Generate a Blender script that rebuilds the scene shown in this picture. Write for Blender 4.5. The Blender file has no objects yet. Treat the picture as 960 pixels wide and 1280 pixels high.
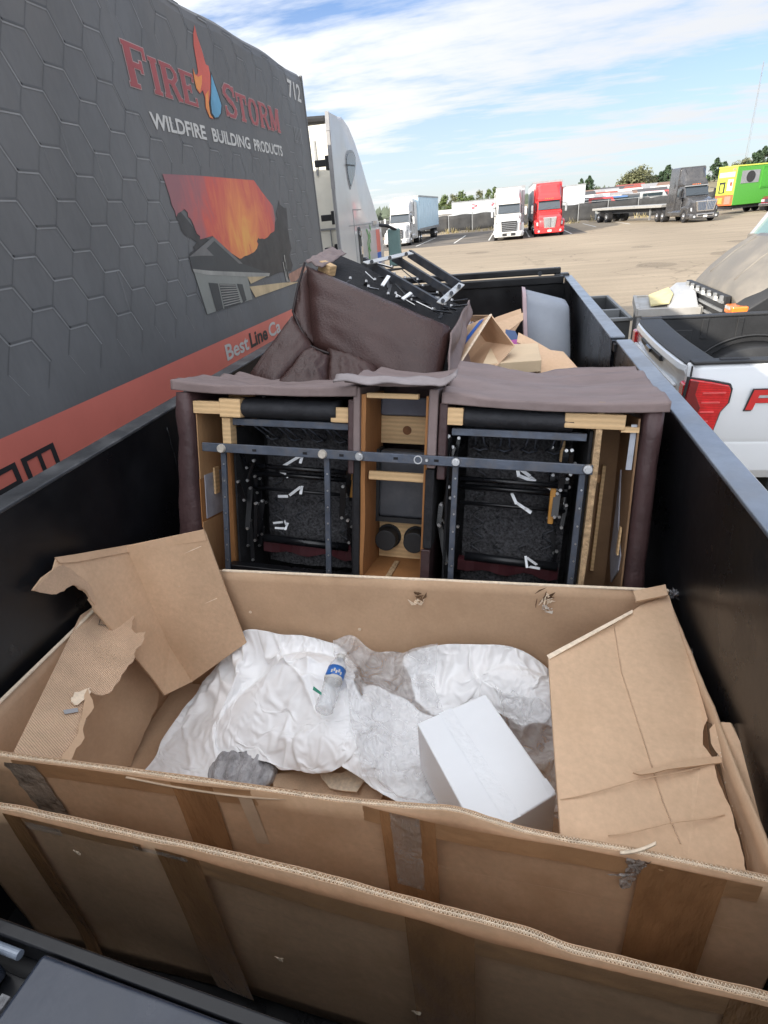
import bpy, bmesh, math, random
from mathutils import Vector, Matrix, noise
random.seed(7)
sc = bpy.context.scene
COL = sc.collection
R_ = math.radians

# ------------------------------------------------------------------ camera
H = 2.6
FOC = 699.0
cz = Vector((158, -383, FOC)).normalized()
cd = Vector((124, 1328, FOC)).normalized(); cd = (cd - cz * cd.dot(cz)).normalized()
cx = cd.cross(cz)
RM = Matrix((cx, cz, -cd))            # camera axes (x right, y down, z forward) -> world
cam = bpy.data.objects.new('camera', bpy.data.cameras.new('camera'))
COL.objects.link(cam)
cam.data.sensor_fit = 'HORIZONTAL'
cam.data.sensor_width = 36.0
cam.data.lens = 36.0 * FOC / 960.0
cam.data.clip_start = 0.02
cam.data.clip_end = 6000
a_, b_, c_ = RM @ Vector((1, 0, 0)), RM @ Vector((0, -1, 0)), RM @ Vector((0, 0, -1))
cam.matrix_world = Matrix(((a_.x, b_.x, c_.x, 0), (a_.y, b_.y, c_.y, 0), (a_.z, b_.z, c_.z, H), (0, 0, 0, 1)))
sc.camera = cam

# ------------------------------------------------------------------ light
SUN_EL, SUN_AZ = 23.0, math.atan2(-0.66, -0.75)      # the sun stands behind the camera, to its left
sdir = Vector((0.66 * math.cos(R_(SUN_EL)), 0.75 * math.cos(R_(SUN_EL)), -math.sin(R_(SUN_EL))))
sun = bpy.data.objects.new('sun', bpy.data.lights.new('sun', 'SUN'))
COL.objects.link(sun)
sun.data.energy = 2.2
sun.data.angle = R_(0.55)
sun.data.color = (1.0, 0.90, 0.76)
sun.rotation_euler = sdir.to_track_quat('-Z', 'Y').to_euler()
w = bpy.data.worlds.new('World'); sc.world = w; w.use_nodes = True
nt = w.node_tree; nt.nodes.clear()
def N(t, **k):
    n = nt.nodes.new(t)
    for a, b in k.items(): setattr(n, a, b)
    return n
sky = N('ShaderNodeTexSky', sky_type='NISHITA', sun_disc=False)
sky.sun_elevation = R_(SUN_EL); sky.sun_rotation = SUN_AZ
sky.air_density = 1.0; sky.dust_density = 0.6; sky.ozone_density = 1.5
SKY_STRENGTH = 0.12
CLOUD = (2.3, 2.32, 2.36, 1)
tc = N('ShaderNodeTexCoord'); sep = N('ShaderNodeSeparateXYZ')
nt.links.new(tc.outputs['Generated'], sep.inputs[0])
def math_(op, a, b=None, c=None):
    n = N('ShaderNodeMath', operation=op)
    for i, q in enumerate((a, b, c)):
        if q is None: continue
        if isinstance(q, (int, float)): n.inputs[i].default_value = q
        else: nt.links.new(q, n.inputs[i])
    return n.outputs[0]
zc = math_('MAXIMUM', sep.outputs[2], 0.0)
zz = math_('ADD', zc, 0.14)
comb = N('ShaderNodeCombineXYZ')
nt.links.new(math_('DIVIDE', sep.outputs[0], zz), comb.inputs[0])
nt.links.new(math_('DIVIDE', sep.outputs[1], zz), comb.inputs[1])
mp = N('ShaderNodeMapping'); nt.links.new(comb.outputs[0], mp.inputs[0])
mp.inputs['Rotation'].default_value = (0, 0, R_(10)); mp.inputs['Scale'].default_value = (0.75, 1.7, 1); mp.inputs['Location'].default_value = (-0.9926, -4.1717, 0)
n1 = N('ShaderNodeTexNoise'); n1.inputs['Scale'].default_value = 0.85; n1.inputs['Detail'].default_value = 9; n1.inputs['Roughness'].default_value = 0.56; n1.inputs['Distortion'].default_value = 0.5
nt.links.new(mp.outputs[0], n1.inputs['Vector'])
n2 = N('ShaderNodeTexNoise'); n2.inputs['Scale'].default_value = 3.4; n2.inputs['Detail'].default_value = 8; n2.inputs['Roughness'].default_value = 0.6
nt.links.new(mp.outputs[0], n2.inputs['Vector'])
mixn = math_('ADD', math_('MULTIPLY', n1.outputs[0], 0.68), math_('MULTIPLY', n2.outputs[0], 0.32))
rp = N('ShaderNodeMapRange'); rp.interpolation_type = 'SMOOTHSTEP'
rp.inputs[1].default_value = 0.355; rp.inputs[2].default_value = 0.60; rp.inputs[3].default_value = 0.0; rp.inputs[4].default_value = 0.94
nt.links.new(mixn, rp.inputs[0])
hz = N('ShaderNodeMapRange'); hz.inputs[1].default_value = 0.0; hz.inputs[2].default_value = 0.30; hz.inputs[3].default_value = 0.66; hz.inputs[4].default_value = 0.0
nt.links.new(zc, hz.inputs[0])
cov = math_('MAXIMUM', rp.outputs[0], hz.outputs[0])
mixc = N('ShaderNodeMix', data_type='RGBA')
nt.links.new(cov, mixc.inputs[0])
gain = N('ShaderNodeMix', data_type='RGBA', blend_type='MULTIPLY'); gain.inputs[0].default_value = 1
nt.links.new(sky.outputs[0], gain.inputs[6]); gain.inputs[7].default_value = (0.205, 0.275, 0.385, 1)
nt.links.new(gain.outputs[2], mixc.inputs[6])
# forward scatter of thin cloud, exaggerated towards sun and zenith to lift the shade
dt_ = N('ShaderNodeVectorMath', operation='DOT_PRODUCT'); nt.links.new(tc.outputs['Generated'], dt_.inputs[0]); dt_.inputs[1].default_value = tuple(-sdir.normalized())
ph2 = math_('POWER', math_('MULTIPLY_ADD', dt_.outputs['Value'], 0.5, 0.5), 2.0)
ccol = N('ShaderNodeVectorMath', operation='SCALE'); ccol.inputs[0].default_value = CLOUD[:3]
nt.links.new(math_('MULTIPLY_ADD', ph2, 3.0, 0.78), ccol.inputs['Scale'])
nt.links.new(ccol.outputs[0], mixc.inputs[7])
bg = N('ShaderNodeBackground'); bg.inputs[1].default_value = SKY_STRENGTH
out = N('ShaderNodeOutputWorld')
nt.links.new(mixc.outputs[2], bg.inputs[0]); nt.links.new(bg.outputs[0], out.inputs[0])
sc.view_settings.view_transform = 'Standard'; sc.view_settings.look = 'None'
sc.view_settings.exposure = 2.0; sc.view_settings.gamma = 1.0
sc.render.engine = 'CYCLES'
sc.cycles.use_denoising = True
sc.cycles.max_bounces = 8; sc.cycles.transparent_max_bounces = 12

# ------------------------------------------------------------------ helpers
EYE = Vector((0, 0, H))
def ray(u, v): return RM @ Vector((u - 480, v - 640, FOC))
def P(u, v, X=None, Y=None, Z=None):
    r = ray(u, v)
    t = X / r.x if X is not None else Y / r.y if Y is not None else (Z - H) / r.z
    return EYE + r * t
def PP(u, v, o, n):
    r = ray(u, v); return EYE + r * ((Vector(o) - EYE).dot(n) / r.dot(n))
def plane(a, b, c):
    n = (b - a).cross(c - a).normalized(); return a, n

class G:
    def __init__(s): s.v, s.f = [], []
    def add(s, vs, fs):
        k = len(s.v); s.v += [Vector(p) for p in vs]; s.f += [tuple(i + k for i in q) for q in fs]; return s
    def box(s, lo, hi, m=None):
        (a, b, c), (d, e, g) = lo, hi
        vs = [Vector(p) for p in ((a, b, c), (d, b, c), (d, e, c), (a, e, c), (a, b, g), (d, b, g), (d, e, g), (a, e, g))]
        if m is not None: vs = [m @ p for p in vs]
        return s.add(vs, [(0, 3, 2, 1), (4, 5, 6, 7), (0, 1, 5, 4), (1, 2, 6, 5), (2, 3, 7, 6), (3, 0, 4, 7)])
    def bar(s, p0, p1, wd, ht, up=(0, 0, 1)):
        p0, p1 = Vector(p0), Vector(p1); d = (p1 - p0).normalized(); up = Vector(up)
        sd = d.cross(up)
        if sd.length < 1e-4: sd = d.cross(Vector((1, 0, 0)))
        sd.normalize(); u = sd.cross(d).normalized(); a, b = sd * wd / 2, u * ht / 2
        vs = [p0 - a - b, p0 + a - b, p0 + a + b, p0 - a + b, p1 - a - b, p1 + a - b, p1 + a + b, p1 - a + b]
        return s.add(vs, [(3, 2, 1, 0), (4, 5, 6, 7), (0, 1, 5, 4), (1, 2, 6, 5), (2, 3, 7, 6), (3, 0, 4, 7)])
    def cyl(s, p0, p1, r0, r1=None, n=16, cap=True):
        r1 = r0 if r1 is None else r1
        p0, p1 = Vector(p0), Vector(p1); d = (p1 - p0).normalized()
        x = d.orthogonal().normalized(); y = d.cross(x)
        vs = [p0 + (x * math.cos(t) + y * math.sin(t)) * r0 for t in (2 * math.pi * i / n for i in range(n))]
        vs += [p1 + (x * math.cos(t) + y * math.sin(t)) * r1 for t in (2 * math.pi * i / n for i in range(n))]
        fs = [(i, (i + 1) % n, n + (i + 1) % n, n + i) for i in range(n)]
        if cap: fs += [tuple(range(n - 1, -1, -1)), tuple(range(n, 2 * n))]
        return s.add(vs, fs)
    def tube(s, pts, r, n=6):
        pts = [Vector(p) for p in pts]; vs, fs = [], []
        for i, p in enumerate(pts):
            d = (pts[min(i + 1, len(pts) - 1)] - pts[max(i - 1, 0)]).normalized()
            x = d.cross(Vector((0.31, 0.2, 0.93))).normalized(); y = d.cross(x)
            vs += [p + (x * math.cos(t) + y * math.sin(t)) * r for t in (2 * math.pi * k / n for k in range(n))]
        for i in range(len(pts) - 1):
            fs += [(i * n + k, i * n + (k + 1) % n, (i + 1) * n + (k + 1) % n, (i + 1) * n + k) for k in range(n)]
        fs += [tuple(range(n - 1, -1, -1)), tuple(range((len(pts) - 1) * n, len(pts) * n))]
        return s.add(vs, fs)
    def loft(s, rings, cap=True):
        n = len(rings[0]); vs = [p for r in rings for p in r]
        fs = [(i * n + k, i * n + (k + 1) % n, (i + 1) * n + (k + 1) % n, (i + 1) * n + k) for i in range(len(rings) - 1) for k in range(n)]
        if cap: fs += [tuple(range(n - 1, -1, -1)), tuple(range((len(rings) - 1) * n, len(rings) * n))]
        return s.add(vs, fs)
    def grid(s, fn, nu, nv):
        vs = [fn(i / nu, j / nv) for j in range(nv + 1) for i in range(nu + 1)]
        fs = [(j * (nu + 1) + i, j * (nu + 1) + i + 1, (j + 1) * (nu + 1) + i + 1, (j + 1) * (nu + 1) + i) for j in range(nv) for i in range(nu)]
        return s.add(vs, fs)
    def prism(s, poly, ex):
        poly = [Vector(p) for p in poly]; ex = Vector(ex); n = len(poly)
        return s.add(poly + [p + ex for p in poly], [tuple(range(n - 1, -1, -1)), tuple(range(n, 2 * n))] + [(i, (i + 1) % n, n + (i + 1) % n, n + i) for i in range(n)])
    def face(s, poly): return s.add(poly, [tuple(range(len(poly)))])

OFF = {}
def tag(o, label, cat, group=None, kind=None):
    if label: o['label'] = label
    if cat: o['category'] = cat
    if group: o['group'] = group
    if kind: o['kind'] = kind
    return o
def thing(name, label, cat, off=(0, 0, 0), group=None):
    o = bpy.data.objects.new(name, None); COL.objects.link(o); o.empty_display_size = 0.2
    o.location = off; OFF[o.name] = Vector(off); return tag(o, label, cat, group)
def ob(name, g, mat, parent=None, smooth=False, bevel=0, seg=2, solid=0, sub=0, label=None, kind=None, shift=None, recalc=True, angle=35):
    off = OFF[parent.name] if parent else Vector(shift or (0, 0, 0))
    me = bpy.data.meshes.new(name)
    me.from_pydata([tuple(p - off) for p in g.v], [], g.f)
    if recalc:
        bm = bmesh.new(); bm.from_mesh(me); bmesh.ops.recalc_face_normals(bm, faces=bm.faces); bm.to_mesh(me); bm.free()
    me.materials.append(mat)
    if smooth: me.polygons.foreach_set('use_smooth', [True] * len(me.polygons))
    me.update()
    o = bpy.data.objects.new(name, me); COL.objects.link(o); OFF[o.name] = off
    if parent: o.parent = parent
    else: o.location = off
    if solid: m = o.modifiers.new('solid', 'SOLIDIFY'); m.thickness = solid; m.offset = 0
    if bevel:
        m = o.modifiers.new('bevel', 'BEVEL'); m.width = bevel; m.segments = seg; m.limit_method = 'ANGLE'; m.angle_limit = R_(angle)
        me.polygons.foreach_set('use_smooth', [True] * len(me.polygons)); m.harden_normals = True
    if sub: m = o.modifiers.new('subdiv', 'SUBSURF'); m.levels = sub; m.render_levels = sub
    if label: o['label'] = label
    if kind: o['kind'] = kind
    return o
def solo(name, g, mat, label, cat, group=None, kind=None, **k):
    lo = [min(p[i] for p in g.v) for i in range(3)]; hi = [max(p[i] for p in g.v) for i in range(3)]
    o = ob(name, g, mat, None, shift=((lo[0] + hi[0]) / 2, (lo[1] + hi[1]) / 2, lo[2]), **k)
    return tag(o, label, cat, group, kind)
def copy_tree(o, parent=None):
    c = o.copy(); COL.objects.link(c); c.parent = parent
    OFF[c.name] = OFF.get(o.name, Vector())
    for ch in o.children: copy_tree(ch, c)
    return c
def rr(hw, z0, z1, r, y, n=4, xo=0.0, top=None):
    """rounded rectangle ring in the xz plane at depth y"""
    top = hw if top is None else top
    pts = []
    for (x, z, a0, sgn) in ((hw, z0, -90, 1), (top, z1, 0, 1), (-top, z1, 90, -1), (-hw, z0, 180, -1)):
        ccx = x - sgn * r; ccz = z0 + r if z == z0 else z1 - r
        for i in range(n + 1):
            t = R_(a0 + 90 * i / n); pts.append(Vector((xo + ccx + r * math.cos(t), y, ccz + r * math.sin(t))))
    return pts

# ------------------------------------------------------------------ materials
MATS = {}
def mat(name, col, rough=0.6, metal=0.0, var=0.12, scale=6.0, bump=0.0, bscale=40.0, stretch=(1, 1, 1), dirt=None, coat=0.0, spec=0.5, lines=None, trans=0.0, alpha=1.0, emit=None, ior=1.45, sheen=0, fine=0.0):
    if name in MATS: return MATS[name]
    m = bpy.data.materials.new(name); m.use_nodes = True; MATS[name] = m
    t = m.node_tree; b = t.nodes['Principled BSDF']; L = t.links.new
    b.inputs['Roughness'].default_value = rough; b.inputs['Metallic'].default_value = metal
    b.inputs['Specular IOR Level'].default_value = spec; b.inputs['IOR'].default_value = ior
    if coat: b.inputs['Coat Weight'].default_value = coat; b.inputs['Coat Roughness'].default_value = 0.08
    if trans: b.inputs['Transmission Weight'].default_value = trans
    if alpha < 1: b.inputs['Alpha'].default_value = alpha
    if sheen: b.inputs['Sheen Weight'].default_value = sheen
    tcn = t.nodes.new('ShaderNodeTexCoord'); mpn = t.nodes.new('ShaderNodeMapping'); mpn.inputs['Scale'].default_value = stretch
    L(tcn.outputs['Object'], mpn.inputs[0])
    def noi(s, d=6, r=0.6):
        n = t.nodes.new('ShaderNodeTexNoise'); n.inputs['Scale'].default_value = s; n.inputs['Detail'].default_value = d; n.inputs['Roughness'].default_value = r
        L(mpn.outputs[0], n.inputs['Vector']); return n.outputs[0]
    def rng(x, a, b_, c, d):
        n = t.nodes.new('ShaderNodeMapRange'); n.inputs[1].default_value = a; n.inputs[2].default_value = b_; n.inputs[3].default_value = c; n.inputs[4].default_value = d
        L(x, n.inputs[0]); return n.outputs[0]
    def mul(colsock, fac):
        n = t.nodes.new('ShaderNodeMix'); n.data_type = 'RGBA'; n.blend_type = 'MULTIPLY'; n.inputs[0].default_value = 1
        L(colsock, n.inputs[6]); L(fac, n.inputs[7]); return n.outputs[2]
    rgb = t.nodes.new('ShaderNodeRGB'); rgb.outputs[0].default_value = (*col, 1); c = rgb.outputs[0]
    if var: c = mul(c, rng(noi(scale), 0.3, 0.7, 1 - var, 1 + var))
    if fine: c = mul(c, rng(noi(scale * 22, 3), 0.3, 0.7, 1 - fine, 1 + fine))
    if dirt:
        dc, da, ds = dirt
        n = t.nodes.new('ShaderNodeMix'); n.data_type = 'RGBA'; n.inputs[7].default_value = (*dc, 1)
        L(rng(noi(ds, 8, 0.65), 0.48, 0.72, 0.0, da), n.inputs[0]); L(c, n.inputs[6]); c = n.outputs[2]
        L(rng(noi(ds, 8, 0.65), 0.4, 0.7, rough, min(1, rough + 0.25)), b.inputs['Roughness'])
    hgt = None
    if lines:
        axis, ls, la = lines
        wv = t.nodes.new('ShaderNodeTexWave'); wv.bands_direction = axis; wv.inputs['Scale'].default_value = ls; wv.inputs['Distortion'].default_value = 1.2; wv.inputs['Detail'].default_value = 2; wv.inputs['Detail Scale'].default_value = 0.7
        L(tcn.outputs['Object'], wv.inputs[0]); hgt = wv.outputs['Fac']
        c = mul(c, rng(hgt, 0, 1, 1 - la, 1 + la * 0.4))
    L(c, b.inputs['Base Color'])
    if bump:
        bp = t.nodes.new('ShaderNodeBump'); bp.inputs['Strength'].default_value = bump; bp.inputs['Distance'].default_value = 0.02
        x = noi(bscale, 5)
        if hgt is not None:
            ad = t.nodes.new('ShaderNodeMath'); ad.operation = 'ADD'; L(x, ad.inputs[0]); L(hgt, ad.inputs[1]); x = ad.outputs[0]
        L(x, bp.inputs['Height']); L(bp.outputs[0], b.inputs['Normal'])
    if emit: b.inputs['Emission Color'].default_value = (*emit[0], 1); b.inputs['Emission Strength'].default_value = emit[1]
    return m

kraft = mat('kraft', (0.63, 0.435, 0.285), 0.74, var=0.10, scale=3, bump=0.12, bscale=25, dirt=((0.52, 0.35, 0.22), 0.65, 3.4), fine=0.06, spec=0.3)
kraft_in = mat('kraft_inside', (0.58, 0.395, 0.255), 0.8, var=0.10, scale=4, bump=0.10, bscale=20, dirt=((0.46, 0.30, 0.185), 0.5, 3.0), fine=0.04, spec=0.3)
kraft_rib = mat('kraft_torn_ribbed', (0.66, 0.46, 0.31), 0.85, var=0.15, scale=9, bump=0.5, bscale=60, lines=('DIAGONAL', 130, 0.05), fine=0.07, spec=0.2)
kraft_edge = mat('kraft_cut_edge', (0.80, 0.66, 0.50), 0.85, var=0.18, scale=60, spec=0.2)
kraft_dark = mat('kraft_core_gap_shade', (0.13, 0.075, 0.04), 0.9, var=0.2, scale=30)
kraft_out = mat('kraft_outside', (0.64, 0.43, 0.27), 0.62, var=0.12, scale=2.5, bump=0.1, bscale=18, dirt=((0.48, 0.29, 0.16), 0.7, 3.2), fine=0.07, spec=0.4)
tape = mat('packing_tape', (0.40, 0.215, 0.10), 0.14, var=0.25, scale=9, bump=0.5, bscale=22, spec=0.6, stretch=(1, 1, 0.3))
clear_tape = mat('clear_tape', (0.62, 0.58, 0.52), 0.16, var=0.2, scale=20, bump=0.8, bscale=35, alpha=0.38, spec=0.8)
black_steel = mat('black_painted_steel', (0.0055, 0.006, 0.0075), 0.24, var=0.3, scale=2, bump=0.22, bscale=2.2, dirt=((0.026, 0.027, 0.03), 0.35, 1.7), spec=0.5)
rail_steel = mat('rail_steel', (0.19, 0.22, 0.265), 0.30, metal=0.35, var=0.25, scale=5, bump=0.06, bscale=25, dirt=((0.2, 0.2, 0.2), 0.45, 7), coat=0.5)
lid_steel = mat('lid_steel', (0.022, 0.029, 0.045), 0.16, metal=0.1, var=0.25, scale=5, bump=0.05, bscale=25, dirt=((0.12, 0.12, 0.125), 0.35, 5), coat=0.25)
black_rubber = mat('black_rubber', (0.018, 0.018, 0.02), 0.75, var=0.25, scale=8, bump=0.15, bscale=40)
black_plastic = mat('black_plastic', (0.02, 0.021, 0.023), 0.5, var=0.2, scale=6, bump=0.1, bscale=60)
dark_metal = mat('dark_metal', (0.055, 0.06, 0.07), 0.42, metal=0.4, var=0.3, scale=18, dirt=((0.16, 0.13, 0.10), 0.35, 22))
bar_metal = mat('mechanism_bar', (0.085, 0.10, 0.13), 0.42, metal=0.35, var=0.25, scale=16, dirt=((0.20, 0.17, 0.13), 0.35, 26), bump=0.1, bscale=60)
bare_metal = mat('bare_metal', (0.5, 0.5, 0.5), 0.35, metal=0.9, var=0.2, scale=20)
chrome = mat('chrome', (0.75, 0.76, 0.78), 0.14, metal=1.0, var=0.05)
leather = mat('brown_leather', (0.048, 0.023, 0.020), 0.25, var=0.18, scale=4, bump=0.25, bscale=110, dirt=((0.078, 0.042, 0.036), 0.35, 3), spec=0.5, fine=0.05)
leather_fab = mat('brown_fabric', (0.20, 0.15, 0.142), 0.55, var=0.16, scale=5, bump=0.25, bscale=14, dirt=((0.27, 0.22, 0.215), 0.5, 3), stretch=(1, 3, 1))
leather_dk = mat('dark_maroon_leather', (0.062, 0.034, 0.034), 0.5, var=0.22, scale=8, bump=0.3, bscale=25)
black_cloth = mat('black_cloth', (0.014, 0.014, 0.016), 0.9, var=0.35, scale=20, bump=0.4, bscale=30)
mesh_cloth = mat('speckled_black_cloth', (0.05, 0.05, 0.054), 0.95, var=0.85, scale=95, bump=0.6, bscale=120)
ply = mat('plywood', (0.40, 0.235, 0.115), 0.7, var=0.2, scale=5, bump=0.1, bscale=40, stretch=(1, 1, 0.25), dirt=((0.28, 0.14, 0.06), 0.5, 6), fine=0.06)
ply_orange = mat('orange_plywood', (0.32, 0.145, 0.05), 0.7, var=0.22, scale=6, bump=0.1, bscale=40, stretch=(1, 1, 0.3), dirt=((0.20, 0.08, 0.025), 0.4, 5), fine=0.06)
pine = mat('pine_wood', (0.62, 0.42, 0.22), 0.65, var=0.14, scale=8, bump=0.1, bscale=40, stretch=(0.3, 1, 1), lines=('Z', 18, 0.12), fine=0.05)
osb = mat('chip_wood', (0.44, 0.30, 0.17), 0.8, var=0.4, scale=60, bump=0.5, bscale=80)
white_paint = mat('white_paint', (0.50, 0.50, 0.495), 0.3, var=0.04, scale=2, coat=0.3, dirt=((0.55, 0.53, 0.5), 0.25, 1.2))
pickup_white = mat('pickup_white_paint', (0.64, 0.665, 0.69), 0.22, var=0.03, scale=2, coat=0.7)
cream_paint = mat('cream_white_panel', (0.72, 0.70, 0.62), 0.4, var=0.06, scale=2, dirt=((0.5, 0.46, 0.38), 0.3, 1.5))
red_paint = mat('red_paint', (0.55, 0.028, 0.03), 0.28, var=0.05, coat=0.5)
maroon_paint = mat('maroon_paint', (0.16, 0.02, 0.03), 0.3, var=0.1, coat=0.4)
black_paint = mat('black_truck_paint', (0.045, 0.045, 0.048), 0.22, var=0.2, coat=0.6, dirt=((0.14, 0.13, 0.12), 0.35, 1.4))
dusty_black = mat('dusty_black_paint', (0.15, 0.14, 0.125), 0.55, var=0.12, scale=1.6, bump=0.03, bscale=6, dirt=((0.24, 0.215, 0.18), 0.6, 1.6))
blue_white = mat('pale_blue_panel', (0.50, 0.66, 0.76), 0.45, var=0.05, scale=1)
trailer_white = mat('trailer_white', (0.44, 0.47, 0.49), 0.45, var=0.06, scale=0.6, dirt=((0.5, 0.5, 0.48), 0.3, 0.8))
grey_metal = mat('grey_metal', (0.28, 0.29, 0.30), 0.45, metal=0.3, var=0.15, scale=4)
window_glass = mat('dark_window_glass', (0.03, 0.04, 0.05), 0.06, var=0.1, spec=0.9)
green_glass = mat('pale_green_windshield', (0.13, 0.21, 0.20), 0.06, var=0.15, scale=1.5, spec=0.9)
lamp_glass = mat('headlight_glass', (0.38, 0.40, 0.42), 0.12, var=0.1, spec=0.8)
tail_red = mat('tail_light_red', (0.60, 0.012, 0.018), 0.08, var=0.25, scale=14, coat=1.0, lines=('Z', 24, 0.35))
tail_dark = mat('tail_light_smoked', (0.16, 0.008, 0.012), 0.08, var=0.25, scale=14, coat=1.0)
amber = mat('amber_lens', (0.85, 0.20, 0.03), 0.15, var=0.15, scale=20, coat=0.6)
green_paint = mat('green_paint', (0.075, 0.30, 0.045), 0.4, var=0.06)
yellow_paint = mat('yellow_green_paint', (0.50, 0.58, 0.06), 0.4, var=0.06)
orange_paint = mat('orange_paint', (0.58, 0.13, 0.05), 0.4, var=0.15, scale=5)
tarp = mat('dark_tarp', (0.140, 0.140, 0.140), 0.5, var=0.14, scale=1.1, bump=0.05, bscale=5, dirt=((0.20, 0.20, 0.20), 0.55, 0.9), fine=0.05, stretch=(1, 1.6, .55))
print_line = mat('print_light_grey', (0.27, 0.27, 0.27), 0.5, var=0.2, scale=3)
print_dark = mat('print_dark_grey', (0.105, 0.105, 0.106), 0.5, var=0.2, scale=3)
print_red = mat('print_salmon_red', (0.72, 0.20, 0.15), 0.5, var=0.08, scale=1.5)
print_letter_red = mat('print_letter_red', (0.36, 0.075, 0.075), 0.5, var=0.12, scale=3)
print_white = mat('print_white', (0.60, 0.59, 0.56), 0.5, var=0.1, scale=6)
print_pink = mat('print_pale_outline', (0.50, 0.36, 0.35), 0.5, var=0.1)
print_black = mat('print_black', (0.03, 0.03, 0.032), 0.5, var=0.1)
print_blue = mat('print_blue', (0.12, 0.33, 0.50), 0.5, var=0.25, scale=4)
print_orange = mat('print_orange', (0.80, 0.28, 0.06), 0.5, var=0.2, scale=5)
print_flame = mat('print_flame_red', (0.62, 0.11, 0.07), 0.5, var=0.2, scale=4)
film = mat('white_plastic_film', (0.90, 0.905, 0.91), 0.30, var=0.03, scale=5, bump=0.04, bscale=30, spec=0.5, dirt=((0.74, 0.74, 0.74), 0.4, 5))
white_card = mat('white_cardboard', (0.86, 0.885, 0.91), 0.5, var=0.03, scale=3, bump=0.08, bscale=20)
tote_grey = mat('grey_plastic', (0.25, 0.275, 0.315), 0.45, var=0.1, scale=4, bump=0.05, bscale=20, dirt=((0.34, 0.35, 0.36), 0.4, 3))
tote_rim = mat('pinkish_rim_plastic', (0.45, 0.33, 0.34), 0.5, var=0.12, scale=6)
bin_grey = mat('bin_grey_plastic', (0.17, 0.18, 0.185), 0.5, var=0.1, scale=3)
grey_bag = mat('grey_shiny_bag', (0.38, 0.375, 0.385), 0.2, var=0.45, scale=30, bump=0.9, bscale=70, stretch=(1, .35, 1))
foam_yellow = mat('yellowed_foam', (0.52, 0.46, 0.25), 0.8, var=0.12, scale=9, bump=0.3, bscale=25)
silver = mat('dull_silver_sheet', (0.38, 0.375, 0.36), 0.4, metal=0.3, var=0.12, scale=5, dirt=((0.34, 0.31, 0.26), 0.5, 4))
concrete_line = mat('road_paint', (0.62, 0.62, 0.60), 0.7, var=0.3, scale=3)
fence_cloth = mat('fence_screen', (0.035, 0.036, 0.038), 0.85, var=0.35, scale=0.8, dirt=((0.10, 0.095, 0.085), 0.4, 0.6))
bark = mat('bark', (0.10, 0.07, 0.05), 0.9, var=0.3, scale=8)
leaf_a = mat('leaf_green', (0.075, 0.105, 0.03), 0.7, var=0.45, scale=0.8)
leaf_b = mat('leaf_dark_green', (0.035, 0.062, 0.028), 0.7, var=0.4, scale=0.8)
leaf_c = mat('leaf_olive', (0.11, 0.115, 0.055), 0.7, var=0.4, scale=0.7)
purple_print = mat('print_magenta', (0.36, 0.07, 0.27), 0.5, var=0.2, scale=12)
blue_print = mat('print_blue_stripe', (0.03, 0.13, 0.50), 0.5, var=0.15)
navy_print = mat('print_navy', (0.05, 0.09, 0.20), 0.5, var=0.15)

def glassy(name, col, rough, mixw, bscale=18, bump=0.8):
    """thin clear plastic: mostly transparent with a wrinkled glossy skin"""
    m = bpy.data.materials.new(name); m.use_nodes = True; t = m.node_tree; t.nodes.clear(); L = t.links.new
    o = t.nodes.new('ShaderNodeOutputMaterial'); mx = t.nodes.new('ShaderNodeMixShader')
    tr = t.nodes.new('ShaderNodeBsdfTransparent'); tr.inputs[0].default_value = (0.985, 0.985, 0.99, 1)
    pb = t.nodes.new('ShaderNodeBsdfPrincipled'); pb.inputs['Base Color'].default_value = (*col, 1); pb.inputs['Roughness'].default_value = rough; pb.inputs['Specular IOR Level'].default_value = 1.0
    tcn = t.nodes.new('ShaderNodeTexCoord'); n = t.nodes.new('ShaderNodeTexNoise'); n.inputs['Scale'].default_value = bscale; n.inputs['Detail'].default_value = 7; n.inputs['Distortion'].default_value = 1.2
    L(tcn.outputs['Object'], n.inputs['Vector'])
    bp = t.nodes.new('ShaderNodeBump'); bp.inputs['Strength'].default_value = bump; bp.inputs['Distance'].default_value = 0.03
    L(n.outputs[0], bp.inputs['Height']); L(bp.outputs[0], pb.inputs['Normal'])
    mr = t.nodes.new('ShaderNodeMapRange'); mr.inputs[1].default_value = 0.3; mr.inputs[2].default_value = 0.75; mr.inputs[3].default_value = mixw * 0.55; mr.inputs[4].default_value = min(1, mixw * 1.35)
    L(n.outputs[0], mr.inputs[0]); L(mr.outputs[0], mx.inputs[0])
    L(tr.outputs[0], mx.inputs[1]); L(pb.outputs[0], mx.inputs[2]); L(mx.outputs[0], o.inputs[0]); return m
clear_film = glassy('clear_plastic_film', (0.92, 0.93, 0.94), 0.08, 0.42, bscale=22, bump=0.6)
bottle_plastic = glassy('clear_bottle_plastic', (0.82, 0.86, 0.88), 0.05, 0.38, bscale=10, bump=0.3)

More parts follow.
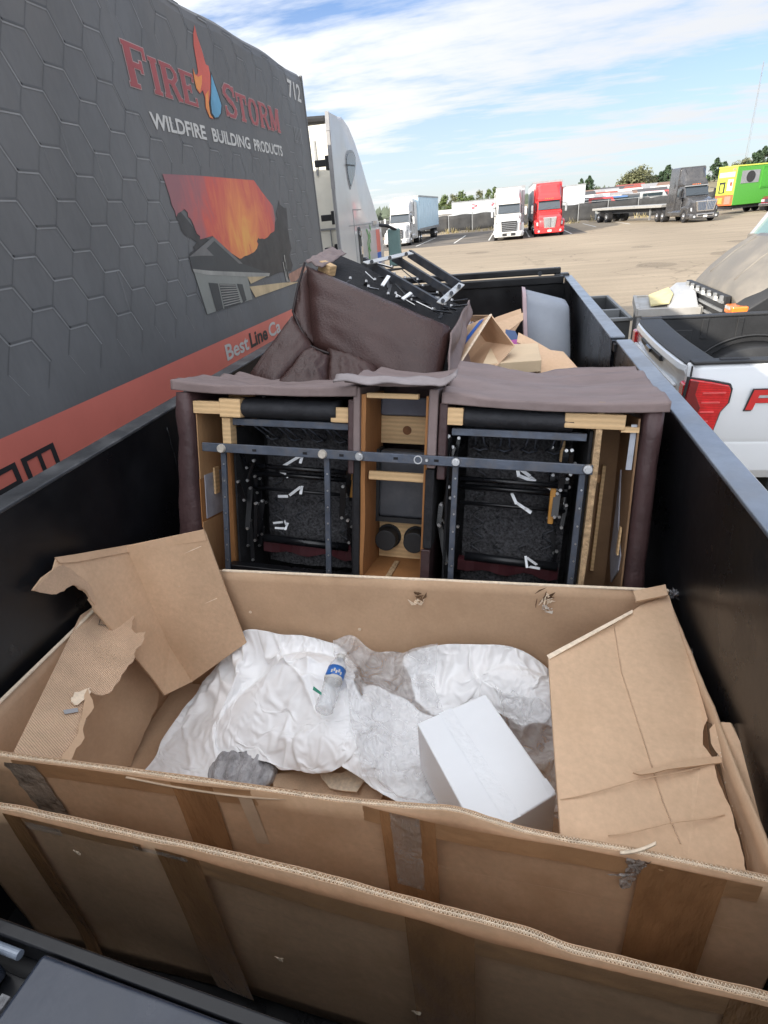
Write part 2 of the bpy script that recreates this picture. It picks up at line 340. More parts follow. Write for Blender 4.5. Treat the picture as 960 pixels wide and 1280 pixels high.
# ------------------------------------------------------------------ text and flat print
def text_geo(s, size, sx=1.0, shear=0.0, fat=0.0):
    cu = bpy.data.curves.new('lettering', 'FONT'); cu.body = s; cu.size = size; cu.resolution_u = 3; cu.offset = fat
    o = bpy.data.objects.new('lettering', cu); COL.objects.link(o)
    me = bpy.data.meshes.new_from_object(o.evaluated_get(bpy.context.evaluated_depsgraph_get()))
    vs = [(v.co.x * sx + v.co.y * shear, v.co.y) for v in me.vertices]; fs = [tuple(p.vertices) for p in me.polygons]
    bpy.data.objects.remove(o); bpy.data.curves.remove(cu); bpy.data.meshes.remove(me); return vs, fs
SERIF = {  # strokes on a 1-high box (x0,y0,x1,y1,width); slab serifs included
 'F': (0.72, [(.16,0,.16,1,.2),(.02,.05,.34,.05,.1),(.02,.95,.7,.95,.1),(.66,1,.66,.72,.09),(.16,.52,.5,.52,.13),(.5,.66,.5,.38,.08)]),
 'I': (0.38, [(.18,0,.18,1,.2),(.02,.05,.34,.05,.1),(.02,.95,.34,.95,.1)]),
 'R': (0.78, [(.16,0,.16,1,.2),(.02,.05,.32,.05,.1),(.02,.95,.5,.95,.11),(.5,.95,.64,.82,.13),(.64,.84,.64,.64,.15),(.64,.66,.48,.5,.13),(.16,.5,.5,.5,.12),(.44,.5,.68,.02,.18),(.58,.05,.78,.05,.1)]),
 'E': (0.70, [(.16,0,.16,1,.2),(.02,.05,.66,.05,.1),(.02,.95,.66,.95,.1),(.63,1,.63,.75,.08),(.65,0,.65,.26,.08),(.16,.52,.46,.52,.12),(.46,.64,.46,.4,.08)]),
 'S': (0.70, [(.62,.98,.62,.68,.09),(.6,.86,.46,.95,.11),(.48,.95,.22,.95,.11),(.24,.95,.1,.8,.14),(.1,.82,.1,.66,.16),(.1,.68,.3,.54,.15),(.28,.55,.5,.44,.16),(.48,.45,.6,.3,.15),(.6,.32,.6,.18,.16),(.6,.2,.48,.06,.14),(.5,.06,.22,.06,.11),(.24,.06,.1,.16,.11),(.08,.02,.08,.32,.09)]),
 'T': (0.74, [(.36,0,.36,1,.2),(.2,.05,.52,.05,.1),(.02,.94,.7,.94,.12),(.05,1,.05,.68,.09),(.67,1,.67,.68,.09)]),
 'O': (0.80, [(.12,.3,.12,.7,.19),(.12,.68,.26,.93,.17),(.24,.94,.54,.94,.11),(.52,.93,.66,.68,.17),(.66,.7,.66,.3,.19),(.66,.32,.52,.07,.17),(.54,.06,.24,.06,.11),(.26,.07,.12,.32,.17)]),
 'M': (0.98, [(.16,0,.16,1,.14),(.02,.05,.3,.05,.1),(.02,.95,.24,.95,.1),(.2,.98,.48,.08,.17),(.48,.08,.76,.98,.15),(.8,0,.8,1,.2),(.66,.05,.95,.05,.1),(.74,.95,.95,.95,.1)]),
}
def serif_geo(word, size, sx, grow=0.0, bigfirst=1.0):
    x, vs, fs = 0.0, [], []
    for i, ch in enumerate(word):
        wd, st = SERIF[ch]; k = size * (bigfirst if i == 0 else 1.0)
        for (x0, y0, x1, y1, t) in st:
            a, b = Vector((x0 * sx, y0)), Vector((x1 * sx, y1)); d = (b - a).normalized(); n = Vector((-d.y, d.x)) * (t * 0.5 * (sx if abs(d.y) > .5 else 1) + grow); d = d * grow
            q = len(vs)
            for p in (a - d - n, b + d - n, b + d + n, a - d + n): vs.append((x + p.x * k, p.y * k))
            fs.append((q, q + 1, q + 2, q + 3))
        x += (wd + 0.05) * sx * k
    return vs, fs, x

# ================================================================== THE SETTING
def ground_material():
    m = bpy.data.materials.new('worn_tan_asphalt'); m.use_nodes = True; t = m.node_tree; b = t.nodes['Principled BSDF']; L = t.links.new
    tcn = t.nodes.new('ShaderNodeTexCoord')
    def mp_(sx, sy, rot=0):
        q = t.nodes.new('ShaderNodeMapping'); q.inputs['Scale'].default_value = (sx, sy, 1); q.inputs['Rotation'].default_value = (0, 0, R_(rot)); L(tcn.outputs['Object'], q.inputs[0]); return q.outputs[0]
    def noi(v, s, d=8, r=0.6):
        n = t.nodes.new('ShaderNodeTexNoise'); n.inputs['Scale'].default_value = s; n.inputs['Detail'].default_value = d; n.inputs['Roughness'].default_value = r; L(v, n.inputs['Vector']); return n.outputs[0]
    def rng(x, a, b2, c, d):
        n = t.nodes.new('ShaderNodeMapRange'); n.inputs[1].default_value = a; n.inputs[2].default_value = b2; n.inputs[3].default_value = c; n.inputs[4].default_value = d; L(x, n.inputs[0]); return n.outputs[0]
    rgb = t.nodes.new('ShaderNodeRGB'); rgb.outputs[0].default_value = (0.29, 0.24, 0.178, 1); c = rgb.outputs[0]
    def mul(c, f):
        n = t.nodes.new('ShaderNodeMix'); n.data_type = 'RGBA'; n.blend_type = 'MULTIPLY'; n.inputs[0].default_value = 1; L(c, n.inputs[6]); L(f, n.inputs[7]); return n.outputs[2]
    c = mul(c, rng(noi(mp_(1, 1), 0.12), 0.3, 0.7, 0.86, 1.12))
    c = mul(c, rng(noi(mp_(0.16, 1.6, 12), 0.9), 0.35, 0.68, 0.84, 1.08))
    c = mul(c, rng(noi(mp_(1, 1), 9, 6, 0.7), 0.3, 0.7, 0.88, 1.08))
    vo = t.nodes.new('ShaderNodeTexVoronoi'); vo.feature = 'DISTANCE_TO_EDGE'; vo.inputs['Scale'].default_value = 0.17
    wm = t.nodes.new('ShaderNodeMix'); wm.data_type = 'VECTOR'; wm.inputs[0].default_value = 0.06
    nv = t.nodes.new('ShaderNodeTexNoise'); nv.inputs['Scale'].default_value = 0.8; nv.inputs['Detail'].default_value = 6; L(tcn.outputs['Object'], nv.inputs['Vector'])
    L(mp_(1, 1.25, 8), wm.inputs[4]); 
    sc_ = t.nodes.new('ShaderNodeVectorMath'); sc_.operation = 'SCALE'; sc_.inputs['Scale'].default_value = 22; L(nv.outputs['Color'], sc_.inputs[0]); L(sc_.outputs[0], wm.inputs[5])
    L(wm.outputs[1], vo.inputs['Vector'])
    c = mul(c, rng(vo.outputs['Distance'], 0.001, 0.008, 0.72, 1.0))
    L(c, b.inputs['Base Color']); b.inputs['Roughness'].default_value = 0.9; b.inputs['Specular IOR Level'].default_value = 0.25
    bp = t.nodes.new('ShaderNodeBump'); bp.inputs['Strength'].default_value = 0.5; bp.inputs['Distance'].default_value = 0.015; L(noi(mp_(1, 1), 28), bp.inputs['Height']); L(bp.outputs[0], b.inputs['Normal'])
    return m
tan_asphalt = ground_material()
dark_asphalt = mat('dark_sealed_asphalt', (0.10, 0.092, 0.085), 0.9, var=0.3, scale=0.4, bump=0.3, bscale=20, dirt=((0.24, 0.205, 0.16), 0.7, 0.22), fine=0.08, spec=0.25)
hill_mat = mat('dry_hillside', (0.20, 0.17, 0.11), 0.95, var=0.35, scale=0.1)
g = G().grid(lambda u, v: Vector((-1500 + 3000 * u, -400 + 2900 * v, 0)), 8, 8)
solo('ground', g, tan_asphalt, 'pale tan worn asphalt of the truck yard', 'ground', kind='structure')
g = G().grid(lambda u, v: Vector((-30 + 36.5 * u, 54.6 + 25 * v + 5.5 * (u - 0.8) * (1 - v), 0.004)), 8, 4)
solo('parking_strip', g, dark_asphalt, 'dark sealed asphalt of the truck parking row along the fence', 'parking', kind='structure')
g = G()
for x in (-13.5, -8.5, -5.0, -1.9, 1.65, 5.2):
    g.box((x, 56.5, 0.006), (x + 0.12, 72, 0.009), Matrix.Translation((0, 0, 0)))
for x in (8.4, 11.6): g.add([(x, 66, 0.008), (x + .12, 66, 0.008), (x + .12, 78, 0.008), (x, 78, 0.008)], [(0, 1, 2, 3)])
solo('parking_line', g, concrete_line, 'worn white bay lines painted across the parking row', 'marking', kind='structure')
sr = random.Random(21); stain_mat = mat('oil_stain', (0.09, 0.075, 0.06), .7, alpha=.16)
for k in range(22):
    x, y = sr.uniform(-6, 26), sr.uniform(19, 66); r = sr.uniform(.25, .9); pts = [Vector((x + r * (1 + .3 * noise.noise(Vector((math.cos(a), math.sin(a), k)))) * math.cos(a), y + r * 1.3 * (1 + .3 * noise.noise(Vector((math.cos(a), math.sin(a), k + 5)))) * math.sin(a), .0045 if y < 52 else .0095)) for a in [6.283 * i / 18 for i in range(18)]]
    if k == 0: stg = G()
    stg.face(pts)
solo('oil_stain', stg, stain_mat, 'dark oil stains scattered on the yard asphalt', 'stain', kind='structure', recalc=False)
# low rise behind the fence
def hillz(x, y):
    d = max(0, (y - 86) / 70); 
    return -0.4 + 4.2 * min(1, d) ** 1.1 * (0.55 + 0.45 * math.tanh((x - 2) / 18)) + 0.35 * noise.noise(Vector((x * .05, y * .05, 0)))
g = G().grid(lambda u, v: Vector((-260 + 560 * u, 86 + 260 * v * v, hillz(-260 + 560 * u, 86 + 260 * v * v))), 60, 20)
solo('hill', g, hill_mat, 'low dry rise behind the fence', 'hill', kind='structure', smooth=True)

# fence at the back of the yard: posts and screen panels
def fence(x0, y0, x1, y1, n, label):
    t = thing('screened_fence', label, 'fence', (x0, y0, 0))
    a, b = Vector((x0, y0, 0)), Vector((x1, y1, 0))
    for i in range(n):
        p, q = a.lerp(b, i / n), a.lerp(b, (i + 1) / n); d = (q - p).normalized()
        gg = G().grid(lambda u, v, p=p, q=q: p.lerp(q, 0.012 + u * 0.976) + Vector((0, 0.05 * math.sin(u * 9 + i) * math.sin(v * 3.14), 0.12 + 1.95 * v + 0.05 * math.sin(u * 3.14 * 2 + i))), 10, 4)
        ob('screen_panel', gg, fence_cloth, t, solid=0.02, smooth=True)
        ob('post', G().cyl(p, p + Vector((0, 0, 2.25)), 0.05, n=8), grey_metal, t)
    ob('top_rail', G().cyl(a + Vector((0, 0, 2.18)), b + Vector((0, 0, 2.18)), 0.03, n=6), grey_metal, t)
    return t
fence(-40, 88, 4.6, 84.5, 14, 'dark screened chain fence behind the white and red trucks')
fence(5.0, 84.0, 60, 77.5, 16, 'dark screened fence stretching behind the flatbed trailer')
g = G()
for k in range(120):
    x = -9 + 26 * random.random(); y = 83.2 - (x + 9) * 0.06 - random.random() * 0.8; h = 0.25 + 0.6 * random.random() ** 3
    for j in range(5):
        a = random.random() * 6.28; d = Vector((math.cos(a), math.sin(a), 0)) * 0.12
        g.add([(x - d.x * .3, y - d.y * .3, 0), (x + d.x * .3, y + d.y * .3, 0), (x + d.x * 2, y + d.y * 2, h)], [(0, 1, 2)])
solo('weeds', g, mat('dry_weeds', (0.36, 0.30, 0.15), 0.9), 'dry weeds along the foot of the fence', 'weeds', kind='stuff')

# ------------------------------------------------------------------ trees
def tree(name, label, group, x, y, z, h, r, m, conifer=False, seed=0, squat=0.25):
    rnd = random.Random(seed)
    t = thing(name, label, 'tree', (x, y, z), group=group)
    gg = G(); base = Vector((x, y, z)); 
    gg.cyl(base - Vector((0, 0, .5)), base + Vector((0, 0, h * (0.9 if conifer else 0.6))), 0.05 * h * 0.45, 0.02, n=6)
    for k in range(6):
        a = rnd.random() * 6.28; zz = h * (0.3 + 0.4 * rnd.random()); gg.cyl(base + Vector((0, 0, zz)), base + Vector((math.cos(a) * r * .6, math.sin(a) * r * .6, zz + h * .15)), 0.06, 0.02, n=5)
    ob('trunk', gg, bark, t)
    gg = G()
    clumps = []
    for k in range(26 if not conifer else 30):
        if conifer:
            f = rnd.random() ** 0.8; zz = h * (0.12 + 0.88 * f); rad = r * (1 - f) ** 0.85 * (0.5 + 0.6 * rnd.random()); a = rnd.random() * 6.28
            clumps.append((Vector((math.cos(a) * rad, math.sin(a) * rad, zz)), 0.26 * r * (1.25 - f) + 0.12))
        else:
            a = rnd.random() * 6.28; f = rnd.random(); zz = h * (squat + (1 - squat) * f); rad = r * math.sin(math.pi * min(1, 0.12 + f * 0.85)) * (0.35 + 0.65 * rnd.random())
            clumps.append((Vector((math.cos(a) * rad, math.sin(a) * rad, zz)), r * (0.22 + 0.2 * rnd.random())))
    for c, cr in clumps:
        for k in range(26 if conifer else 64):
            d = Vector((rnd.gauss(0, 1), rnd.gauss(0, 1), rnd.gauss(0, 0.8))); d = d.normalized() * cr * rnd.random() ** 0.4
            p = base + c + d; s = (0.10 if conifer else 0.055) * r * (0.6 + 0.8 * rnd.random()) + 0.05
            u = Vector((rnd.gauss(0, 1), rnd.gauss(0, 1), rnd.gauss(0, 1))).normalized(); v = u.orthogonal().normalized()
            gg.add([p - u * s, p + v * s * .6, p + u * s, p - v * s * .6], [(0, 1, 2, 3)])
    ob('crown', gg, m, t, recalc=False)
    return t
left_trees = [(555, 247, 1.9, 'first'), (566, 244, 1.6, ''), (577, 242, 2.2, ''), (588, 247, 1.6, ''), (599, 240, 1.4, ''), (611, 238, 1.3, ''), (620, 234, 1.5, '')]
wl = ['rounded green tree beside the pale blue box trailer', 'small green tree second from the pale blue box trailer', 'widest green tree between the box trailer and the graffiti trailers', 'low green tree above the left end of the graffiti trailer', 'narrow green tree above the graffiti trailer', 'slim pointed green tree above the graffiti trailer', 'tall slim green tree next to the white truck']
for i, (u, v, r, _) in enumerate(left_trees):
    p = P(u, v, Y=132 + (i % 3) * 4); gz = max(-.4, hillz(p.x, p.y)); tree('bushy_tree', wl[i], 'green trees behind the white trucks', p.x, p.y, gz, p.z - gz, r * 1.05, [leaf_a, leaf_c, leaf_a][i % 3], seed=i, squat=.12)
right_con = [(727, 224, 1.3), (737, 221, 1.8), (757, 236, 1.0), (783, 229, 1.8), (820, 219, 1.9), (828, 214, 2.2), (836, 208, 2.6), (897, 199, 2.4), (906, 203, 2.0), (943, 192, 2.0), (949, 189, 2.3), (957, 184, 2.8)]
cl = ['smaller dark conifer right of the red truck', 'pointed dark conifer right of the red truck', 'tiny conifer above the far rooftops', 'conifer left of the big olive tree', 'conifer just right of the big olive tree', 'middle conifer between the olive tree and the black tractor', 'tall conifer rising behind the black tractor roof', 'dark conifer beside the black tractor roof on its far side', 'shorter conifer above the yellow end of the green food trailer', 'slim conifer above the green food trailer', 'second slim conifer above the green food trailer', 'tallest conifer above the green food trailer at the photo edge']
for i, (u, v, r) in enumerate(right_con):
    p = P(u, v, Y=150 + (i % 3) * 5); gz = hillz(p.x, p.y); tree('conifer_tree', cl[i], 'dark conifers on the far rise', p.x, p.y, gz, p.z - gz, r, leaf_b, True, seed=30 + i)
for i, (u, v, r, lb) in enumerate([(797, 212, 3.6, 'big rounded olive tree above the far rooftops'), (789, 218, 2.6, 'olive tree leaning on the bigger olive tree'), (808, 217, 2.6, 'low olive tree right of the big olive tree'), (920, 206, 2.4, 'pale bare-looking tree above the yellow trailer end'), (932, 201, 2.2, 'olive tree above the green trailer roof'), (746, 238, 1.8, 'low olive shrub tree over the far rooftops')]):
    p = P(u, v, Y=146 + i * 2); gz = hillz(p.x, p.y); tree('olive_tree', lb, 'olive green trees on the far rise', p.x, p.y, gz, p.z - gz, r, leaf_c, seed=60 + i, squat=.15)
# hidden far woods close the horizon
g = G()
for k in range(2600):
    x = -420 + 900 * random.random(); y = 330 + 60 * random.random(); z = 4 + 4.2 * random.random() * (0.7 + 0.5 * noise.noise(Vector((x * .03, 0, 1)))); s = 1.1 + random.random()
    a = random.random() * 3.14
    g.add([(x - s, y, z - s), (x + s, y, z - s), (x + s * .3, y + math.sin(a), z + s)], [(0, 1, 2)])
g.box((-430, 362, -1), (490, 364, 6))
solo('far_woods', g, mat('far_woods_green', (0.075, 0.095, 0.07), 0.9, var=.4, scale=.05), 'far band of trees along the horizon', 'woods', kind='stuff')

# mast
p = P(931, 205, Y=190)
t = thing('radio_mast', 'tall thin lattice mast rising behind the green food trailer', 'mast', (p.x, p.y, 2))
g = G(); hgt = 27
for k in range(3):
    a = k * 2.094; o_ = Vector((math.cos(a), math.sin(a), 0)) * .35; g.cyl(Vector((p.x, p.y, 2)) + o_, Vector((p.x, p.y, 2 + hgt)) + o_ * .3, 0.035, n=5)
ob('mast_leg', g, mat('mast_grey', (0.20, 0.21, 0.22), .6), t)
g = G()
for k in range(40):
    z = 2 + hgt * k / 40; a, b = k * 2.094, (k + 1) * 2.094; s = .35 * (1 - .7 * k / 40)
    g.cyl((p.x + math.cos(a) * s, p.y + math.sin(a) * s, z), (p.x + math.cos(b) * s, p.y + math.sin(b) * s, z + hgt / 40), 0.018, n=4)
ob('lattice', g, mat('mast_grey', (0.42, 0.44, 0.46), .6), t, kind='stuff')

# far sheds and mobile homes on the rise
house_walls = [mat('shed_white', (0.62, 0.60, 0.56)), mat('shed_tan', (0.40, 0.33, 0.25)), mat('shed_grey', (0.28, 0.29, 0.30)), mat('shed_blue', (0.33, 0.40, 0.47)), mat('shed_brown', (0.19, 0.13, 0.10))]
roofs = [mat('roof_grey', (0.24, 0.24, 0.25)), mat('roof_brown', (0.17, 0.11, 0.085)), mat('roof_pale', (0.48, 0.47, 0.45)), mat('roof_red', (0.25, 0.07, 0.055)), mat('roof_dark', (0.06, 0.06, 0.065))]
wn = ['white', 'tan', 'grey', 'pale blue', 'brown']; rn = ['grey', 'brown', 'pale', 'red', 'dark']
used_l = set()
pos_w = ['right of the red truck', 'above the dark fence', 'behind the parked flatbed', 'below the big olive tree', 'left of the black tractor']
def house(u, v, Y, wdt, hh, wi, ri, rot, lb):
    p = P(u, v, Y=Y); x, y = p.x, p.y; z0 = hillz(x, y) - .3; zt = p.z; M = Matrix.Translation((x, y, 0)) @ Matrix.Rotation(rot, 4, 'Z')
    t = thing('far_house', lb, 'house', (x, y, z0), group='small houses on the far rise')
    dp = wdt * .6; ze = zt - hh * .35
    ob('wall', G().box((-wdt / 2, -dp / 2, z0), (wdt / 2, dp / 2, ze), M), house_walls[wi], t)
    poly = [M @ Vector(q) for q in ((-wdt / 2 - .3, -dp / 2 - .4, ze - .1), (-wdt / 2 - .3, 0, zt), (-wdt / 2 - .3, dp / 2 + .4, ze - .1))]
    ob('roof', G().prism(poly, M.to_3x3() @ Vector((wdt + .6, 0, 0))), roofs[ri], t)
    for k in (-.28, .22):
        f = ob('window', G().box((wdt * k - .5, -dp / 2 - .06, ze - 1.6), (wdt * k + .5, -dp / 2 - .01, ze - .6), M), house_walls[0], t)
        ob('pane', G().box((wdt * k - .4, -dp / 2 - .09, ze - 1.5), (wdt * k + .4, -dp / 2 - .065, ze - .7), M), window_glass, f)
    ob('door', G().box((-.4, -dp / 2 - .05, z0), (.4, -dp / 2 - .01, z0 + 2), M), roofs[(ri + 1) % 5], t)
hs = [(727, 240, 118, 5, 2.4, 1, 4, .2), (741, 243, 112, 6, 2.2, 0, 2, -.1), (752, 240, 120, 6, 2.2, 4, 3, .1), (766, 241, 112, 7, 2.4, 0, 0, .15), (780, 236, 122, 7, 2.2, 3, 2, -.1), (793, 238, 114, 6, 2.4, 2, 1, .1), (803, 231, 124, 7, 2.4, 1, 3, .2), (812, 235, 114, 6, 2.6, 0, 4, -.15), (824, 228, 124, 7, 2.6, 2, 0, .1), (835, 231, 115, 6, 2.6, 4, 2, 0), (846, 226, 122, 7, 2.6, 0, 1, .1), (716, 243, 124, 5, 2.0, 2, 0, 0), (733, 238, 132, 6, 2, 0, 1, .1), (771, 233, 134, 7, 2, 2, 4, 0), (788, 230, 136, 6, 2, 0, 3, .1), (758, 236, 131, 5, 2, 1, 0, -.1), (560, 262, 112, 14, 1.6, 0, 2, .05)]
hl = ['tan shack with a dark roof just right of the red truck', 'white shed with a pale roof low above the fence', 'brown shed with a red roof above the fence', 'white house with a grey roof over the middle of the fence', 'pale blue house with a pale roof below the big olive tree', 'grey shed with a brown roof above the flatbed trailer', 'tan house with a red roof beneath the olive trees', 'white shed with a dark roof above the flatbed trailer', 'grey house with a grey roof beside the black tractor', 'brown shed with a pale roof against the black tractor', 'white house with a brown roof behind the black tractor', 'small grey shed with a grey roof nearest the red truck', 'white hut with a brown roof under the pointed conifer', 'grey hut with a dark roof left of the big olive tree', 'white hut with a red roof under the big olive tree', 'tan hut with a grey roof in the middle of the rise', 'long low white building with a pale roof behind the fence near the box trailer']
for q, l in zip(hs, hl): house(*q[:3], q[3] * .8, *q[4:], l)

van_cols = [('white', (0.60, 0.60, 0.58)), ('dark grey', (0.08, 0.08, 0.085)), ('red', (0.35, 0.04, 0.04)), ('blue', (0.08, 0.16, 0.33)), ('silver', (0.36, 0.37, 0.38)), ('black', (0.03, 0.03, 0.032)), ('tan', (0.34, 0.28, 0.2))]
def van(u, v, Y, ci, rot, lb):
    p = P(u, v, Y=Y); z0 = p.z - 1.9; nm, colr = van_cols[ci]; M = Matrix.Translation((p.x, p.y, z0)) @ Matrix.Rotation(rot, 4, 'Z')
    t = thing('parked_van', lb, 'van', (p.x, p.y, z0), group='vans parked on the far rise')
    ring = lambda y, h0, h1, hw: [M @ q for q in rr(hw, h0, h1, .15, y, 3)]
    ob('body', G().loft([ring(-2.3, .35, .9, .9), ring(-1.4, .35, 1.15, .95), ring(-.9, .35, 1.85, .92), ring(2.3, .35, 1.9, .92)]), mat('van_' + nm.replace(' ', '_'), colr, .35), t)
    ob('windshield', G().add([M @ Vector(q) for q in ((-.8, -1.37, 1.18), (.8, -1.37, 1.18), (.72, -.97, 1.74), (-.72, -.97, 1.74))], [(0, 1, 2, 3)]), window_glass, t, solid=.06)
    for s_ in (-1, 1):
        ob('side_window', G().box((s_ * .92 - .03, -.7, 1.15), (s_ * .92 + .03, 1.9, 1.65), M), window_glass, t)
        for y in (-1.5, 1.5): ob('wheel', G().cyl(M @ Vector((s_ * .75, y, .36)), M @ Vector((s_ * .97, y, .36)), .36, n=12), black_rubber, t)
vl = [(722, 247, 100, 1, 1.2, 'nearest the red truck'), (736, 248, 98, 0, 1.4, 'under the pointed conifer'), (747, 246, 99, 5, 1.0, 'low above the fence'), (757, 246, 97, 2, 1.5, 'under the middle huts'), (769, 244, 100, 4, 1.3, 'under the big olive tree'), (777, 244, 98, 3, 1.7, 'beneath the pale roofed house'), (788, 242, 99, 6, 1.3, 'over the rear of the flatbed'), (799, 241, 98, 1, 1.5, 'over the middle of the flatbed'), (809, 240, 99, 0, 1.2, 'over the front of the flatbed'), (820, 238, 98, 4, 1.6, 'closest to the black tractor cab'), (829, 237, 99, 2, 1.3, 'touching the black tractor sleeper')]
for u, v, Y, ci, ro_, wh in vl: van(u, v, Y, ci, ro_, van_cols[ci][0] + ' van parked behind the fence ' + wh)

# ================================================================== ROAD VEHICLES IN THE YARD
def wheel(t, x, y, r, wd, s=1, rimmat=None):
    ty = ob('wheel', G().cyl((x - s * wd / 2, y, r), (x + s * wd / 2, y, r), r, n=22), black_rubber, t, bevel=0.04)
    ob('rim', G().cyl((x + s * (wd / 2 - .06), y, r), (x + s * (wd / 2 + .012), y, r), r * .56, r * .5, n=18), rimmat or bare_metal, ty)
    ob('hub', G().cyl((x + s * (wd / 2), y, r), (x + s * (wd / 2 + .07), y, r), r * .2, r * .15, n=10), chrome, ty)
def tractor(label, paint, style, loc, rotz, sleeper=True, scale=1.0, grille_mat=None, k_top=4.0):
    t = thing('semi_tractor', label, 'truck')
    # front at y=0 facing -y
    rows = [rr(.90, .62, 1.56, .12, .12), rr(1.04, .6, 1.66, .16, .4)] + [rr(1.07, .6, 1.80, .16, 1.1, top=.90), rr(1.1, .6, 1.94, .14, 1.95, top=.95)] if style == 'black' else [rr(.86, .62, 1.28, .12, .12), rr(1.02, .6, 1.5, .16, .4), rr(1.06, .6, 1.72, .16, 1.1, top=.86), rr(1.1, .6, 1.92, .14, 1.95, top=.95)]
    ob('hood', G().loft(rows), paint, t, bevel=.01, angle=50)
    ob('bumper', G().loft([rr(1.02, .28, .66, .08, -.06), rr(1.2, .26, .68, .1, .12), rr(1.24, .26, .7, .1, .75)]), paint if style != 'plain' else black_plastic, t, smooth=False, bevel=.01)
    # cab
    cab = [rr(1.05, .75, 1.95, .1, 1.8), rr(1.08, .75, 2.0, .1, 1.98, top=.98), rr(1.1, .75, 2.78, .14, 2.45, top=.98), rr(1.12, .75, 2.86, .14, 3.6, top=1.02)]
    ob('cab', G().loft(cab), paint, t, bevel=.01, angle=50)
    ws = G().add([(-.93, 1.94, 2.03), (.93, 1.94, 2.03), (.88, 2.42, 2.72), (-.88, 2.42, 2.72), (-.93, 1.90, 2.04), (.93, 1.90, 2.04), (.88, 2.38, 2.73), (-.88, 2.38, 2.73)], [(0, 1, 2, 3), (4, 5, 6, 7), (0, 1, 5, 4), (1, 2, 6, 5), (2, 3, 7, 6), (3, 0, 4, 7)])
    wsf = ob('windshield', ws, window_glass, t)
    ob('wiper', G().bar((-.5, 1.93, 2.06), (.1, 2.02, 2.2), .03, .02).bar((.1, 1.93, 2.06), (.7, 2.02, 2.2), .03, .02), black_plastic, wsf)
    ob('visor', G().box((-.95, 2.22, 2.72), (.95, 2.5, 2.80)), {'black': grey_metal}.get(style, paint), t, bevel=.02)
    zt = k_top
    roof = [rr(.95, 2.75, 2.95, .08, 2.38), rr(1.02, 2.75, 3.45, .2, 2.75, top=.88), rr(1.1, 2.7, zt - .12, .22, 3.35, top=.98), rr(1.18, 2.6, zt, .15, 4.1, top=1.08)]
    ob('roof_fairing', G().loft(roof), paint, t, bevel=.01, angle=50)
    ob('roof_panel', G().add([(-.55, 2.52, 3.04), (.55, 2.52, 3.04), (.72, 3.22, zt - .2), (-.72, 3.22, zt - .2), (-.55, 2.5, 3.10), (.55, 2.5, 3.10), (.72, 3.16, zt - .16), (-.72, 3.16, zt - .16)], [(0, 1, 2, 3), (4, 5, 6, 7), (0, 1, 5, 4), (1, 2, 6, 5), (2, 3, 7, 6), (3, 0, 4, 7)]), paint, t, bevel=.03)
    for k in (-.3, -.15, 0, .15, .3): ob('marker_lamp', G().box((k - .03, 2.36, 2.84), (k + .03, 2.46, 2.90)), amber, t)
    ob('sleeper', G().loft([rr(1.18, .8, zt - .02, .14, 3.5, top=1.1), rr(1.22, .8, zt, .12, 5.2, top=1.12)]), paint, t, bevel=.01, angle=50)
    for s in (-1, 1):
        ob('side_window', G().box((s * 1.1 - .03, 2.55, 2.0), (s * 1.1 + .03, 3.35, 2.62)), window_glass, t, bevel=.02)
        dr = ob('door', G().box((s * 1.125 - .02, 2.2, .85), (s * 1.125 + .02, 3.4, 1.95)), paint, t, bevel=.03)
        ob('handle', G().box((s * 1.15 - .03, 3.15, 1.55), (s * 1.15 + .03, 3.32, 1.62)), black_plastic, dr)
        mr = ob('mirror', G().box((s * 1.42 - .09, 1.9, 1.80), (s * 1.42 + .09, 2.03, 2.45)), {'black': black_plastic, 'k': grey_metal}.get(style, paint), t, bevel=.04)
        ob('mirror_arm', G().bar((s * 1.1, 2.2, 2.5), (s * 1.4, 2.0, 2.45), .05, .05).bar((s * 1.1, 2.2, 1.9), (s * 1.4, 2.0, 1.85), .05, .05), black_plastic, mr)
        if style == 'fl':
            hl_ = G().loft([[Vector((s * x, y, z)) for x, y, z in q] for q in ([(.62, .16, 1.0), (.98, .42, 1.12), (1.0, .46, 1.34), (.78, .24, 1.20)], [(.60, .10, 1.0), (1.0, .36, 1.12), (1.03, .40, 1.36), (.78, .18, 1.22)])])
        else:
            hl_ = G().loft([[Vector((s * x, y, z)) for x, y, z in q] for q in ([(.72, .2, .84), (1.04, .4, .86), (1.06, .44, 1.10), (.78, .25, 1.14)], [(.71, .12, .84), (1.07, .33, .86), (1.09, .37, 1.11), (.78, .17, 1.15)])])
        ob('headlight', hl_, lamp_glass, t, bevel=.015)
        ob('headlight_surround', G().loft([[Vector((s * x, y, z)) for x, y, z in q] for q in ([(.58, .2, .97), (1.0, .46, 1.07), (1.05, .5, 1.40), (.74, .28, 1.26)], [(.57, .13, .97), (1.01, .385, 1.07), (1.06, .425, 1.41), (.74, .205, 1.27)])]) if style == 'fl' else G().loft([[Vector((s * x, y, z)) for x, y, z in q] for q in ([(.68, .2, .80), (1.06, .42, .82), (1.09, .46, 1.15), (.74, .27, 1.18)], [(.67, .14, .80), (1.08, .35, .82), (1.11, .39, 1.16), (.74, .19, 1.19)])]), black_plastic, t, bevel=.01)
        ob('fog_lamp', G().cyl((s * .88, -.12, .44), (s * .88, 0, .44), .09, n=12), lamp_glass, t)
        ob('fender', G().loft([rr(.14, .55, 1.12, .06, .55, xo=s * 1.1), rr(.16, .9, 1.24, .06, .9, xo=s * 1.1), rr(.16, .98, 1.28, .06, 1.3, xo=s * 1.1), rr(.14, .6, 1.2, .06, 1.9, xo=s * 1.1)]), paint, t, bevel=.01)
        wheel(t, s * 1.08, 1.25, .5, .3, s)
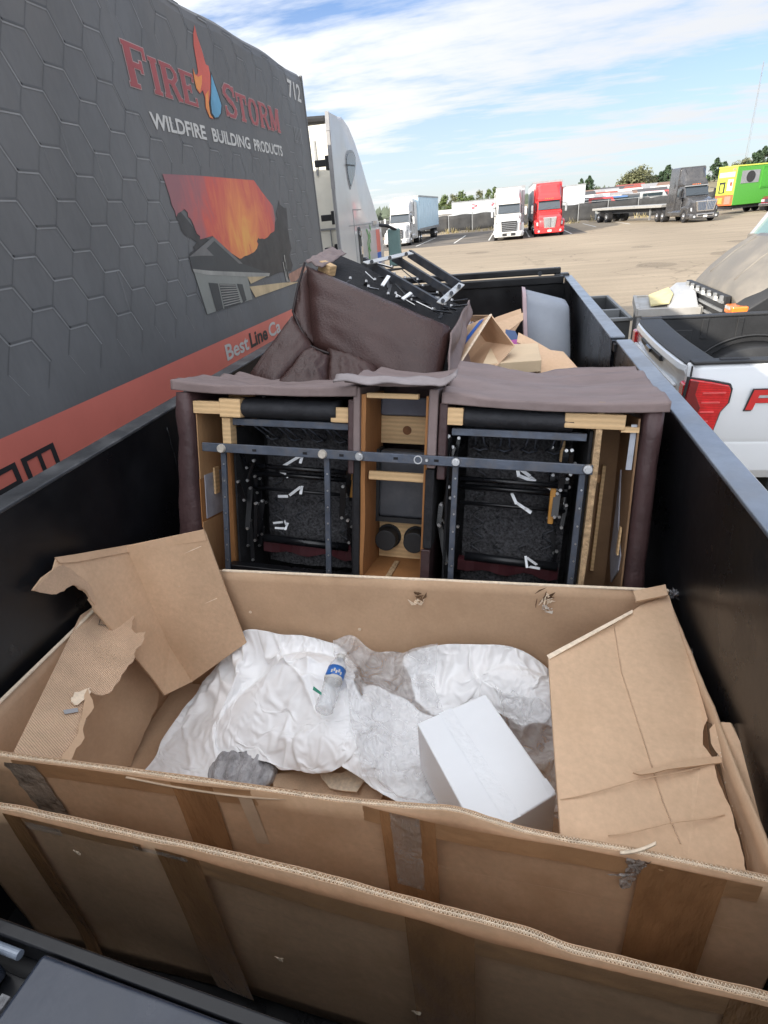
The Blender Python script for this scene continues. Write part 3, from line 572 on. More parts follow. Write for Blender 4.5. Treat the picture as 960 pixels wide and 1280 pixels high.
        for yy in (5.75, 7.05): wheel(t, s * .96, yy, .5, .56, s)
        ob('fuel_tank', G().loft([rr(.3, .45, .98, .2, 2.0, xo=s * .95), rr(.3, .45, .98, .2, 4.6, xo=s * .95)]), chrome if style == 'k' else paint, t)
        ob('side_fairing', G().box((s * 1.2 - .03, 3.7, .5), (s * 1.2 + .03, 5.1, 3.7 if style != 'black' else 1.1)), paint, t, bevel=.02)
    if style == 'fl':
        gr = ob('grille', G().loft([[Vector(q) for q in ((-.60, .17, .62), (.60, .17, .62), (.66, .13, 1.46), (-.66, .13, 1.46))], [Vector(q) for q in ((-.60, -.02, .62), (.60, -.02, .62), (.66, -.04, 1.46), (-.66, -.04, 1.46))]]), black_plastic, t, bevel=.02)
        for k in range(5): ob('grille_bar', G().box((-.58, -.07, .74 + k * .14), (.58, -.03, .775 + k * .14)), mat('satin_grille', (0.30, 0.31, 0.33), .35, metal=.5), gr)
        ob('air_dam', G().box((-.55, -.09, .34), (.55, -.04, .56)), black_plastic, t, bevel=.02)
    else:
        gw, gh = (.56, 1.46) if style == 'k' else (.86, 1.60)
        z0 = .62 if style == 'k' else .80
        gr = ob('grille', G().loft([[Vector(q) for q in ((-gw * .8, .2, z0), (gw * .8, .2, z0), (gw, .14, gh), (-gw, .14, gh))], [Vector(q) for q in ((-gw * .8, .0, z0), (gw * .8, .0, z0), (gw, -.02, gh), (-gw, -.02, gh))]]), chrome, t, bevel=.03)
        core = ob('grille_core', G().add([(-gw * .68, -.025, z0 + .09), (gw * .68, -.025, z0 + .09), (gw * .86, -.035, gh - .09), (-gw * .86, -.035, gh - .09), (-gw * .68, -.01, z0 + .09), (gw * .68, -.01, z0 + .09), (gw * .86, -.02, gh - .09), (-gw * .86, -.02, gh - .09)], [(0, 1, 2, 3), (4, 5, 6, 7), (0, 1, 5, 4), (1, 2, 6, 5), (2, 3, 7, 6), (3, 0, 4, 7)]), mat('grille_dark_blue', (0.10, 0.125, 0.17), .35, metal=.4) if style == 'black' else grey_metal, gr)
        for k in (range(-4, 5) if style == 'k' else range(-5, 6)): ob('grille_bar', G().bar((k * gw * .145, -.05, z0 + .1), (k * gw * .165, -.06, gh - .1), .012, .02), chrome, core)
        ob('grille_spine', G().bar((0, -.07, z0), (0, -.075, gh + .05), .06, .04), chrome, gr)
        if style == 'black':
            ob('lower_intake', G().box((-.7, -.1, .40), (.7, -.05, .64)), chrome, t, bevel=.04)
            ob('intake_mesh', G().box((-.6, -.12, .46), (.6, -.1, .58)), black_plastic, t)
    ob('license_plate', G().box((-.16, -.13, .36), (.16, -.105, .52)), print_white, t)
    ob('chassis', G().box((-.45, 2, .62), (-.32, 7.8, .9)).box((.32, 2, .62), (.45, 7.8, .9)).box((-.5, 5.9, .9), (.5, 6.9, 1.06)).box((-.9, 5.6, .42), (.9, 5.9, .58)).box((-.9, 6.9, .42), (.9, 7.2, .58)), dark_metal, t)
    t.scale = (scale,) * 3; t.rotation_euler.z = rotz; t.location = loc
    return t
def box_trailer(label, side, front, length, loc, rotz, top=4.1, group=None):
    t = thing('box_trailer', label, 'trailer', group=group)
    ob('body', G().box((-1.28, 0, 1.15), (1.28, length, top)), side, t, bevel=.04)
    ob('top_rail', G().box((-1.31, -.03, top - .12), (-1.27, length, top + .03)).box((1.27, -.03, top - .12), (1.31, length, top + .03)).box((-1.27, -.04, top - .12), (1.27, .0, top + .04)), grey_metal, t)
    ob('bottom_rail', G().box((-1.31, 0, 1.05), (-1.26, length, 1.3)).box((1.26, 0, 1.05), (1.31, length, 1.3)), grey_metal, t)
    n = int(length / 1.2)
    for s in (-1, 1):
        for k in range(n): ob('side_post', G().box((s * 1.285 - .012, .5 + k * 1.2, 1.3), (s * 1.285 + .012, .56 + k * 1.2, top - .12)), front, t)
        for yy in (length - 3.0, length - 1.75): wheel(t, s * .96, yy, .5, .56, s)
        ob('landing_leg', G().box((s * .6 - .07, 2.6, .15), (s * .6 + .07, 2.75, 1.1)), grey_metal, t)
    ob('underframe', G().box((-.5, .5, .9), (.5, length - .3, 1.14)).box((-.9, length - 3.4, .45), (.9, length - 1.3, .7)), dark_metal, t)
    t.location = loc; t.rotation_euler.z = rotz
    return t
tractor('white semi tractor with black slatted grille parked beside the red truck', white_paint, 'fl', (-0.08, 54, 0), 0.02, k_top=4.0)
box_trailer('white box trailer coupled behind the white tractor beside the red truck', trailer_white, trailer_white, 14.5, (-0.02, 59.6, 0), 0.02, 4.08)
tractor('bright red semi tractor with a tall chrome grille', red_paint, 'k', (3.3, 55.2, 0), 0.0, k_top=4.12)
box_trailer('white box trailer coupled behind the red tractor', trailer_white, trailer_white, 14.5, (3.28, 60.8, 0), 0.0, 4.28)
tractor('white semi tractor pulling the pale blue box trailer', white_paint, 'fl', (-10.55, 58.2, 0), -0.03, k_top=4.0)
box_trailer('pale blue box trailer behind its white tractor near the green trees', blue_white, blue_white, 14.0, (-10.3, 63.6, 0), -0.03, 4.25)
tractor('black semi tractor with a wide chrome framed grille and no trailer box', black_paint, 'black', (16.3, 58.6, 0), 0.16, k_top=4.25, scale=1.02)
# flatbed behind the black tractor
t = thing('flatbed_trailer', 'long flatbed trailer lying behind the black tractor', 'trailer')
ob('deck', G().box((-1.28, 0, 1.25), (1.28, 14, 1.48)), silver, t, bevel=.02)
ob('frame', G().box((-.55, .3, .85), (-.4, 13.6, 1.25)).box((.4, .3, .85), (.55, 13.6, 1.25)), dark_metal, t)
for s in (-1, 1):
    for yy in (10.6, 12.4): wheel(t, s * .96, yy, .5, .56, s)
    ob('landing_leg', G().box((s * .7 - .07, 2.6, .15), (s * .7 + .07, 2.75, 1.25)), grey_metal, t)
    ob('mud_flap', G().box((s * .96 - .3, 13.2, .3), (s * .96 + .3, 13.22, 1.2)), trailer_white, t)
t.location = (15.3, 65.4, 0); t.rotation_euler.z = 0.34
# trailers behind the fence
tw = box_trailer('white trailer with red scrawled graffiti behind the fence', trailer_white, trailer_white, 8.2, (-8.2, 92.6, 0), R_(-90), 3.65)
gq = G()
for (x, z, sc_) in ((5.0, 2.9, .55), (2.4, 3.0, .35)):
    pts = [Vector((1.302, 8.2 - x - .45 * math.sin(k * .9) * sc_ * 1.6, z + (k - 4) * .09 * sc_ * 1.4)) for k in range(9)]; gq.tube(pts, .055, 5)
ob('graffiti', gq, mat('graffiti_red', (0.42, 0.06, 0.10), .7), tw)
box_trailer('plain white trailer showing beyond the red truck behind the fence', trailer_white, trailer_white, 12, (8.5, 90, 0), -0.05, 4.35)

# green food trailer
t = thing('food_trailer', 'bright green food trailer with a yellow and orange end', 'trailer')
ob('body', G().box((0, 0, .75), (9.5, 2.5, 4.2)), green_paint, t, bevel=.06)
ob('yellow_end_panel', G().box((-.03, .04, 1.75), (-.004, 2.46, 4.12)), yellow_paint, t)
ob('orange_end_panel', G().box((-.03, .04, .78), (-.004, 2.46, 1.74)), orange_paint, t)
ob('end_band', G().box((-.05, .2, 3.3), (-.035, 2.3, 3.75)), mat('pale_yellow_print', (0.78, 0.80, 0.35), .5), t)
for (a, b, c, d, mm) in ((.3, 2.1, 1.0, 3.1, print_white), (1.3, 1.9, 2.1, 2.9, print_black), (1.5, 2.0, 1.9, 2.7, yellow_paint), (.35, 2.5, .7, 2.9, orange_paint), (.3, .9, 1.1, 1.6, print_red), (1.4, .95, 2.1, 1.5, print_orange), (.2, 3.85, .6, 4.05, print_red)):
    ob('end_picture', G().box((-.055 if mm is not yellow_paint else -.07, a, b), (-.036, c, d)), mm, t)
ob('round_badge', G().cyl((1.6, -.02, 3.2), (1.6, -.06, 3.2), .5, n=20), print_black, ob('badge_panel', G().box((.55, -.03, 2.65), (2.6, -.004, 3.75)), grey_metal, t))
ob('serving_hatch', G().box((3.0, -.04, 2.2), (5.6, -.004, 3.9)), mat('green_dark_paint', (0.06, 0.30, 0.035), .4), t, bevel=.02)
ob('hatch_frame', G().box((2.9, -.06, 3.92), (5.7, -.0, 4.0)).box((2.9, -.06, 2.1), (5.7, -.0, 2.18)).box((2.9, -.05, 2.18), (2.97, 0, 3.92)).box((5.63, -.05, 2.18), (5.7, 0, 3.92)), mat('green_dark_paint', (0.06, 0.30, 0.035), .4), t)
ob('oval_logo', G().cyl((7.0, -.02, 3.55), (7.0, -.05, 3.55), .55, n=20), print_white, t)
for k in range(3): ob('logo_stripe', G().box((6.65, -.07, 3.35 + k * .17), (7.35, -.052, 3.42 + k * .17)), green_paint, t)
ob('roof_edge', G().box((-.04, -.05, 4.16), (9.54, 2.55, 4.26)), mat('yellow_trim', (.6, .65, .1), .5), t)
for yy in (.15, 2.35):
    for xx in (4.0, 5.0): 
        ob('wheel', G().cyl((xx, yy - .12, .42), (xx, yy + .12, .42), .42, n=18), black_rubber, t)
ob('skirt', G().box((.3, .2, .45), (9.2, 2.3, .75)), black_plastic, t)
ob('drawbar', G().bar((0, 1.0, .6), (-1.3, 1.25, .6), .1, .1).bar((0, 1.5, .6), (-1.3, 1.25, .6), .1, .1), dark_metal, t)
t.location = (21.9, 70.2, 0); t.rotation_euler.z = R_(24)
# maroon pickup in front of the green trailer
def car_body(rings): return G().loft(rings)
t = thing('maroon_pickup', 'old maroon pickup truck parked in front of the green food trailer', 'pickup')
ob('body', G().loft([rr(.85, .5, .95, .1, 0), rr(.95, .45, 1.08, .1, .25), rr(.95, .45, 1.14, .08, 1.4), rr(.96, .45, 1.16, .08, 2.0), rr(.96, .45, 1.16, .06, 5.2)]), maroon_paint, t, bevel=.02)
ob('cabin', G().loft([rr(.88, 1.1, 1.2, .03, 1.45), rr(.86, 1.1, 1.75, .08, 2.1, top=.7), rr(.86, 1.1, 1.8, .1, 3.0, top=.7), rr(.88, 1.1, 1.2, .03, 3.4)]), maroon_paint, t, bevel=.02)
ob('windshield', G().add([(-.74, 1.46, 1.2), (.74, 1.46, 1.2), (.62, 2.04, 1.73), (-.62, 2.04, 1.73)], [(0, 1, 2, 3)]), window_glass, t, solid=.02)
for s in (-1, 1):
    ob('side_window', G().box((s * .8 - .05, 2.15, 1.2), (s * .8 + .05, 3.0, 1.65)), window_glass, t)
    for yy in (.95, 4.2): wheel(t, s * .86, yy, .4, .25, s, bare_metal)
    ob('headlight', G().box((s * .68 - .14, -.04, .72), (s * .68 + .14, .04, .88)), lamp_glass, t)
    ob('mirror', G().box((s * 1.05 - .1, 1.7, 1.2), (s * 1.05 + .1, 1.78, 1.4)), trailer_white, t)
ob('bumper', G().box((-.95, -.12, .42), (.95, .02, .6)), chrome, t, bevel=.03)
ob('grille', G().box((-.48, -.03, .66), (.48, .03, .9)), dark_metal, t)
t.scale = (1.25,) * 3; t.location = (24.6, 68.0, 0); t.rotation_euler.z = R_(-62)

# ================================================================== PRINTED TRAILER AND ITS TRACTOR (close on the left)
FX = -2.31
fs_t = thing('tarp_side_trailer', 'dark tarp sided trailer printed with hexagons, fire picture and red lettering', 'trailer', (-3.6, 0, 0))
def tarp_face(u, v):
    y = -9 + 16.46 * u; z = 1.02 + 3.08 * v
    top = 0.014 * math.sin(y * 2.1) + 0.010 * math.sin(y * 5.3 + 1) if v > .9 else 0
    return Vector((FX, y, z + top))
def ring_y(y):
    tz = 4.10 + 0.010 * math.sin(y * 2.3) + 0.008 * math.sin(y * 5.9 + 1)
    return [Vector(p) for p in ((FX, y, 1.02), (FX, y, 2.0), (FX, y, 3.2), (FX, y, tz - .10), (FX - .012, y, tz - .045), (FX - .045, y, tz - .012), (FX - .12, y, tz), (-4.75, y, tz), (-4.86, y, 4.0), (-4.86, y, 1.02))]
ob('tarp_shell', G().loft([ring_y(-9 + 16.46 * k / 90) for k in range(91)]), tarp, fs_t, smooth=False)
ob('end_post', G().box((FX - .02, 7.465, 1.0), (FX + .004, 7.50, 4.07)), print_dark, fs_t); ob('end_post', G().box((-4.86, 7.465, 1.0), (-4.80, 7.50, 4.07)), print_dark, fs_t)
ob('side_rail', G().box((FX - .06, -9, .88), (FX + .012, 7.47, 1.03)).box((-4.87, -9, .88), (-4.8, 7.47, 1.03)), black_steel, fs_t)
ob('underframe', G().box((-4.2, -8.5, .7), (-3.0, 7.2, .99)), dark_metal, fs_t)
for s, x in ((1, -2.72), (-1, -4.45)):
    for yy in (-6.6, -5.3): wheel(fs_t, x, yy, .5, .56, s)
    ob('landing_leg', G().box((x - .07, 4.4, .1), (x + .07, 4.55, .88)), grey_metal, fs_t)
def fp(y, z, e): return Vector((FX + e, y, z))
def fpr(u, v, e):
    p = P(u, v, X=FX); return Vector((FX + e, p.y, p.z))
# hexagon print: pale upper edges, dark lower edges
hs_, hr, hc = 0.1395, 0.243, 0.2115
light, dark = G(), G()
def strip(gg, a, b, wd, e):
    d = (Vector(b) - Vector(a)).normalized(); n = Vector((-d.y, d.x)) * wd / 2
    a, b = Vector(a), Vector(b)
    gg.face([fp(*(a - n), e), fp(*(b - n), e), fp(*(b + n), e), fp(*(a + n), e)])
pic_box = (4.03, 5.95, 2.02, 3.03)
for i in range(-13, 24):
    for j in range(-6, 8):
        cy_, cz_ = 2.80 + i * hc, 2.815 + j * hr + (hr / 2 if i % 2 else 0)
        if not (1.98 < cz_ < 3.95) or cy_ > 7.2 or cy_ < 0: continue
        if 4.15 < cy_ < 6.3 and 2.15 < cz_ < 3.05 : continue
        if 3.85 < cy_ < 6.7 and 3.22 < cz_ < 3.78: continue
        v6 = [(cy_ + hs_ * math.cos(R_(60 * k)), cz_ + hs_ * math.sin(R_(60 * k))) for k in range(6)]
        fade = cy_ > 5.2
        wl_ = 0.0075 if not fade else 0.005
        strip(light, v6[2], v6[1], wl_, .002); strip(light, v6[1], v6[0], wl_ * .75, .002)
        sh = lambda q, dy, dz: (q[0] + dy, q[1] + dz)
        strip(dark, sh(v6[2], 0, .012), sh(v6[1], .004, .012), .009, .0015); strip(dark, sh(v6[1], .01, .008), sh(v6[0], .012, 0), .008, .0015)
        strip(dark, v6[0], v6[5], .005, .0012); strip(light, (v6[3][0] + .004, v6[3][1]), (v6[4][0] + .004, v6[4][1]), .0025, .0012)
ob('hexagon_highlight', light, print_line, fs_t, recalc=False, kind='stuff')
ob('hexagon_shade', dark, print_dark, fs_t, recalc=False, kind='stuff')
# red band along the foot of the tarp
ob('red_band', G().add([fp(-2, 1.835, .003), fp(2.06, 1.835, .003), fp(6.2, 1.80, .003), fp(7.44, 1.79, .003), fp(7.44, 1.22, .003), fp(-2, 1.22, .003)], [(0, 1, 2, 3, 4, 5)]), print_red, fs_t, recalc=False)
def flat_text(name, vs, fs, y0, z0, e, m, slope=0.0, lift=False):
    gg = G(); gg.add([fp(y0 + x, z0 + y + slope * x, e + (.00012 * ((k // 4) % 12) if lift else 0)) for k, (x, y) in enumerate(vs)], [tuple(f) for f in fs]); return ob(name, gg, m, fs_t, recalc=False)
def fit_text(name, s, y0, y1, z0, hcap, e, m, slope=0.0, fat=.022):
    vs, fs = text_geo(s, 1.0, fat=fat); mx = max(p[0] for p in vs); mn = min(p[0] for p in vs); h = max(p[1] for p in vs)
    vs = [((x - mn) * (y1 - y0) / (mx - mn), y * hcap / h) for x, y in vs]; return flat_text(name, vs, fs, y0, z0, e, m, slope)
for word, y0, y1, z0, hh in (('FIRE', 3.90, 4.80, 3.445, .198), ('STORM', 5.26, 6.56, 3.445, .198)):
    vs, fs, x = serif_geo(word, hh, 1.0, 0, 1.16); k = (y1 - y0) / x
    def sc_v(vs, k=k): return [(a * k, b) for a, b in vs]
    vo, fo, _ = serif_geo(word, hh, 1.0, .020, 1.16)
    if word == 'FIRE':   # the F drops below and rises above its neighbours
        big = len(SERIF['F'][1]) * 4
        vs = [(a, b * 1.0) for a, b in vs]
    flat_text('letter_outline', sc_v(vo), fo, y0, z0, .0035, print_pink, lift=True); flat_text('letters', sc_v(vs), fs, y0, z0, .0052, print_letter_red, lift=True)
for wd_, a_, b__ in (('WILDFIRE', 4.05, 4.82), ('BUILDING', 4.93, 5.67), ('PRODUCTS', 5.76, 6.50)): fit_text('slogan_word', wd_, a_, b__, 3.245, .088, .004, print_white, fat=.03)
fit_text('fleet_number', '712', 6.95, 7.36, 3.81, .155, .004, print_white)
fit_text('web_address', 'Best', 4.40, 4.86, 1.645, .125, .006, print_white)
fit_text('web_address', 'Line', 4.90, 5.32, 1.645, .125, .006, print_black, fat=.03)
fit_text('web_address', 'Ca', 5.36, 5.68, 1.645, .125, .006, print_white)
def bars(name, lst, y0, z0, e, m):
    gg = G()
    for a, b, c, d in lst: gg.face([fp(y0 + a, z0 + b, e), fp(y0 + c, z0 + b, e), fp(y0 + c, z0 + d, e), fp(y0 + a, z0 + d, e)])
    return ob(name, gg, m, fs_t, recalc=False)
bars('web_address', [(0, 0, .19, .025), (0, .085, .19, .11), (0, .025, .03, .085), (.16, .025, .19, .085), (.225, 0, .255, .11), (.255, .085, .45, .11), (.325, 0, .352, .085), (.42, 0, .45, .085), (-.22, 0, -.04, .025), (-.22, .085, -.04, .11), (-.22, .025, -.19, .085)], 1.89, 1.60, .006, print_black)
gg = G()
for k in range(5): gg.face([fp(6.98 + k * .05, 3.40, .004), fp(7.0 + k * .05, 3.40, .004), fp(7.0 + k * .05, 3.55, .004), fp(6.98 + k * .05, 3.55, .004)])
ob('reflector_strip', gg, print_line, fs_t, recalc=False)
gr_ = random.Random(12); gg = G()
for k in range(26):
    y, z = gr_.uniform(.8, 7.2), gr_.uniform(2.4, 4.02); L_ = gr_.uniform(.06, .30); wd = gr_.uniform(.004, .016)
    gg.face([fp(y, z, .0062), fp(y + wd, z, .0062), fp(y + wd * .6 + .01, z - L_, .0062), fp(y + .01, z - L_, .0062)])
ob('grime_streak', gg, mat('grime_pale', (0.26, 0.26, 0.26), .7, alpha=.22), fs_t, recalc=False, kind='stuff')
# flame and drop emblem
def printed(name, pts, e, m): return ob(name, G().face([fpr(u, v, e) for u, v in pts]), m, fs_t, recalc=False)
def cr(x, y): return (130 + x / 3.556, 20 + y / 3.556)
printed('flame', [cr(*q) for q in ((400, 40), (412, 90), (432, 150), (450, 215), (462, 222), (470, 262), (472, 330), (464, 390), (470, 440), (484, 458), (468, 452), (450, 410), (446, 360), (436, 330), (424, 346), (412, 330), (404, 300), (396, 270), (392, 230), (402, 258), (412, 262), (416, 248), (408, 200), (396, 130), (394, 80))], .0045, print_flame)
printed('flame_core', [cr(*q) for q in ((394, 236), (402, 262), (416, 272), (432, 262), (432, 300), (424, 340), (408, 322), (398, 280))], .0055, print_orange)
printed('flame_tongue', [cr(*q) for q in ((462, 330), (462, 385), (470, 436), (484, 456), (466, 448), (450, 405), (448, 350))], .0055, print_orange)
printed('drop_outline', [cr(*q) for q in ((472, 244), (488, 290), (508, 345), (524, 395), (522, 432), (508, 456), (490, 458), (474, 436), (468, 390), (470, 330))], .0050, print_black)
printed('drop', [cr(*q) for q in ((474, 258), (487, 298), (504, 348), (519, 398), (516, 432), (505, 450), (491, 452), (478, 432), (472, 390), (474, 330))], .0060, print_blue)
# printed picture of a wildfire above a house
def ph(x, y): return (190 + x / 5.053, 200 + y / 5.053)
fire = bpy.data.materials.new('print_wildfire'); fire.use_nodes = True
ft = fire.node_tree; fb = ft.nodes['Principled BSDF']; fb.inputs['Roughness'].default_value = .5
c0 = fpr(*ph(600, 500), 0); tcn = ft.nodes.new('ShaderNodeTexCoord')
nz = ft.nodes.new('ShaderNodeTexNoise'); nz.inputs['Scale'].default_value = 2.6; nz.inputs['Detail'].default_value = 10; nz.inputs['Roughness'].default_value = .62; nz.inputs['Distortion'].default_value = .8
fm = ft.nodes.new('ShaderNodeMapping'); fm.inputs['Scale'].default_value = (1, 2.2, .9); fm.inputs['Rotation'].default_value = (R_(28), 0, 0); ft.links.new(tcn.outputs['Object'], fm.inputs[0]); ft.links.new(fm.outputs[0], nz.inputs['Vector'])
dv = ft.nodes.new('ShaderNodeVectorMath'); dv.operation = 'DISTANCE'; ft.links.new(tcn.outputs['Object'], dv.inputs[0]); dv.inputs[1].default_value = tuple(c0 - OFF[fs_t.name])
ad = ft.nodes.new('ShaderNodeMath'); ad.operation = 'MULTIPLY_ADD'; ft.links.new(nz.outputs[0], ad.inputs[0]); ad.inputs[1].default_value = 1.15; ft.links.new(dv.outputs['Value'], ad.inputs[2])
rampn = ft.nodes.new('ShaderNodeValToRGB'); rampn.color_ramp.elements[0].position = .50; rampn.color_ramp.elements[0].color = (0.85, 0.52, 0.10, 1)
rampn.color_ramp.elements[1].position = 1.0; rampn.color_ramp.elements[1].color = (0.30, 0.12, 0.13, 1)
for pos, c in ((.66, (0.80, 0.26, 0.08, 1)), (.82, (0.62, 0.10, 0.07, 1)), (.92, (0.42, 0.12, 0.12, 1))):
    e_ = rampn.color_ramp.elements.new(pos); e_.color = c
mr_ = ft.nodes.new('ShaderNodeMapRange'); mr_.inputs[1].default_value = .3; mr_.inputs[2].default_value = 1.9; ft.links.new(ad.outputs[0], mr_.inputs[0])
mr_.inputs[3].default_value = .50; mr_.inputs[4].default_value = 1.08
ft.links.new(mr_.outputs[0], rampn.inputs[0]); ft.links.new(rampn.outputs[0], fb.inputs['Base Color'])
rr_ = random.Random(5)
def ragged(pts, amp=14, n=5):
    o = []
    for k, p in enumerate(pts):
        q = pts[(k + 1) % len(pts)]; o.append(p)
        for i in range(1, n): f = i / n; o.append((p[0] + (q[0] - p[0]) * f + rr_.uniform(-amp, amp), p[1] + (q[1] - p[1]) * f + rr_.uniform(-amp, amp)))
    return o
printed('printed_trees', [ph(*q) for q in ragged([(95, 225), (300, 470), (480, 560), (600, 600), (680, 470), (770, 400), (800, 250), (850, 330), (880, 560), (880, 700), (735, 740), (560, 720), (250, 690), (235, 600), (280, 520), (180, 440), (150, 340)], 12, 4)], .0030, mat('print_smoky_black', (0.045, 0.042, 0.042), .5, var=.4, scale=7))
printed('printed_fire', [ph(*q) for q in ([(62, 88), (300, 100), (640, 128), (690, 200), (760, 290), (775, 370)] + ragged([(770, 450), (705, 500), (670, 490), (660, 560), (602, 602), (552, 624)], 7, 3)[:-2] + [(470, 570), (380, 480)] + ragged([(300, 502), (270, 440), (240, 370), (200, 310), (150, 360), (110, 235)], 10, 3)[:-2])], .0045, fire)
pr_beige = mat('print_house_wall', (0.27, 0.275, 0.25), .5, var=.1, scale=4); pr_dk = mat('print_house_dark', (0.06, 0.062, 0.064), .5, var=.1); pr_eave = mat('print_house_eave', (0.34, 0.33, 0.30), .5, var=.2, scale=6); pr_cream = mat('print_house_cream', (0.58, 0.44, 0.26), .5, var=.2, scale=6)
printed('printed_house_roof', [ph(*q) for q in ((230, 612), (382, 484), (568, 655), (740, 715), (590, 735), (250, 690))], .0060, pr_dk)
printed('printed_house_rake', [ph(*q) for q in ((230, 612), (382, 484), (400, 500), (340, 560), (385, 605), (300, 605))], .0070, mat('print_rake_grey', (0.17, 0.165, 0.16), .5, var=.15, scale=9))
printed('printed_house_rake', [ph(*q) for q in ((382, 484), (568, 655), (545, 655), (375, 500))], .0075, mat('print_rake_grey', (0.17, 0.165, 0.16), .5))
printed('printed_house_wall', [ph(*q) for q in ((255, 690), (600, 735), (630, 880), (345, 975))], .0065, pr_beige)
printed('printed_house_eave', [ph(*q) for q in ((250, 688), (360, 700), (740, 715), (735, 735), (600, 738), (350, 726), (258, 708))], .0080, pr_eave)
printed('printed_window', [ph(*q) for q in ((350, 775), (410, 780), (445, 940), (400, 955))], .0085, pr_dk)
printed('printed_window', [ph(*q) for q in ((530, 782), (566, 785), (592, 885), (572, 900))], .0085, pr_dk)
printed('printed_window', [ph(*q) for q in ((418, 782), (522, 784), (556, 905), (452, 938))], .0082, pr_dk)
for k in range(9):
    z = k / 9; printed('printed_blind_slat', [ph(*q) for q in ((420 + 32 * z, 786 + 150 * z), (524 + 32 * z, 788 + 118 * z), (525.5 + 32 * z, 793 + 118 * z), (421.5 + 32 * z, 792 + 150 * z))], .0090, pr_eave)
printed('printed_annex', [ph(*q) for q in ((598, 738), (735, 728), (620, 782))], .0070, pr_cream)
printed('printed_annex', [ph(*q) for q in ((612, 800), (820, 775), (925, 770), (800, 815), (650, 868))], .0070, pr_cream)
printed('printed_annex_roof', [ph(*q) for q in ((860, 720), (960, 665), (975, 690), (905, 765), (860, 775))], .0070, mat('print_annex_roof', (0.42, 0.22, 0.16), .5, var=.3, scale=8))
for k in range(5): printed('printed_branch', [ph(*q) for q in ((820 + k * 8, 600 + abs(k - 1) * 45), (826 + k * 8, 600 + abs(k - 1) * 45), (852 + k * 5, 770), (846 + k * 5, 770))], .0078, pr_eave)

# tractor ahead of the printed trailer
t = thing('sleeper_tractor', 'close white sleeper tractor coupled ahead of the dark printed trailer', 'truck', (-3.6, 9, 0))
XS = -2.36
side = [(8.98, .75), (8.98, 3.84), (9.12, 3.90), (9.45, 3.93), (9.75, 3.86), (10.06, 3.69), (10.36, 3.46), (10.66, 3.18), (10.98, 2.93), (11.27, 2.68), (11.52, 2.42), (11.66, 2.2), (11.66, .75)]
def side_ring(x, inset): return [Vector((x, y - (inset if y > 9.3 else 0), z - (inset * .8 if z > 2.6 else 0))) for y, z in side]
ob('sleeper_body', G().loft([side_ring(-4.86, .12), side_ring(-4.82, .03), side_ring(-4.74, 0), side_ring(-2.46, 0), side_ring(-2.39, .015), side_ring(XS, .06)]), white_paint, t, bevel=.015, angle=40)
ob('back_panel', G().box((-4.76, 8.925, .95), (-2.42, 8.975, 3.80)), cream_paint, t, bevel=.03)
ob('back_seam', G().box((-4.76, 8.913, 2.50), (-2.42, 8.923, 2.525)).box((-2.60, 8.913, 1.0), (-2.585, 8.923, 2.5)).box((-2.70, 8.910, 3.2), (-2.67, 8.922, 3.62)), grey_metal, t)
ob('roof_seal', G().tube([(-4.7, 8.93, 3.84), (-3.6, 8.93, 3.90), (-2.5, 8.93, 3.85)], .045, 8), black_rubber, t)
def ext_ring(y, z, i_=0): return [Vector((XS - .035 - i_, y, z)), Vector((XS + .02 - i_, y + .02, z)), Vector((XS + .02 - i_, 9.05, z)), Vector((XS - .035 - i_, 9.05, z))]
fx = ob('side_extender', G().loft([ext_ring(8.50, .9), ext_ring(8.50, 3.0), ext_ring(8.54, 3.66), ext_ring(8.62, 3.88, .01)]), white_paint, t, bevel=.008)
ob('extender_edge', G().bar((XS - .0, 8.49, .9), (XS - .0, 8.49, 3.0), .05, .03).bar((XS - .0, 8.49, 3.0), (XS - .0, 8.53, 3.66), .05, .03).bar((XS - .0, 8.53, 3.66), (XS - .012, 8.61, 3.88), .05, .03), mat('extender_rubber_grey', (0.24, 0.24, 0.245), .6), fx)
for z in (3.28, 2.62, 2.20): ob('hinge_bracket', G().box((XS - .26, 8.60, z), (XS - .04, 8.68, z + .08)).box((XS - .10, 8.57, z - .05), (XS - .04, 8.71, z + .12)), black_plastic, t, bevel=.01)
def tear(inset, e):
    c = [(437.5, 189.8), (434.8, 190.4), (433, 193), (432.0, 198), (432.6, 207), (434, 219), (435.6, 227), (437.6, 234), (439.5, 228), (441.9, 219), (443.4, 207), (443.2, 198), (441.6, 193), (439.6, 190.4)]
    mx, my = 437.5, 210
    return [Vector((XS + e, P(mx + (u - mx) * inset, my + (v - my) * inset, X=XS).y, P(mx + (u - mx) * inset, my + (v - my) * inset, X=XS).z)) for u, v in c]
wf = ob('window_frame', G().loft([tear(1.12, -.09), tear(1.12, .008)]), grey_metal, t)
ob('window_pane', G().loft([tear(.95, -.09), tear(.95, .016)]), mat('tinted_side_glass', (0.10, 0.115, 0.135), .12, var=.1), wf)
ob('pane_bar', G().bar(P(432.6, 206, X=XS + .018), P(443.2, 207, X=XS + .018), .02, .006, (1, 0, 0)), black_plastic, wf)
dh = P(450, 285, X=XS)
ob('door_recess', G().loft([rr(.09, 1.85, 2.62, .085, 0)], cap=True) if False else G().box((XS - .1, 9.62, 1.9), (XS + .012, 9.86, 2.52)), black_plastic, t, bevel=.05)
ob('door_handle', G().box((XS + .012, 9.69, 2.1), (XS + .03, 9.79, 2.22)).cyl((XS + .01, 9.74, 2.40), (XS + .03, 9.74, 2.40), .05, n=12), chrome, t)
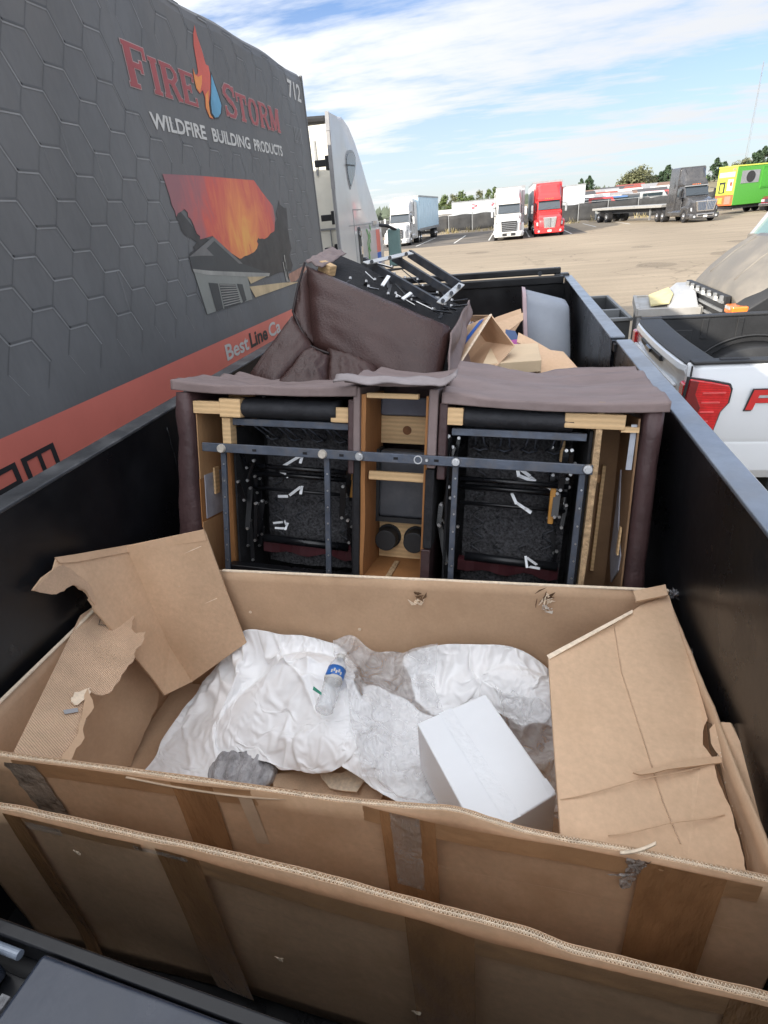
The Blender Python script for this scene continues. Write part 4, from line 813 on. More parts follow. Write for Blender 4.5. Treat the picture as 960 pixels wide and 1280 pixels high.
ob('door_seam', G().box((XS - .05, 9.45, 1.0), (XS + .004, 9.465, 2.74)).box((XS - .05, 9.45, 2.735), (XS + .004, 10.0, 2.75)).box((XS - .05, 9.1, 2.52), (XS + .004, 11.1, 2.535)), grey_metal, t)
emb = G(); er = random.Random(2)
for k in range(16):
    y = 10.38 + er.gauss(0, .07); z = 1.95 + .55 * k / 16; a = er.random() * 3.1; L_ = .05 + .05 * er.random()
    emb.add([(XS + .004 + .0004 * k, y - math.cos(a) * L_, z - math.sin(a) * L_), (XS + .004 + .0004 * k, y + .03 * math.sin(a), z - .03 * math.cos(a)), (XS + .004 + .0004 * k, y + math.cos(a) * L_, z + math.sin(a) * L_), (XS + .004 + .0004 * k, y - .03 * math.sin(a), z + .03 * math.cos(a))], [(0, 1, 2, 3)])
ob('green_emblem', emb, mat('emblem_green', (0.06, 0.33, 0.05), .4, var=.6, scale=12), t, recalc=False)
ob('marker_strip', G().box((XS - .1, 10.75, 2.50), (XS + .02, 11.1, 2.56)), bare_metal, t)
ob('flag_panel', G().box((XS - .08, 11.02, 2.05), (XS + .006, 11.32, 2.42)), print_red, t)
ob('flag_panel', G().box((XS - .08, 11.02, 1.86), (XS + .006, 11.32, 2.04)), blue_print, t)
ob('hood', G().loft([rr(1.08, .6, 2.05, .2, 11.4, xo=-3.6), rr(1.05, .6, 1.85, .2, 12.4, xo=-3.6), rr(.95, .6, 1.6, .2, 13.3, xo=-3.6)]), white_paint, t, bevel=.02)
ob('windshield', G().box((-4.6, 11.3, 2.05), (-2.6, 11.38, 2.5)), window_glass, t)
mr = ob('mirror', G().box((XS + .10, 11.55, 1.75), (XS + .34, 11.66, 2.40)), mat('mirror_teal', (0.15, 0.24, 0.23), .2), t, bevel=.03)
ob('mirror_arm', G().tube([(XS - .1, 11.3, 2.50), (XS + .12, 11.45, 2.46), (XS + .30, 11.6, 2.36), (XS + .36, 11.6, 1.7), (XS - .1, 11.35, 1.7)], .03, 8), black_plastic, mr)
for s, x in ((1, -2.62), (-1, -4.6)):
    wheel(t, x, 12.4, .5, .3, s)
    for yy in (7.0, 5.8): wheel(t, x - s * .08, yy, .5, .5, s)
ob('chassis', G().box((-4.1, 5.2, .62), (-3.9, 13.2, .86)).box((-3.3, 5.2, .62), (-3.1, 13.2, .86)), dark_metal, t)

# ================================================================== DUMP TRAILER
dt = thing('dump_trailer', 'black steel dump trailer filled with scrapped furniture and cardboard', 'trailer', (-.45, 3.2, 0))
FZ, RZ = 0.85, 1.95
ob('floor', G().box((-1.46, .2, FZ - .08), (.60, 6.16, FZ)), black_steel, dt)
ob('side_wall', G().box((-1.475, .2, FZ), (-1.42, 6.15, RZ - .014)), black_steel, dt)
ob('side_wall', G().box((.545, .2, FZ), (.60, 3.15, RZ - .014)).box((.530, 3.15, FZ), (.59, 6.15, RZ - .014)), black_steel, dt)
ob('top_rail', G().box((-1.505, .2, RZ - .014), (-1.417, 6.18, RZ)), mat('dusty_black_rail', (0.05, 0.052, 0.056), .4, var=.4, scale=6, dirt=((0.2, 0.2, 0.2), .5, 8), bump=.1, bscale=20), dt, bevel=.005)
ob('top_rail', G().box((.542, .24, RZ - .014), (.615, 3.11, RZ)), rail_steel, dt, bevel=.005)
ob('top_rail', G().box((.527, 3.20, RZ - .014), (.602, 6.18, RZ)), rail_steel, dt, bevel=.005)
ob('stake_pocket', G().box((.535, 3.10, RZ - .06), (.605, 3.21, RZ - .022)), black_plastic, dt)
DM = Matrix.Translation((-.46, .218, 0)) @ Matrix.Rotation(-.095, 4, 'Z') @ Matrix.Translation((.46, -.218, 0))
ob('front_wall', G().box((-1.46, .205, FZ), (.60, .232, RZ - .052), DM), black_steel, dt)
ob('front_rail', G().box((-1.49, .2215, RZ - .05), (.60, .236, RZ - .014), DM), black_steel, dt, bevel=.003)
ob('tailgate', G().box((-1.42, 6.09, FZ), (.53, 6.14, RZ - .062)), black_steel, dt)
ob('tailgate_rail', G().box((-1.42, 6.06, RZ - .06), (.52, 6.15, RZ + .012)), black_steel, dt, bevel=.01)
ob('tarp_bar', G().box((-1.5, 6.20, RZ + .015), (.50, 6.27, RZ + .075)).box((.44, 6.16, RZ - .02), (.58, 6.28, RZ + .02)), black_steel, dt, bevel=.012)
ob('bar_bolt', G().cyl((.30, 6.18, RZ + .03), (.30, 6.21, RZ + .03), .022, n=10), dark_metal, dt)
for s, x in ((-1, -1.475), (1, .60)):
    for k in range(9):
        yy = .5 + k * .68; xx = x if (s < 0 or yy < 3.1) else .56
        ob('wall_rib', G().box((min(xx, xx + s * .06), yy, FZ - .05), (max(xx, xx + s * .06), yy + .06, RZ - .075)), black_steel, dt)
# front deck box with two lids
ob('deck_box', G().box((-1.5, -.45, 1.2), (.62, .203, RZ - .045), DM), black_steel, dt)
ob('lid', G().box((-1.48, -.42, RZ - .043), (-.515, .203, RZ - .006), DM), lid_steel, dt, bevel=.006, seg=3)
ob('lid', G().box((-.468, -.42, RZ - .043), (.60, .2185, RZ - .004), DM), lid_steel, dt, bevel=.006, seg=3)
ob('lid_seam', G().box((-.485, -.42, RZ - .04), (-.474, .18, RZ - .012), DM), mat('weathered_rubber_seal', (0.16, 0.16, 0.165), .7, var=.7, scale=40, bump=.5, bscale=60), dt)
ob('hinge_rod', G().cyl(DM @ Vector((-1.45, .213, RZ - .018)), DM @ Vector((-.50, .213, RZ - .018)), .005, n=16), rail_steel, dt)
for s in (-1, 1):
    for yy in (3.0, 3.95): wheel(dt, -.43 + s * .92, yy, .38, .24, s)
ob('chassis', G().box((-1.0, -.4, .5), (-.86, 6.0, .77)).box((0, -.4, .5), (.14, 6.0, .77)).box((-1.3, 3.0 - .06, .34), (.42, 3.06, .42)).box((-1.3, 3.95 - .06, .34), (.42, 4.01, .42)), dark_metal, dt)
ob('drawbar', G().bar((-.93, -.4, .6), (-.43, -1.6, .6), .12, .12).bar((.07, -.4, .6), (-.43, -1.6, .6), .12, .12), dark_metal, dt)
# scuffs and dents on the black walls
for x, s_ in ((-1.42, 1), (.545, -1)):
    for yy in (2.05, 3.6): ob('weld_seam', G().tube([(x, yy + .002 * math.sin(k * 1.7), FZ + .02 + k * .026) for k in range(40)], .0035, 5), black_steel, dt, smooth=True)
# ================================================================== LOVESEAT STANDING ON ITS BACK, UNDERSIDE TOWARDS THE BOX
cm = thing('reclining_loveseat', 'brown reclining loveseat with console tipped over, its bare underside and steel bars showing', 'sofa')
def bx(name, lo, hi, m, par=cm, **k): return ob(name, G().box(lo, hi), m, par, **k)
CT = 1.135     # upper edge of the underside, local z
# outer arms (upholstered), seen edge-on
def wavy_slab(x0, x1, xb0, xb1, y0, y1, zb, zt, n=14, amp=.007, seed=0):
    rings = []
    for k in range(n + 1):
        f = k / n; z = zb + (zt - zb) * f; a = xb0 + (x0 - xb0) * f; b = xb1 + (x1 - xb1) * f
        d = amp * noise.noise(Vector((seed, z * 6, 0))); e = amp * noise.noise(Vector((seed + 5, z * 7, 0)))
        c = []
        for (px, py) in ((a, y0 + .012), (a + .012, y0), (b - .012, y0), (b, y0 + .012), (b, y1), (a, y1)): c.append(Vector((px + (d if px < (a + b) / 2 else e), py + (d if py < .1 else 0), z)))
        rings.append(c)
    return G().loft(rings)
ob('arm_cover', wavy_slab(-.012, .045, -.10, .035, -.012, .62, -.10, CT, seed=1, amp=.012), leather_dk, cm, smooth=True)
ob('arm_cover', wavy_slab(1.652, 1.712, 1.68, 1.735, -.012, .62, -.10, CT, seed=9, amp=.012), leather_dk, cm, smooth=True)
# fabric tops
def fabric_top(name, x0, x1, zt, y1, seed, drop=.035, lip=.012, rise=.2):
    def fn(u, v):
        x = x0 + (x1 - x0) * u
        sag = -.014 * math.sin(math.pi * u) * min(1, v * 2)
        if v < .18: f = v / .18; y = -lip; z = zt - drop * (1 - f)
        else: f = (v - .18) / .82; y = -lip + (y1 + lip) * f; z = zt + rise * y
        w = .010 * noise.noise(Vector((x * 4 + seed, y * 11, 0))) + .0035 * noise.noise(Vector((x * 16, y * 30, seed))) + .011 * math.sin((x * .9 + y * 3 + .9 * noise.noise(Vector((x * 2, y * 2, seed)))) * 8) * min(1, f + .2)
        return Vector((x, y + .5 * w, z + w * (1 if v >= .18 else .3) + sag + (.012 * (u - .5) ** 2 * 4)))
    return ob(name, G().grid(fn, 60, 40), leather_fab, cm, smooth=True, solid=.006)
fabric_top('seat_cover', -.03, .70, 1.168, .60, 2, rise=.02); fabric_top('seat_cover', 1.0, 1.722, 1.150, .60, 7, .034, rise=.17)
fabric_top('console_cover', .655, 1.005, 1.195, .56, 11, .016, rise=.05)
# loose flap of cover over the console edge
def flap(u, v):
    x = .63 + .42 * u; return Vector((x, -.02 - .05 * v + .01 * math.sin(u * 9), 1.212 + .016 * noise.noise(Vector((u * 5, v * 2, 3))) - .02 * v + .03 * (u > .9) * (u - .9) * 10))
ob('torn_cover_flap', G().grid(flap, 24, 6), mat('pale_worn_fabric', (0.27, 0.235, 0.235), .6, var=.2, scale=9), cm, smooth=True, solid=.006)
bx('back_cover', (-.02, .60, -.1), (1.72, .62, 1.18), leather_dk)
# left arm cavity
def slant_x(x, z): return x - .006 * (1.1 - z)
def inner_panel(nm, x, y0, y1, z0, z1, m, th=.004): return ob(nm, G().prism([Vector((slant_x(x, z0), y0, z0)), Vector((slant_x(x, z0), y1, z0)), Vector((slant_x(x, z1), y1, z1)), Vector((slant_x(x, z1), y0, z1))], (th, 0, 0)), m, cm)
inner_panel('plywood_panel', .052, .012, .30, .80, 1.06, ply); inner_panel('plywood_panel', .050, .012, .30, .60, .80, ply_orange); inner_panel('plywood_panel', .054, .012, .30, -.1, .62, ply)
bx('plywood_panel', (.04, .295, -.1), (.165, .31, 1.12), ply)
bx('frame_block', (.048, .0, 1.058), (.165, .05, 1.105), pine, bevel=.003); bx('frame_block', (.16, -.004, 1.048), (.245, .05, 1.118), pine, bevel=.003)
bx('frame_post', (.160, .01, .93), (.195, .06, 1.046), pine, bevel=.003); bx('frame_post', (.128, .15, .55), (.145, .2, 1.04), pine); bx('frame_post', (.060, .10, .72), (.068, .135, .83), pine)
inner_panel('lining_patch', .056, .04, .24, .63, .81, mat('grey_lining', (0.34, 0.34, 0.38), .85, var=.2, scale=14))
bx('inner_side_panel', (.148, .05, -.1), (.168, .3, .93), ply_orange)
# console carcass
def ragged_side(x0, x1, seed):
    rings = []
    for k in range(21):
        z = -.1 + 1.25 * k / 20; d = .006 * noise.noise(Vector((seed, z * 5, 1))); rings.append([Vector(q) for q in ((x0, .004 + d, z), (x1 + d, .004 + d, z), (x1, .3, z), (x0, .3, z))])
    return G().loft(rings)
ob('console_side', ragged_side(.712, .728, 2), ply_orange, cm); ob('console_side', ragged_side(.945, .957, 4), ply_orange, cm)
bx('console_side_cover', (.685, -.012, .93), (.711, .30, 1.175), leather_fab, bevel=.006); bx('console_side_cover', (.955, -.012, .90), (.988, .30, 1.175), leather_fab, bevel=.006)
bx('console_side_cover', (.688, -.008, -.1), (.711, .30, .925), black_cloth, bevel=.004); bx('console_side_cover', (.953, -.008, .60), (.985, .30, .895), black_cloth, bevel=.004); bx('console_side_cover', (.948, -.01, -.1), (.982, .30, .595), leather_dk, bevel=.004)
bx('console_top_rail', (.733, -.006, 1.138), (.918, .03, 1.156), pine, bevel=.002)
bx('knotted_board', (.728, .26, .945), (.945, .28, 1.055), pine, bevel=.002)
g = G(); g.cyl((.835, .2595, 1.0), (.835, .2575, 1.0), .018, n=14)
ob('wood_knot', g, mat('knot_brown', (0.17, 0.07, 0.025), .7, var=.3, scale=60), cm)
bx('console_lining', (.728, .24, 1.058), (.945, .262, 1.13), mat('bluish_grey_lining', (0.16, 0.165, 0.20), .8, var=.15, scale=7), bevel=.01)
bx('storage_tray', (.738, .19, .655), (.935, .27, .925), mat('tray_grey_plastic', (0.055, 0.06, 0.07), .35, var=.2, scale=8, dirt=((0.12, 0.12, 0.13), .5, 9)), bevel=.012)
bx('tray_rim', (.728, .185, .645), (.741, .275, .93), black_plastic); bx('tray_rim', (.930, .185, .645), (.944, .275, .93), black_plastic); bx('tray_rim', (.728, .185, .635), (.944, .275, .655), black_plastic)
bx('cup_board', (.728, .262, .44), (.945, .285, .65), pine, bevel=.002)
for x in (.770, .888):
    c = ob('cup_holder', G().cyl((x, .26, .552), (x, .19, .552), .046, .044, n=24), black_plastic, cm, bevel=.004)
    ob('cup_rim', G().cyl((x, .262, .552), (x, .252, .552), .053, n=24), black_rubber, c)
bx('console_brace', (.735, .03, .838), (.945, .05, .870), pine, bevel=.003)
bx('console_floor', (.72, .005, -.1), (.95, .30, .46), ply_orange)
g = G()
for x, z in ((.79, .452), (.85, .44), (.81, .462)): g.box((x, .0, z), (x + .02, .2, z + .004))
ob('wood_chip', g, osb, cm)
# right arm cavity
ob('chip_board_edge', ragged_side(1.512, 1.532, 8), osb, cm)
bx('arm_back_board', (1.53, .30, -.1), (1.70, .315, 1.1), mat('brown_board', (0.235, 0.14, 0.075), .8, var=.15, scale=5, fine=.05))
bx('frame_block', (1.41, .0, 1.062), (1.60, .05, 1.112), pine, bevel=.003); bx('frame_block', (1.59, .005, 1.055), (1.645, .04, 1.072), pine)
ob('arm_inner_board', G().prism([Vector((1.640, .012, 1.1)), Vector((1.640, .31, 1.1)), Vector((1.668, .31, -.1)), Vector((1.668, .012, -.1))], (.006, 0, 0)), mat('brown_board', (0.235, 0.14, 0.075), .8), cm)
bx('lining_patch', (1.622, .02, .93), (1.640, .024, 1.08), mat('pale_blue_lining', (0.40, 0.43, 0.48), .8, var=.2, scale=14))
ob('torn_lining', G().face([(1.642, .20, .90), (1.646, .13, .70), (1.649, .05, .62), (1.650, .06, .56), (1.650, .15, .48), (1.648, .22, .56)]), mat('grey_lining', (0.34, 0.34, 0.38), .85), cm, solid=.004)
bx('frame_post', (1.588, .26, .48), (1.600, .285, .90), pine); bx('frame_post', (1.636, .05, .62), (1.642, .075, .72), pine); bx('frame_post', (1.55, .285, .83), (1.60, .297, .86), ply)
# seat wells
for x0, x1, sd in ((.175, .685, 0), (1.02, 1.510, 1)):
    bx('well_backing', (x0 - .005, .33, -.1), (x1 + .005, .345, 1.12), black_cloth)
    bx('well_side', (x1 - .012, .03, -.1), (x1 - .002, .33, 1.05), black_cloth); bx('well_side', (x0 + .002, .06, -.1), (x0 + .010, .33, 1.0), black_cloth)
    def pad(u, v, x0=x0, x1=x1, sd=sd):
        x = x0 + .06 + (x1 - x0 - .10) * u; z = .40 + .60 * v
        return Vector((x, .25 + .03 * math.sin(3.14 * u) * -1 + .010 * noise.noise(Vector((x * 14, z * 14, sd))) + .006 * noise.noise(Vector((x * 40, z * 40, sd))), z))
    ob('speckled_pad', G().grid(pad, 44, 50), mesh_cloth, cm, smooth=True)
    # black padded roll under the top edge
    g = G().loft([[Vector((x0 + .05 + (x1 - x0 - .12) * k / 20, .02 + .07 * math.cos(t) * (1 + .08 * noise.noise(Vector((k * .4, t, sd)))) + .05, 1.082 + .040 * math.sin(t) + .004 * noise.noise(Vector((k * .7, t * 2, sd + 3))))) for t in [6.283 * i / 14 for i in range(14)]] for k in range(21)])
    ob('padded_roll', g, mat('black_dust_cover', (0.020, 0.021, 0.025), .7, var=.3, scale=14, bump=.3, bscale=30), cm, smooth=True)
    rm = ob('upper_rail', G().box((x0 + .015, .03, 1.016), (x1 - .02, .06, 1.042)), bar_metal, cm, bevel=.003)
    g = G()
    for k in range(4):
        xx = x0 + .11 + k * (x1 - x0 - .20) / 3.2
        g.tube([(xx - .012, .045, 1.018), (xx - .016, .16, .97), (xx - .03, .20, .955), (xx, .19, .945), (xx + .03, .20, .953), (xx + .018, .16, .97), (xx + .014, .045, 1.018)], .0032, 5)
    ob('spring_clip', g, bare_metal if False else bar_metal, cm, smooth=True)
    for k in range(4):  # sinuous springs running down the pad
        xx = x0 + .12 + k * (x1 - x0 - .20) / 3.2; pts = []
        for i in range(90):
            f = i / 89; pts.append((xx + .020 * math.sin(f * 52), .222, .98 - f * .52))
        ob('sinuous_spring', G().tube(pts, .0030, 5), dark_metal, cm, smooth=True)
    for z, y, r in ((.848, .10, .0105), (.815, .12, .0105), (.750, .13, .007)):
        ob('cross_rod', G().cyl((x0 + .05, y, z + .002), (x1 - .055, y, z - .004), r, n=10), black_steel, cm, smooth=True)
    ob('lower_roll', G().cyl((x0 + .08, .14, .535), (x1 - .06, .14, .525), .017, n=12), black_steel, cm, smooth=True)
    ob('red_lining_strip', G().loft([[Vector((x0 + .05 + (x1 - x0 - .1) * k / 12, .20 + .012 * math.sin(k), .455 + q[1] - .008 * math.sin(k * 1.3))) for q in ((0, 0), (.0, .045))] + [Vector((x0 + .05 + (x1 - x0 - .1) * k / 12, .25, .50)), Vector((x0 + .05 + (x1 - x0 - .1) * k / 12, .25, .45))] for k in range(13)]), mat('dark_red_lining', (0.07, 0.015, 0.02), .6, var=.3, scale=10), cm)
    bx('lower_rail', (x0 - .02, .0, .40), (x1 + .01, .05, .455), black_steel, bevel=.004)
# upright bars
for a, b in (((.168, .0, .935), (.160, .0, .39)), ((.584, .0, .92), (.590, .0, .39)), ((1.058, .0, .935), (1.062, .0, .39)), ((1.484, .0, .92), (1.484, .0, .39))):
    v_ = ob('upright_bar', G().bar(a, b, .021, .014, (0, 1, 0)), bar_metal, cm, bevel=.002)
    g = G()
    for k in range(7):
        p = Vector(a).lerp(Vector(b), .12 + .12 * k); g.cyl(p + Vector((.002, -.0075, 0)), p + Vector((.002, -.0095, 0)), .0035, n=8)
    ob('rivet', g, bare_metal, v_)
# the long bar across
lb = ob('long_bar', G().bar((.092, -.022, .935), (1.513, -.022, .930), .034, .012, (0, 1, 0)), bar_metal, cm, bevel=.003)
for x, m_, r in ((.174, pine, .017), (.576, pine, .017), (.716, bare_metal, .017), (.928, None, .014), (.960, bare_metal, .006), (1.061, bare_metal, .016), (1.495, bare_metal, .017)):
    if m_ is None: 
        g = G().loft([[Vector((x + rr2 * math.cos(t), yy, .932 + rr2 * math.sin(t))) for t in [6.283 * i / 20 for i in range(20)]] for rr2, yy in ((.015, -.0285), (.015, -.0315), (.0115, -.0315), (.0115, -.0285))], cap=False)
        ob('bolt_ring', g, bare_metal, lb); continue
    bo = ob('bolt', G().cyl((x, -.028, .933), (x, -.038, .933), r, r * .85, n=18), mat('bolt_glide', (0.46, 0.42, 0.36), .5, var=.25, scale=60) if m_ is pine else m_, lb)
    if m_ is bare_metal and r > .01: ob('bolt_head', G().cyl((x, -.038, .933), (x, -.046, .933), r * .55, n=6), bare_metal, bo)
g = G()
for x in (.30, .50, .64, .84, .985): g.box((x, -.0295, .928), (x + .016, -.0283, .937))
ob('bar_slot', g, black_cloth, lb)
# white straps and clips
strap = mat('white_strap', (0.74, 0.76, 0.78), .5, var=.08)
def straps(pts, wd=.011, y=.13):
    g = G()
    for a, b in zip(pts, pts[1:]): g.bar((a[0], y, a[1]), (b[0], y - .02, b[1]), wd, .003, (0, 1, 0))
    return ob('white_clip', g, strap, cm)
straps([(.345, .842), (.44, .90), (.436, .868)]); straps([(.285, .818), (.375, .822), (.380, .806)], .007)
straps([(.330, .722), (.38, .73), (.435, .772), (.435, .742)]); straps([(.305, .606), (.355, .620), (.37, .612), (.365, .587), (.32, .592)], .008)
straps([(1.27, .905), (1.28, .868), (1.34, .852), (1.32, .868), (1.27, .905)], .012); straps([(1.26, .80), (1.28, .765), (1.335, .735), (1.31, .752)], .011); straps([(1.33, .56), (1.338, .52), (1.385, .522), (1.335, .56)], .009)
straps([(1.36, .842), (1.40, .828), (1.43, .83)], .008)
# linkage clutter at the sides of each well
rnd = random.Random(11)
for x0, x1 in ((.20, .255), (.615, .675), (1.0, 1.05), (1.40, 1.475)):
    g = G(); g2 = G()
    for k in range(16):
        z = .45 + .5 * rnd.random(); y = .05 + .2 * rnd.random(); a = rnd.gauss(0, .35); L_ = .06 + .12 * rnd.random()
        p = Vector((x0 + (x1 - x0) * rnd.random(), y, z)); q = p + Vector((math.sin(a) * L_ * .4, rnd.uniform(-.04, .04), L_ * math.cos(a)))
        g.bar(p, q, .012 + .012 * rnd.random(), .004, (0, 1, 0))
        for pp in (p, q): g2.cyl(pp + Vector((0, -.006, 0)), pp + Vector((0, .006, 0)), .006, n=8)
    lk = ob('linkage', g, black_steel, cm, kind='stuff'); ob('linkage_rivet', g2, bare_metal, lk, kind='stuff')
bx('wood_lever', (1.395, .10, .70), (1.415, .12, .845), mat('orange_wood', (0.50, 0.24, 0.05), .5, var=.2, scale=30), bevel=.004)
bx('wood_lever', (1.42, .16, .92), (1.436, .18, 1.01), pine, bevel=.006); bx('wood_lever', (.635, .12, .74), (.652, .14, .86), mat('orange_wood', (0.50, 0.24, 0.05), .5), bevel=.004)
bx('wood_corner', (.595, .01, 1.045), (.668, .03, 1.10), pine, bevel=.003); bx('wood_corner', (1.02, -.002, 1.055), (1.075, .03, 1.115), pine, bevel=.003)
bx('seat_side_cover', (.664, -.006, .86), (.688, .3, 1.13), leather_dk, bevel=.006); bx('seat_side_cover', (.992, -.006, .86), (1.022, .3, 1.13), leather_dk, bevel=.006)
cm.matrix_world = Matrix(((.998, .010, .055, -1.277), (-.023, .971, .239, 1.625), (-.051, -.240, .969, .977), (0, 0, 0, 1)))

# ================================================================== OVERTURNED ARMCHAIR BEHIND THE LOVESEAT
ac = thing('recliner_armchair', 'dark brown leather recliner tipped on its side with its steel mechanism facing up', 'armchair', (-.7, 2.9, FZ))
def cushion(c00, c10, c11, c01, back, bulge, n=26, seed=0, wr=.006, puff=.035):
    """padded leather slab: a bulging front, rounded rim and flat back"""
    c00, c10, c11, c01 = map(Vector, (c00, c10, c11, c01)); nrm = (c10 - c00).cross(c01 - c00).normalized()
    if nrm.dot(EYE - c00) < 0: nrm = -nrm
    def base(u, v): return (c00 * (1 - u) + c10 * u) * (1 - v) + (c01 * (1 - u) + c11 * u) * v
    cen = base(.5, .5); gg = G(); rings = []
    def front(u, v):
        e = min(u, 1 - u, v, 1 - v); ed = min(1, e / .12); r = 1 - (1 - ed) ** 2
        b = bulge * (math.sin(math.pi * u) * math.sin(math.pi * v)) ** .5
        wv = wr * noise.noise(Vector((u * 7 + seed, v * 7, seed))) + wr * .8 * noise.noise(Vector((u * 22 + seed, v * 3, seed))) * (1 - ed + .15)
        return base(u, v) + nrm * (b + puff * (r - 1) + wv)
    gg.grid(front, n, n)
    k = len(gg.v); bd = [i for i in range(n + 1)] + [(j + 1) * (n + 1) + n for j in range(n)] + [n * (n + 1) + n - 1 - i for i in range(n)] + [(n - 1 - j) * (n + 1) for j in range(n - 1)]
    m = len(bd)
    for lay, (dd, gr) in enumerate(((puff + .02, 1.015), (back * .6, 1.01), (back, .97))):
        for i in bd: p = gg.v[i]; q = cen + (p - cen) * gr - nrm * dd; gg.v.append(q)
    prev = bd
    for lay in range(3):
        cur = [k + lay * m + i for i in range(m)]
        gg.f += [(prev[i], prev[(i + 1) % m], cur[(i + 1) % m], cur[i]) for i in range(m)]; prev = cur
    gg.f.append(tuple(prev)); return gg
TL, TR, BR_, BL_ = P(380, 327, Y=2.95), P(561, 404, Y=2.75), P(540, 500, Y=2.50), P(386, 432, Y=2.70)
ob('seat_cushion', cushion(TL, TR, BR_, BL_, .14, .03, seed=1), leather, ac, smooth=True)
c = .5 * (TL + BL_)
ob('seat_cushion_side', cushion(P(380, 330, Y=2.96), P(388, 430, Y=2.69), P(366, 412, Y=2.72), P(366, 388, Y=2.85), .10, .02, n=14, seed=4), leather, ac, smooth=True)
ob('arm_pad', cushion(P(366, 388, Y=2.78), P(391, 430, Y=2.60), P(340, 486, Y=2.36), P(307, 470, Y=2.42), .16, .02, n=18, seed=6), leather, ac, smooth=True)
ob('back_cushion', cushion(P(388, 430, Y=2.62), P(413, 442, Y=2.58), P(408, 500, Y=2.36), P(330, 492, Y=2.34), .14, .035, n=20, seed=8, wr=.014), leather, ac, smooth=True)
ob('back_cushion', cushion(P(408, 430, Y=2.66), P(470, 452, Y=2.58), P(480, 510, Y=2.40), P(405, 486, Y=2.42), .14, .03, n=20, seed=12, wr=.014), leather, ac, smooth=True)
sm = G(); sm.tube([P(u, v, Y=y) - Vector((0, .012, 0)) for u, v, y in ((382, 328, 2.93), (374, 355, 2.86), (367, 389, 2.80), (374, 405, 2.72), (387, 431, 2.64), (400, 437, 2.60), (412, 441, 2.58))], .006, 6)
ob('piping', sm, mat('dark_piping', (0.02, 0.012, 0.012), .5), ac, smooth=True)
# carcass behind the cushion and its open top
dep = Vector((.05, .62, .06)); up = ((TL - BL_) + (TR - BR_)).normalized()
FL, FR = TL + dep, TR + dep
po, pn = TL - up * .02, (TR - TL).cross(dep).normalized()
lo = -up * .62
ob('carcass', G().prism([TL - up * .08 + Vector((0, .12, 0)), TR - up * .08 + Vector((0, .12, 0)), TR + lo + Vector((0, .12, 0)), TL + lo + Vector((0, .12, 0))], dep * .8), black_cloth, ac)
def side_f(u, v):
    p = TR + dep * (u * 1.0) - up * (.05 + .62 * v) + Vector((.012, 0, 0))
    return p + min(1, v * 5 + .2) * Vector((.028 * noise.noise(Vector((u * 4, v * 5, 2))) + .014 * math.sin(v * 16 + u * 5 + 2 * noise.noise(Vector((u * 3, v * 3, 5)))), 0, .02 * noise.noise(Vector((u * 5, 3, 1)))))
ob('side_cover', G().grid(side_f, 24, 40), leather_fab, ac, smooth=True, solid=.008)
def topf(u, v):
    p = TL.lerp(TR, .01 + .12 * u) + dep * (.01 + .62 * v); return p + Vector((0, 0, .006 + .012 * noise.noise(Vector((u * 4, v * 6, 9)))))
ob('top_cover', G().grid(topf, 8, 18), leather_fab, ac, smooth=True, solid=.006)
ob('black_lining', G().grid(lambda u, v: TL.lerp(TR, .10 + .85 * u) + dep * (.1 + .8 * v) - up * (.17 + .025 * math.sin(u * 34 + 3 * math.sin(v * 5)) + .02 * noise.noise(Vector((u * 9, v * 9, 4)))), 40, 20), black_cloth, ac, smooth=True)
bo_, bn = TL + up * .005, (TR - TL).cross(dep).normalized()
def on_top(u, v, h=0): return PP(u, v, bo_ + bn * h * (1 if bn.z > 0 else -1), bn)
for a, b, wd in (((455, 326), (553, 383), .04), ((492, 322), (564, 367), .04), ((512, 317), (576, 358), .045)):
    ob('mechanism_bar', G().bar(on_top(*a, .01), on_top(*b, .01), .022, wd, bn), dark_metal, ac, bevel=.002)
for a, b in (((457, 329), (514, 316)), ((550, 379), (577, 355))):
    l = ob('link_plate', G().bar(on_top(*a, .045), on_top(*b, .045), .035, .006, bn), mat('zinc_plate', (0.60, 0.60, 0.58), .4, metal=.5, var=.2, scale=30), ac, bevel=.001)
    for f in (.12, .5, .88): ob('link_bolt', G().cyl(on_top(*a, .045).lerp(on_top(*b, .045), f), on_top(*a, .065).lerp(on_top(*b, .065), f), .010, n=8), dark_metal, l)
rnd = random.Random(4); g = G(); g2 = G()
for k in range(34):
    u, v = .25 + .7 * rnd.random(), .12 + .8 * rnd.random(); p = TL.lerp(TR, u) + dep * v - up * (.02 + .05 * rnd.random()); a = rnd.random() * 6.28; L_ = .06 + .12 * rnd.random()
    q = p + (TR - TL).normalized() * math.cos(a) * L_ + dep.normalized() * math.sin(a) * L_ + up * rnd.uniform(-.05, .05)
    (g if rnd.random() < .78 else g2).bar(p, q, .016, .004, up)
    g2.cyl(p, p + up * .012, .008, n=8)
ob('mechanism_linkage', g, dark_metal, ac, kind='stuff'); ob('mechanism_rivet', g2, bare_metal, ac, kind='stuff')
ob('wood_block', G().bar(on_top(402, 332, -.02), on_top(416, 339, -.02), .05, .05, bn), pine, ac)
for a, b in (((478, 357), (486, 345)), ((503, 374), (514, 366))): ob('white_lever', G().bar(on_top(*a, .0), on_top(*b, .03), .018, .006, bn), strap, ac)

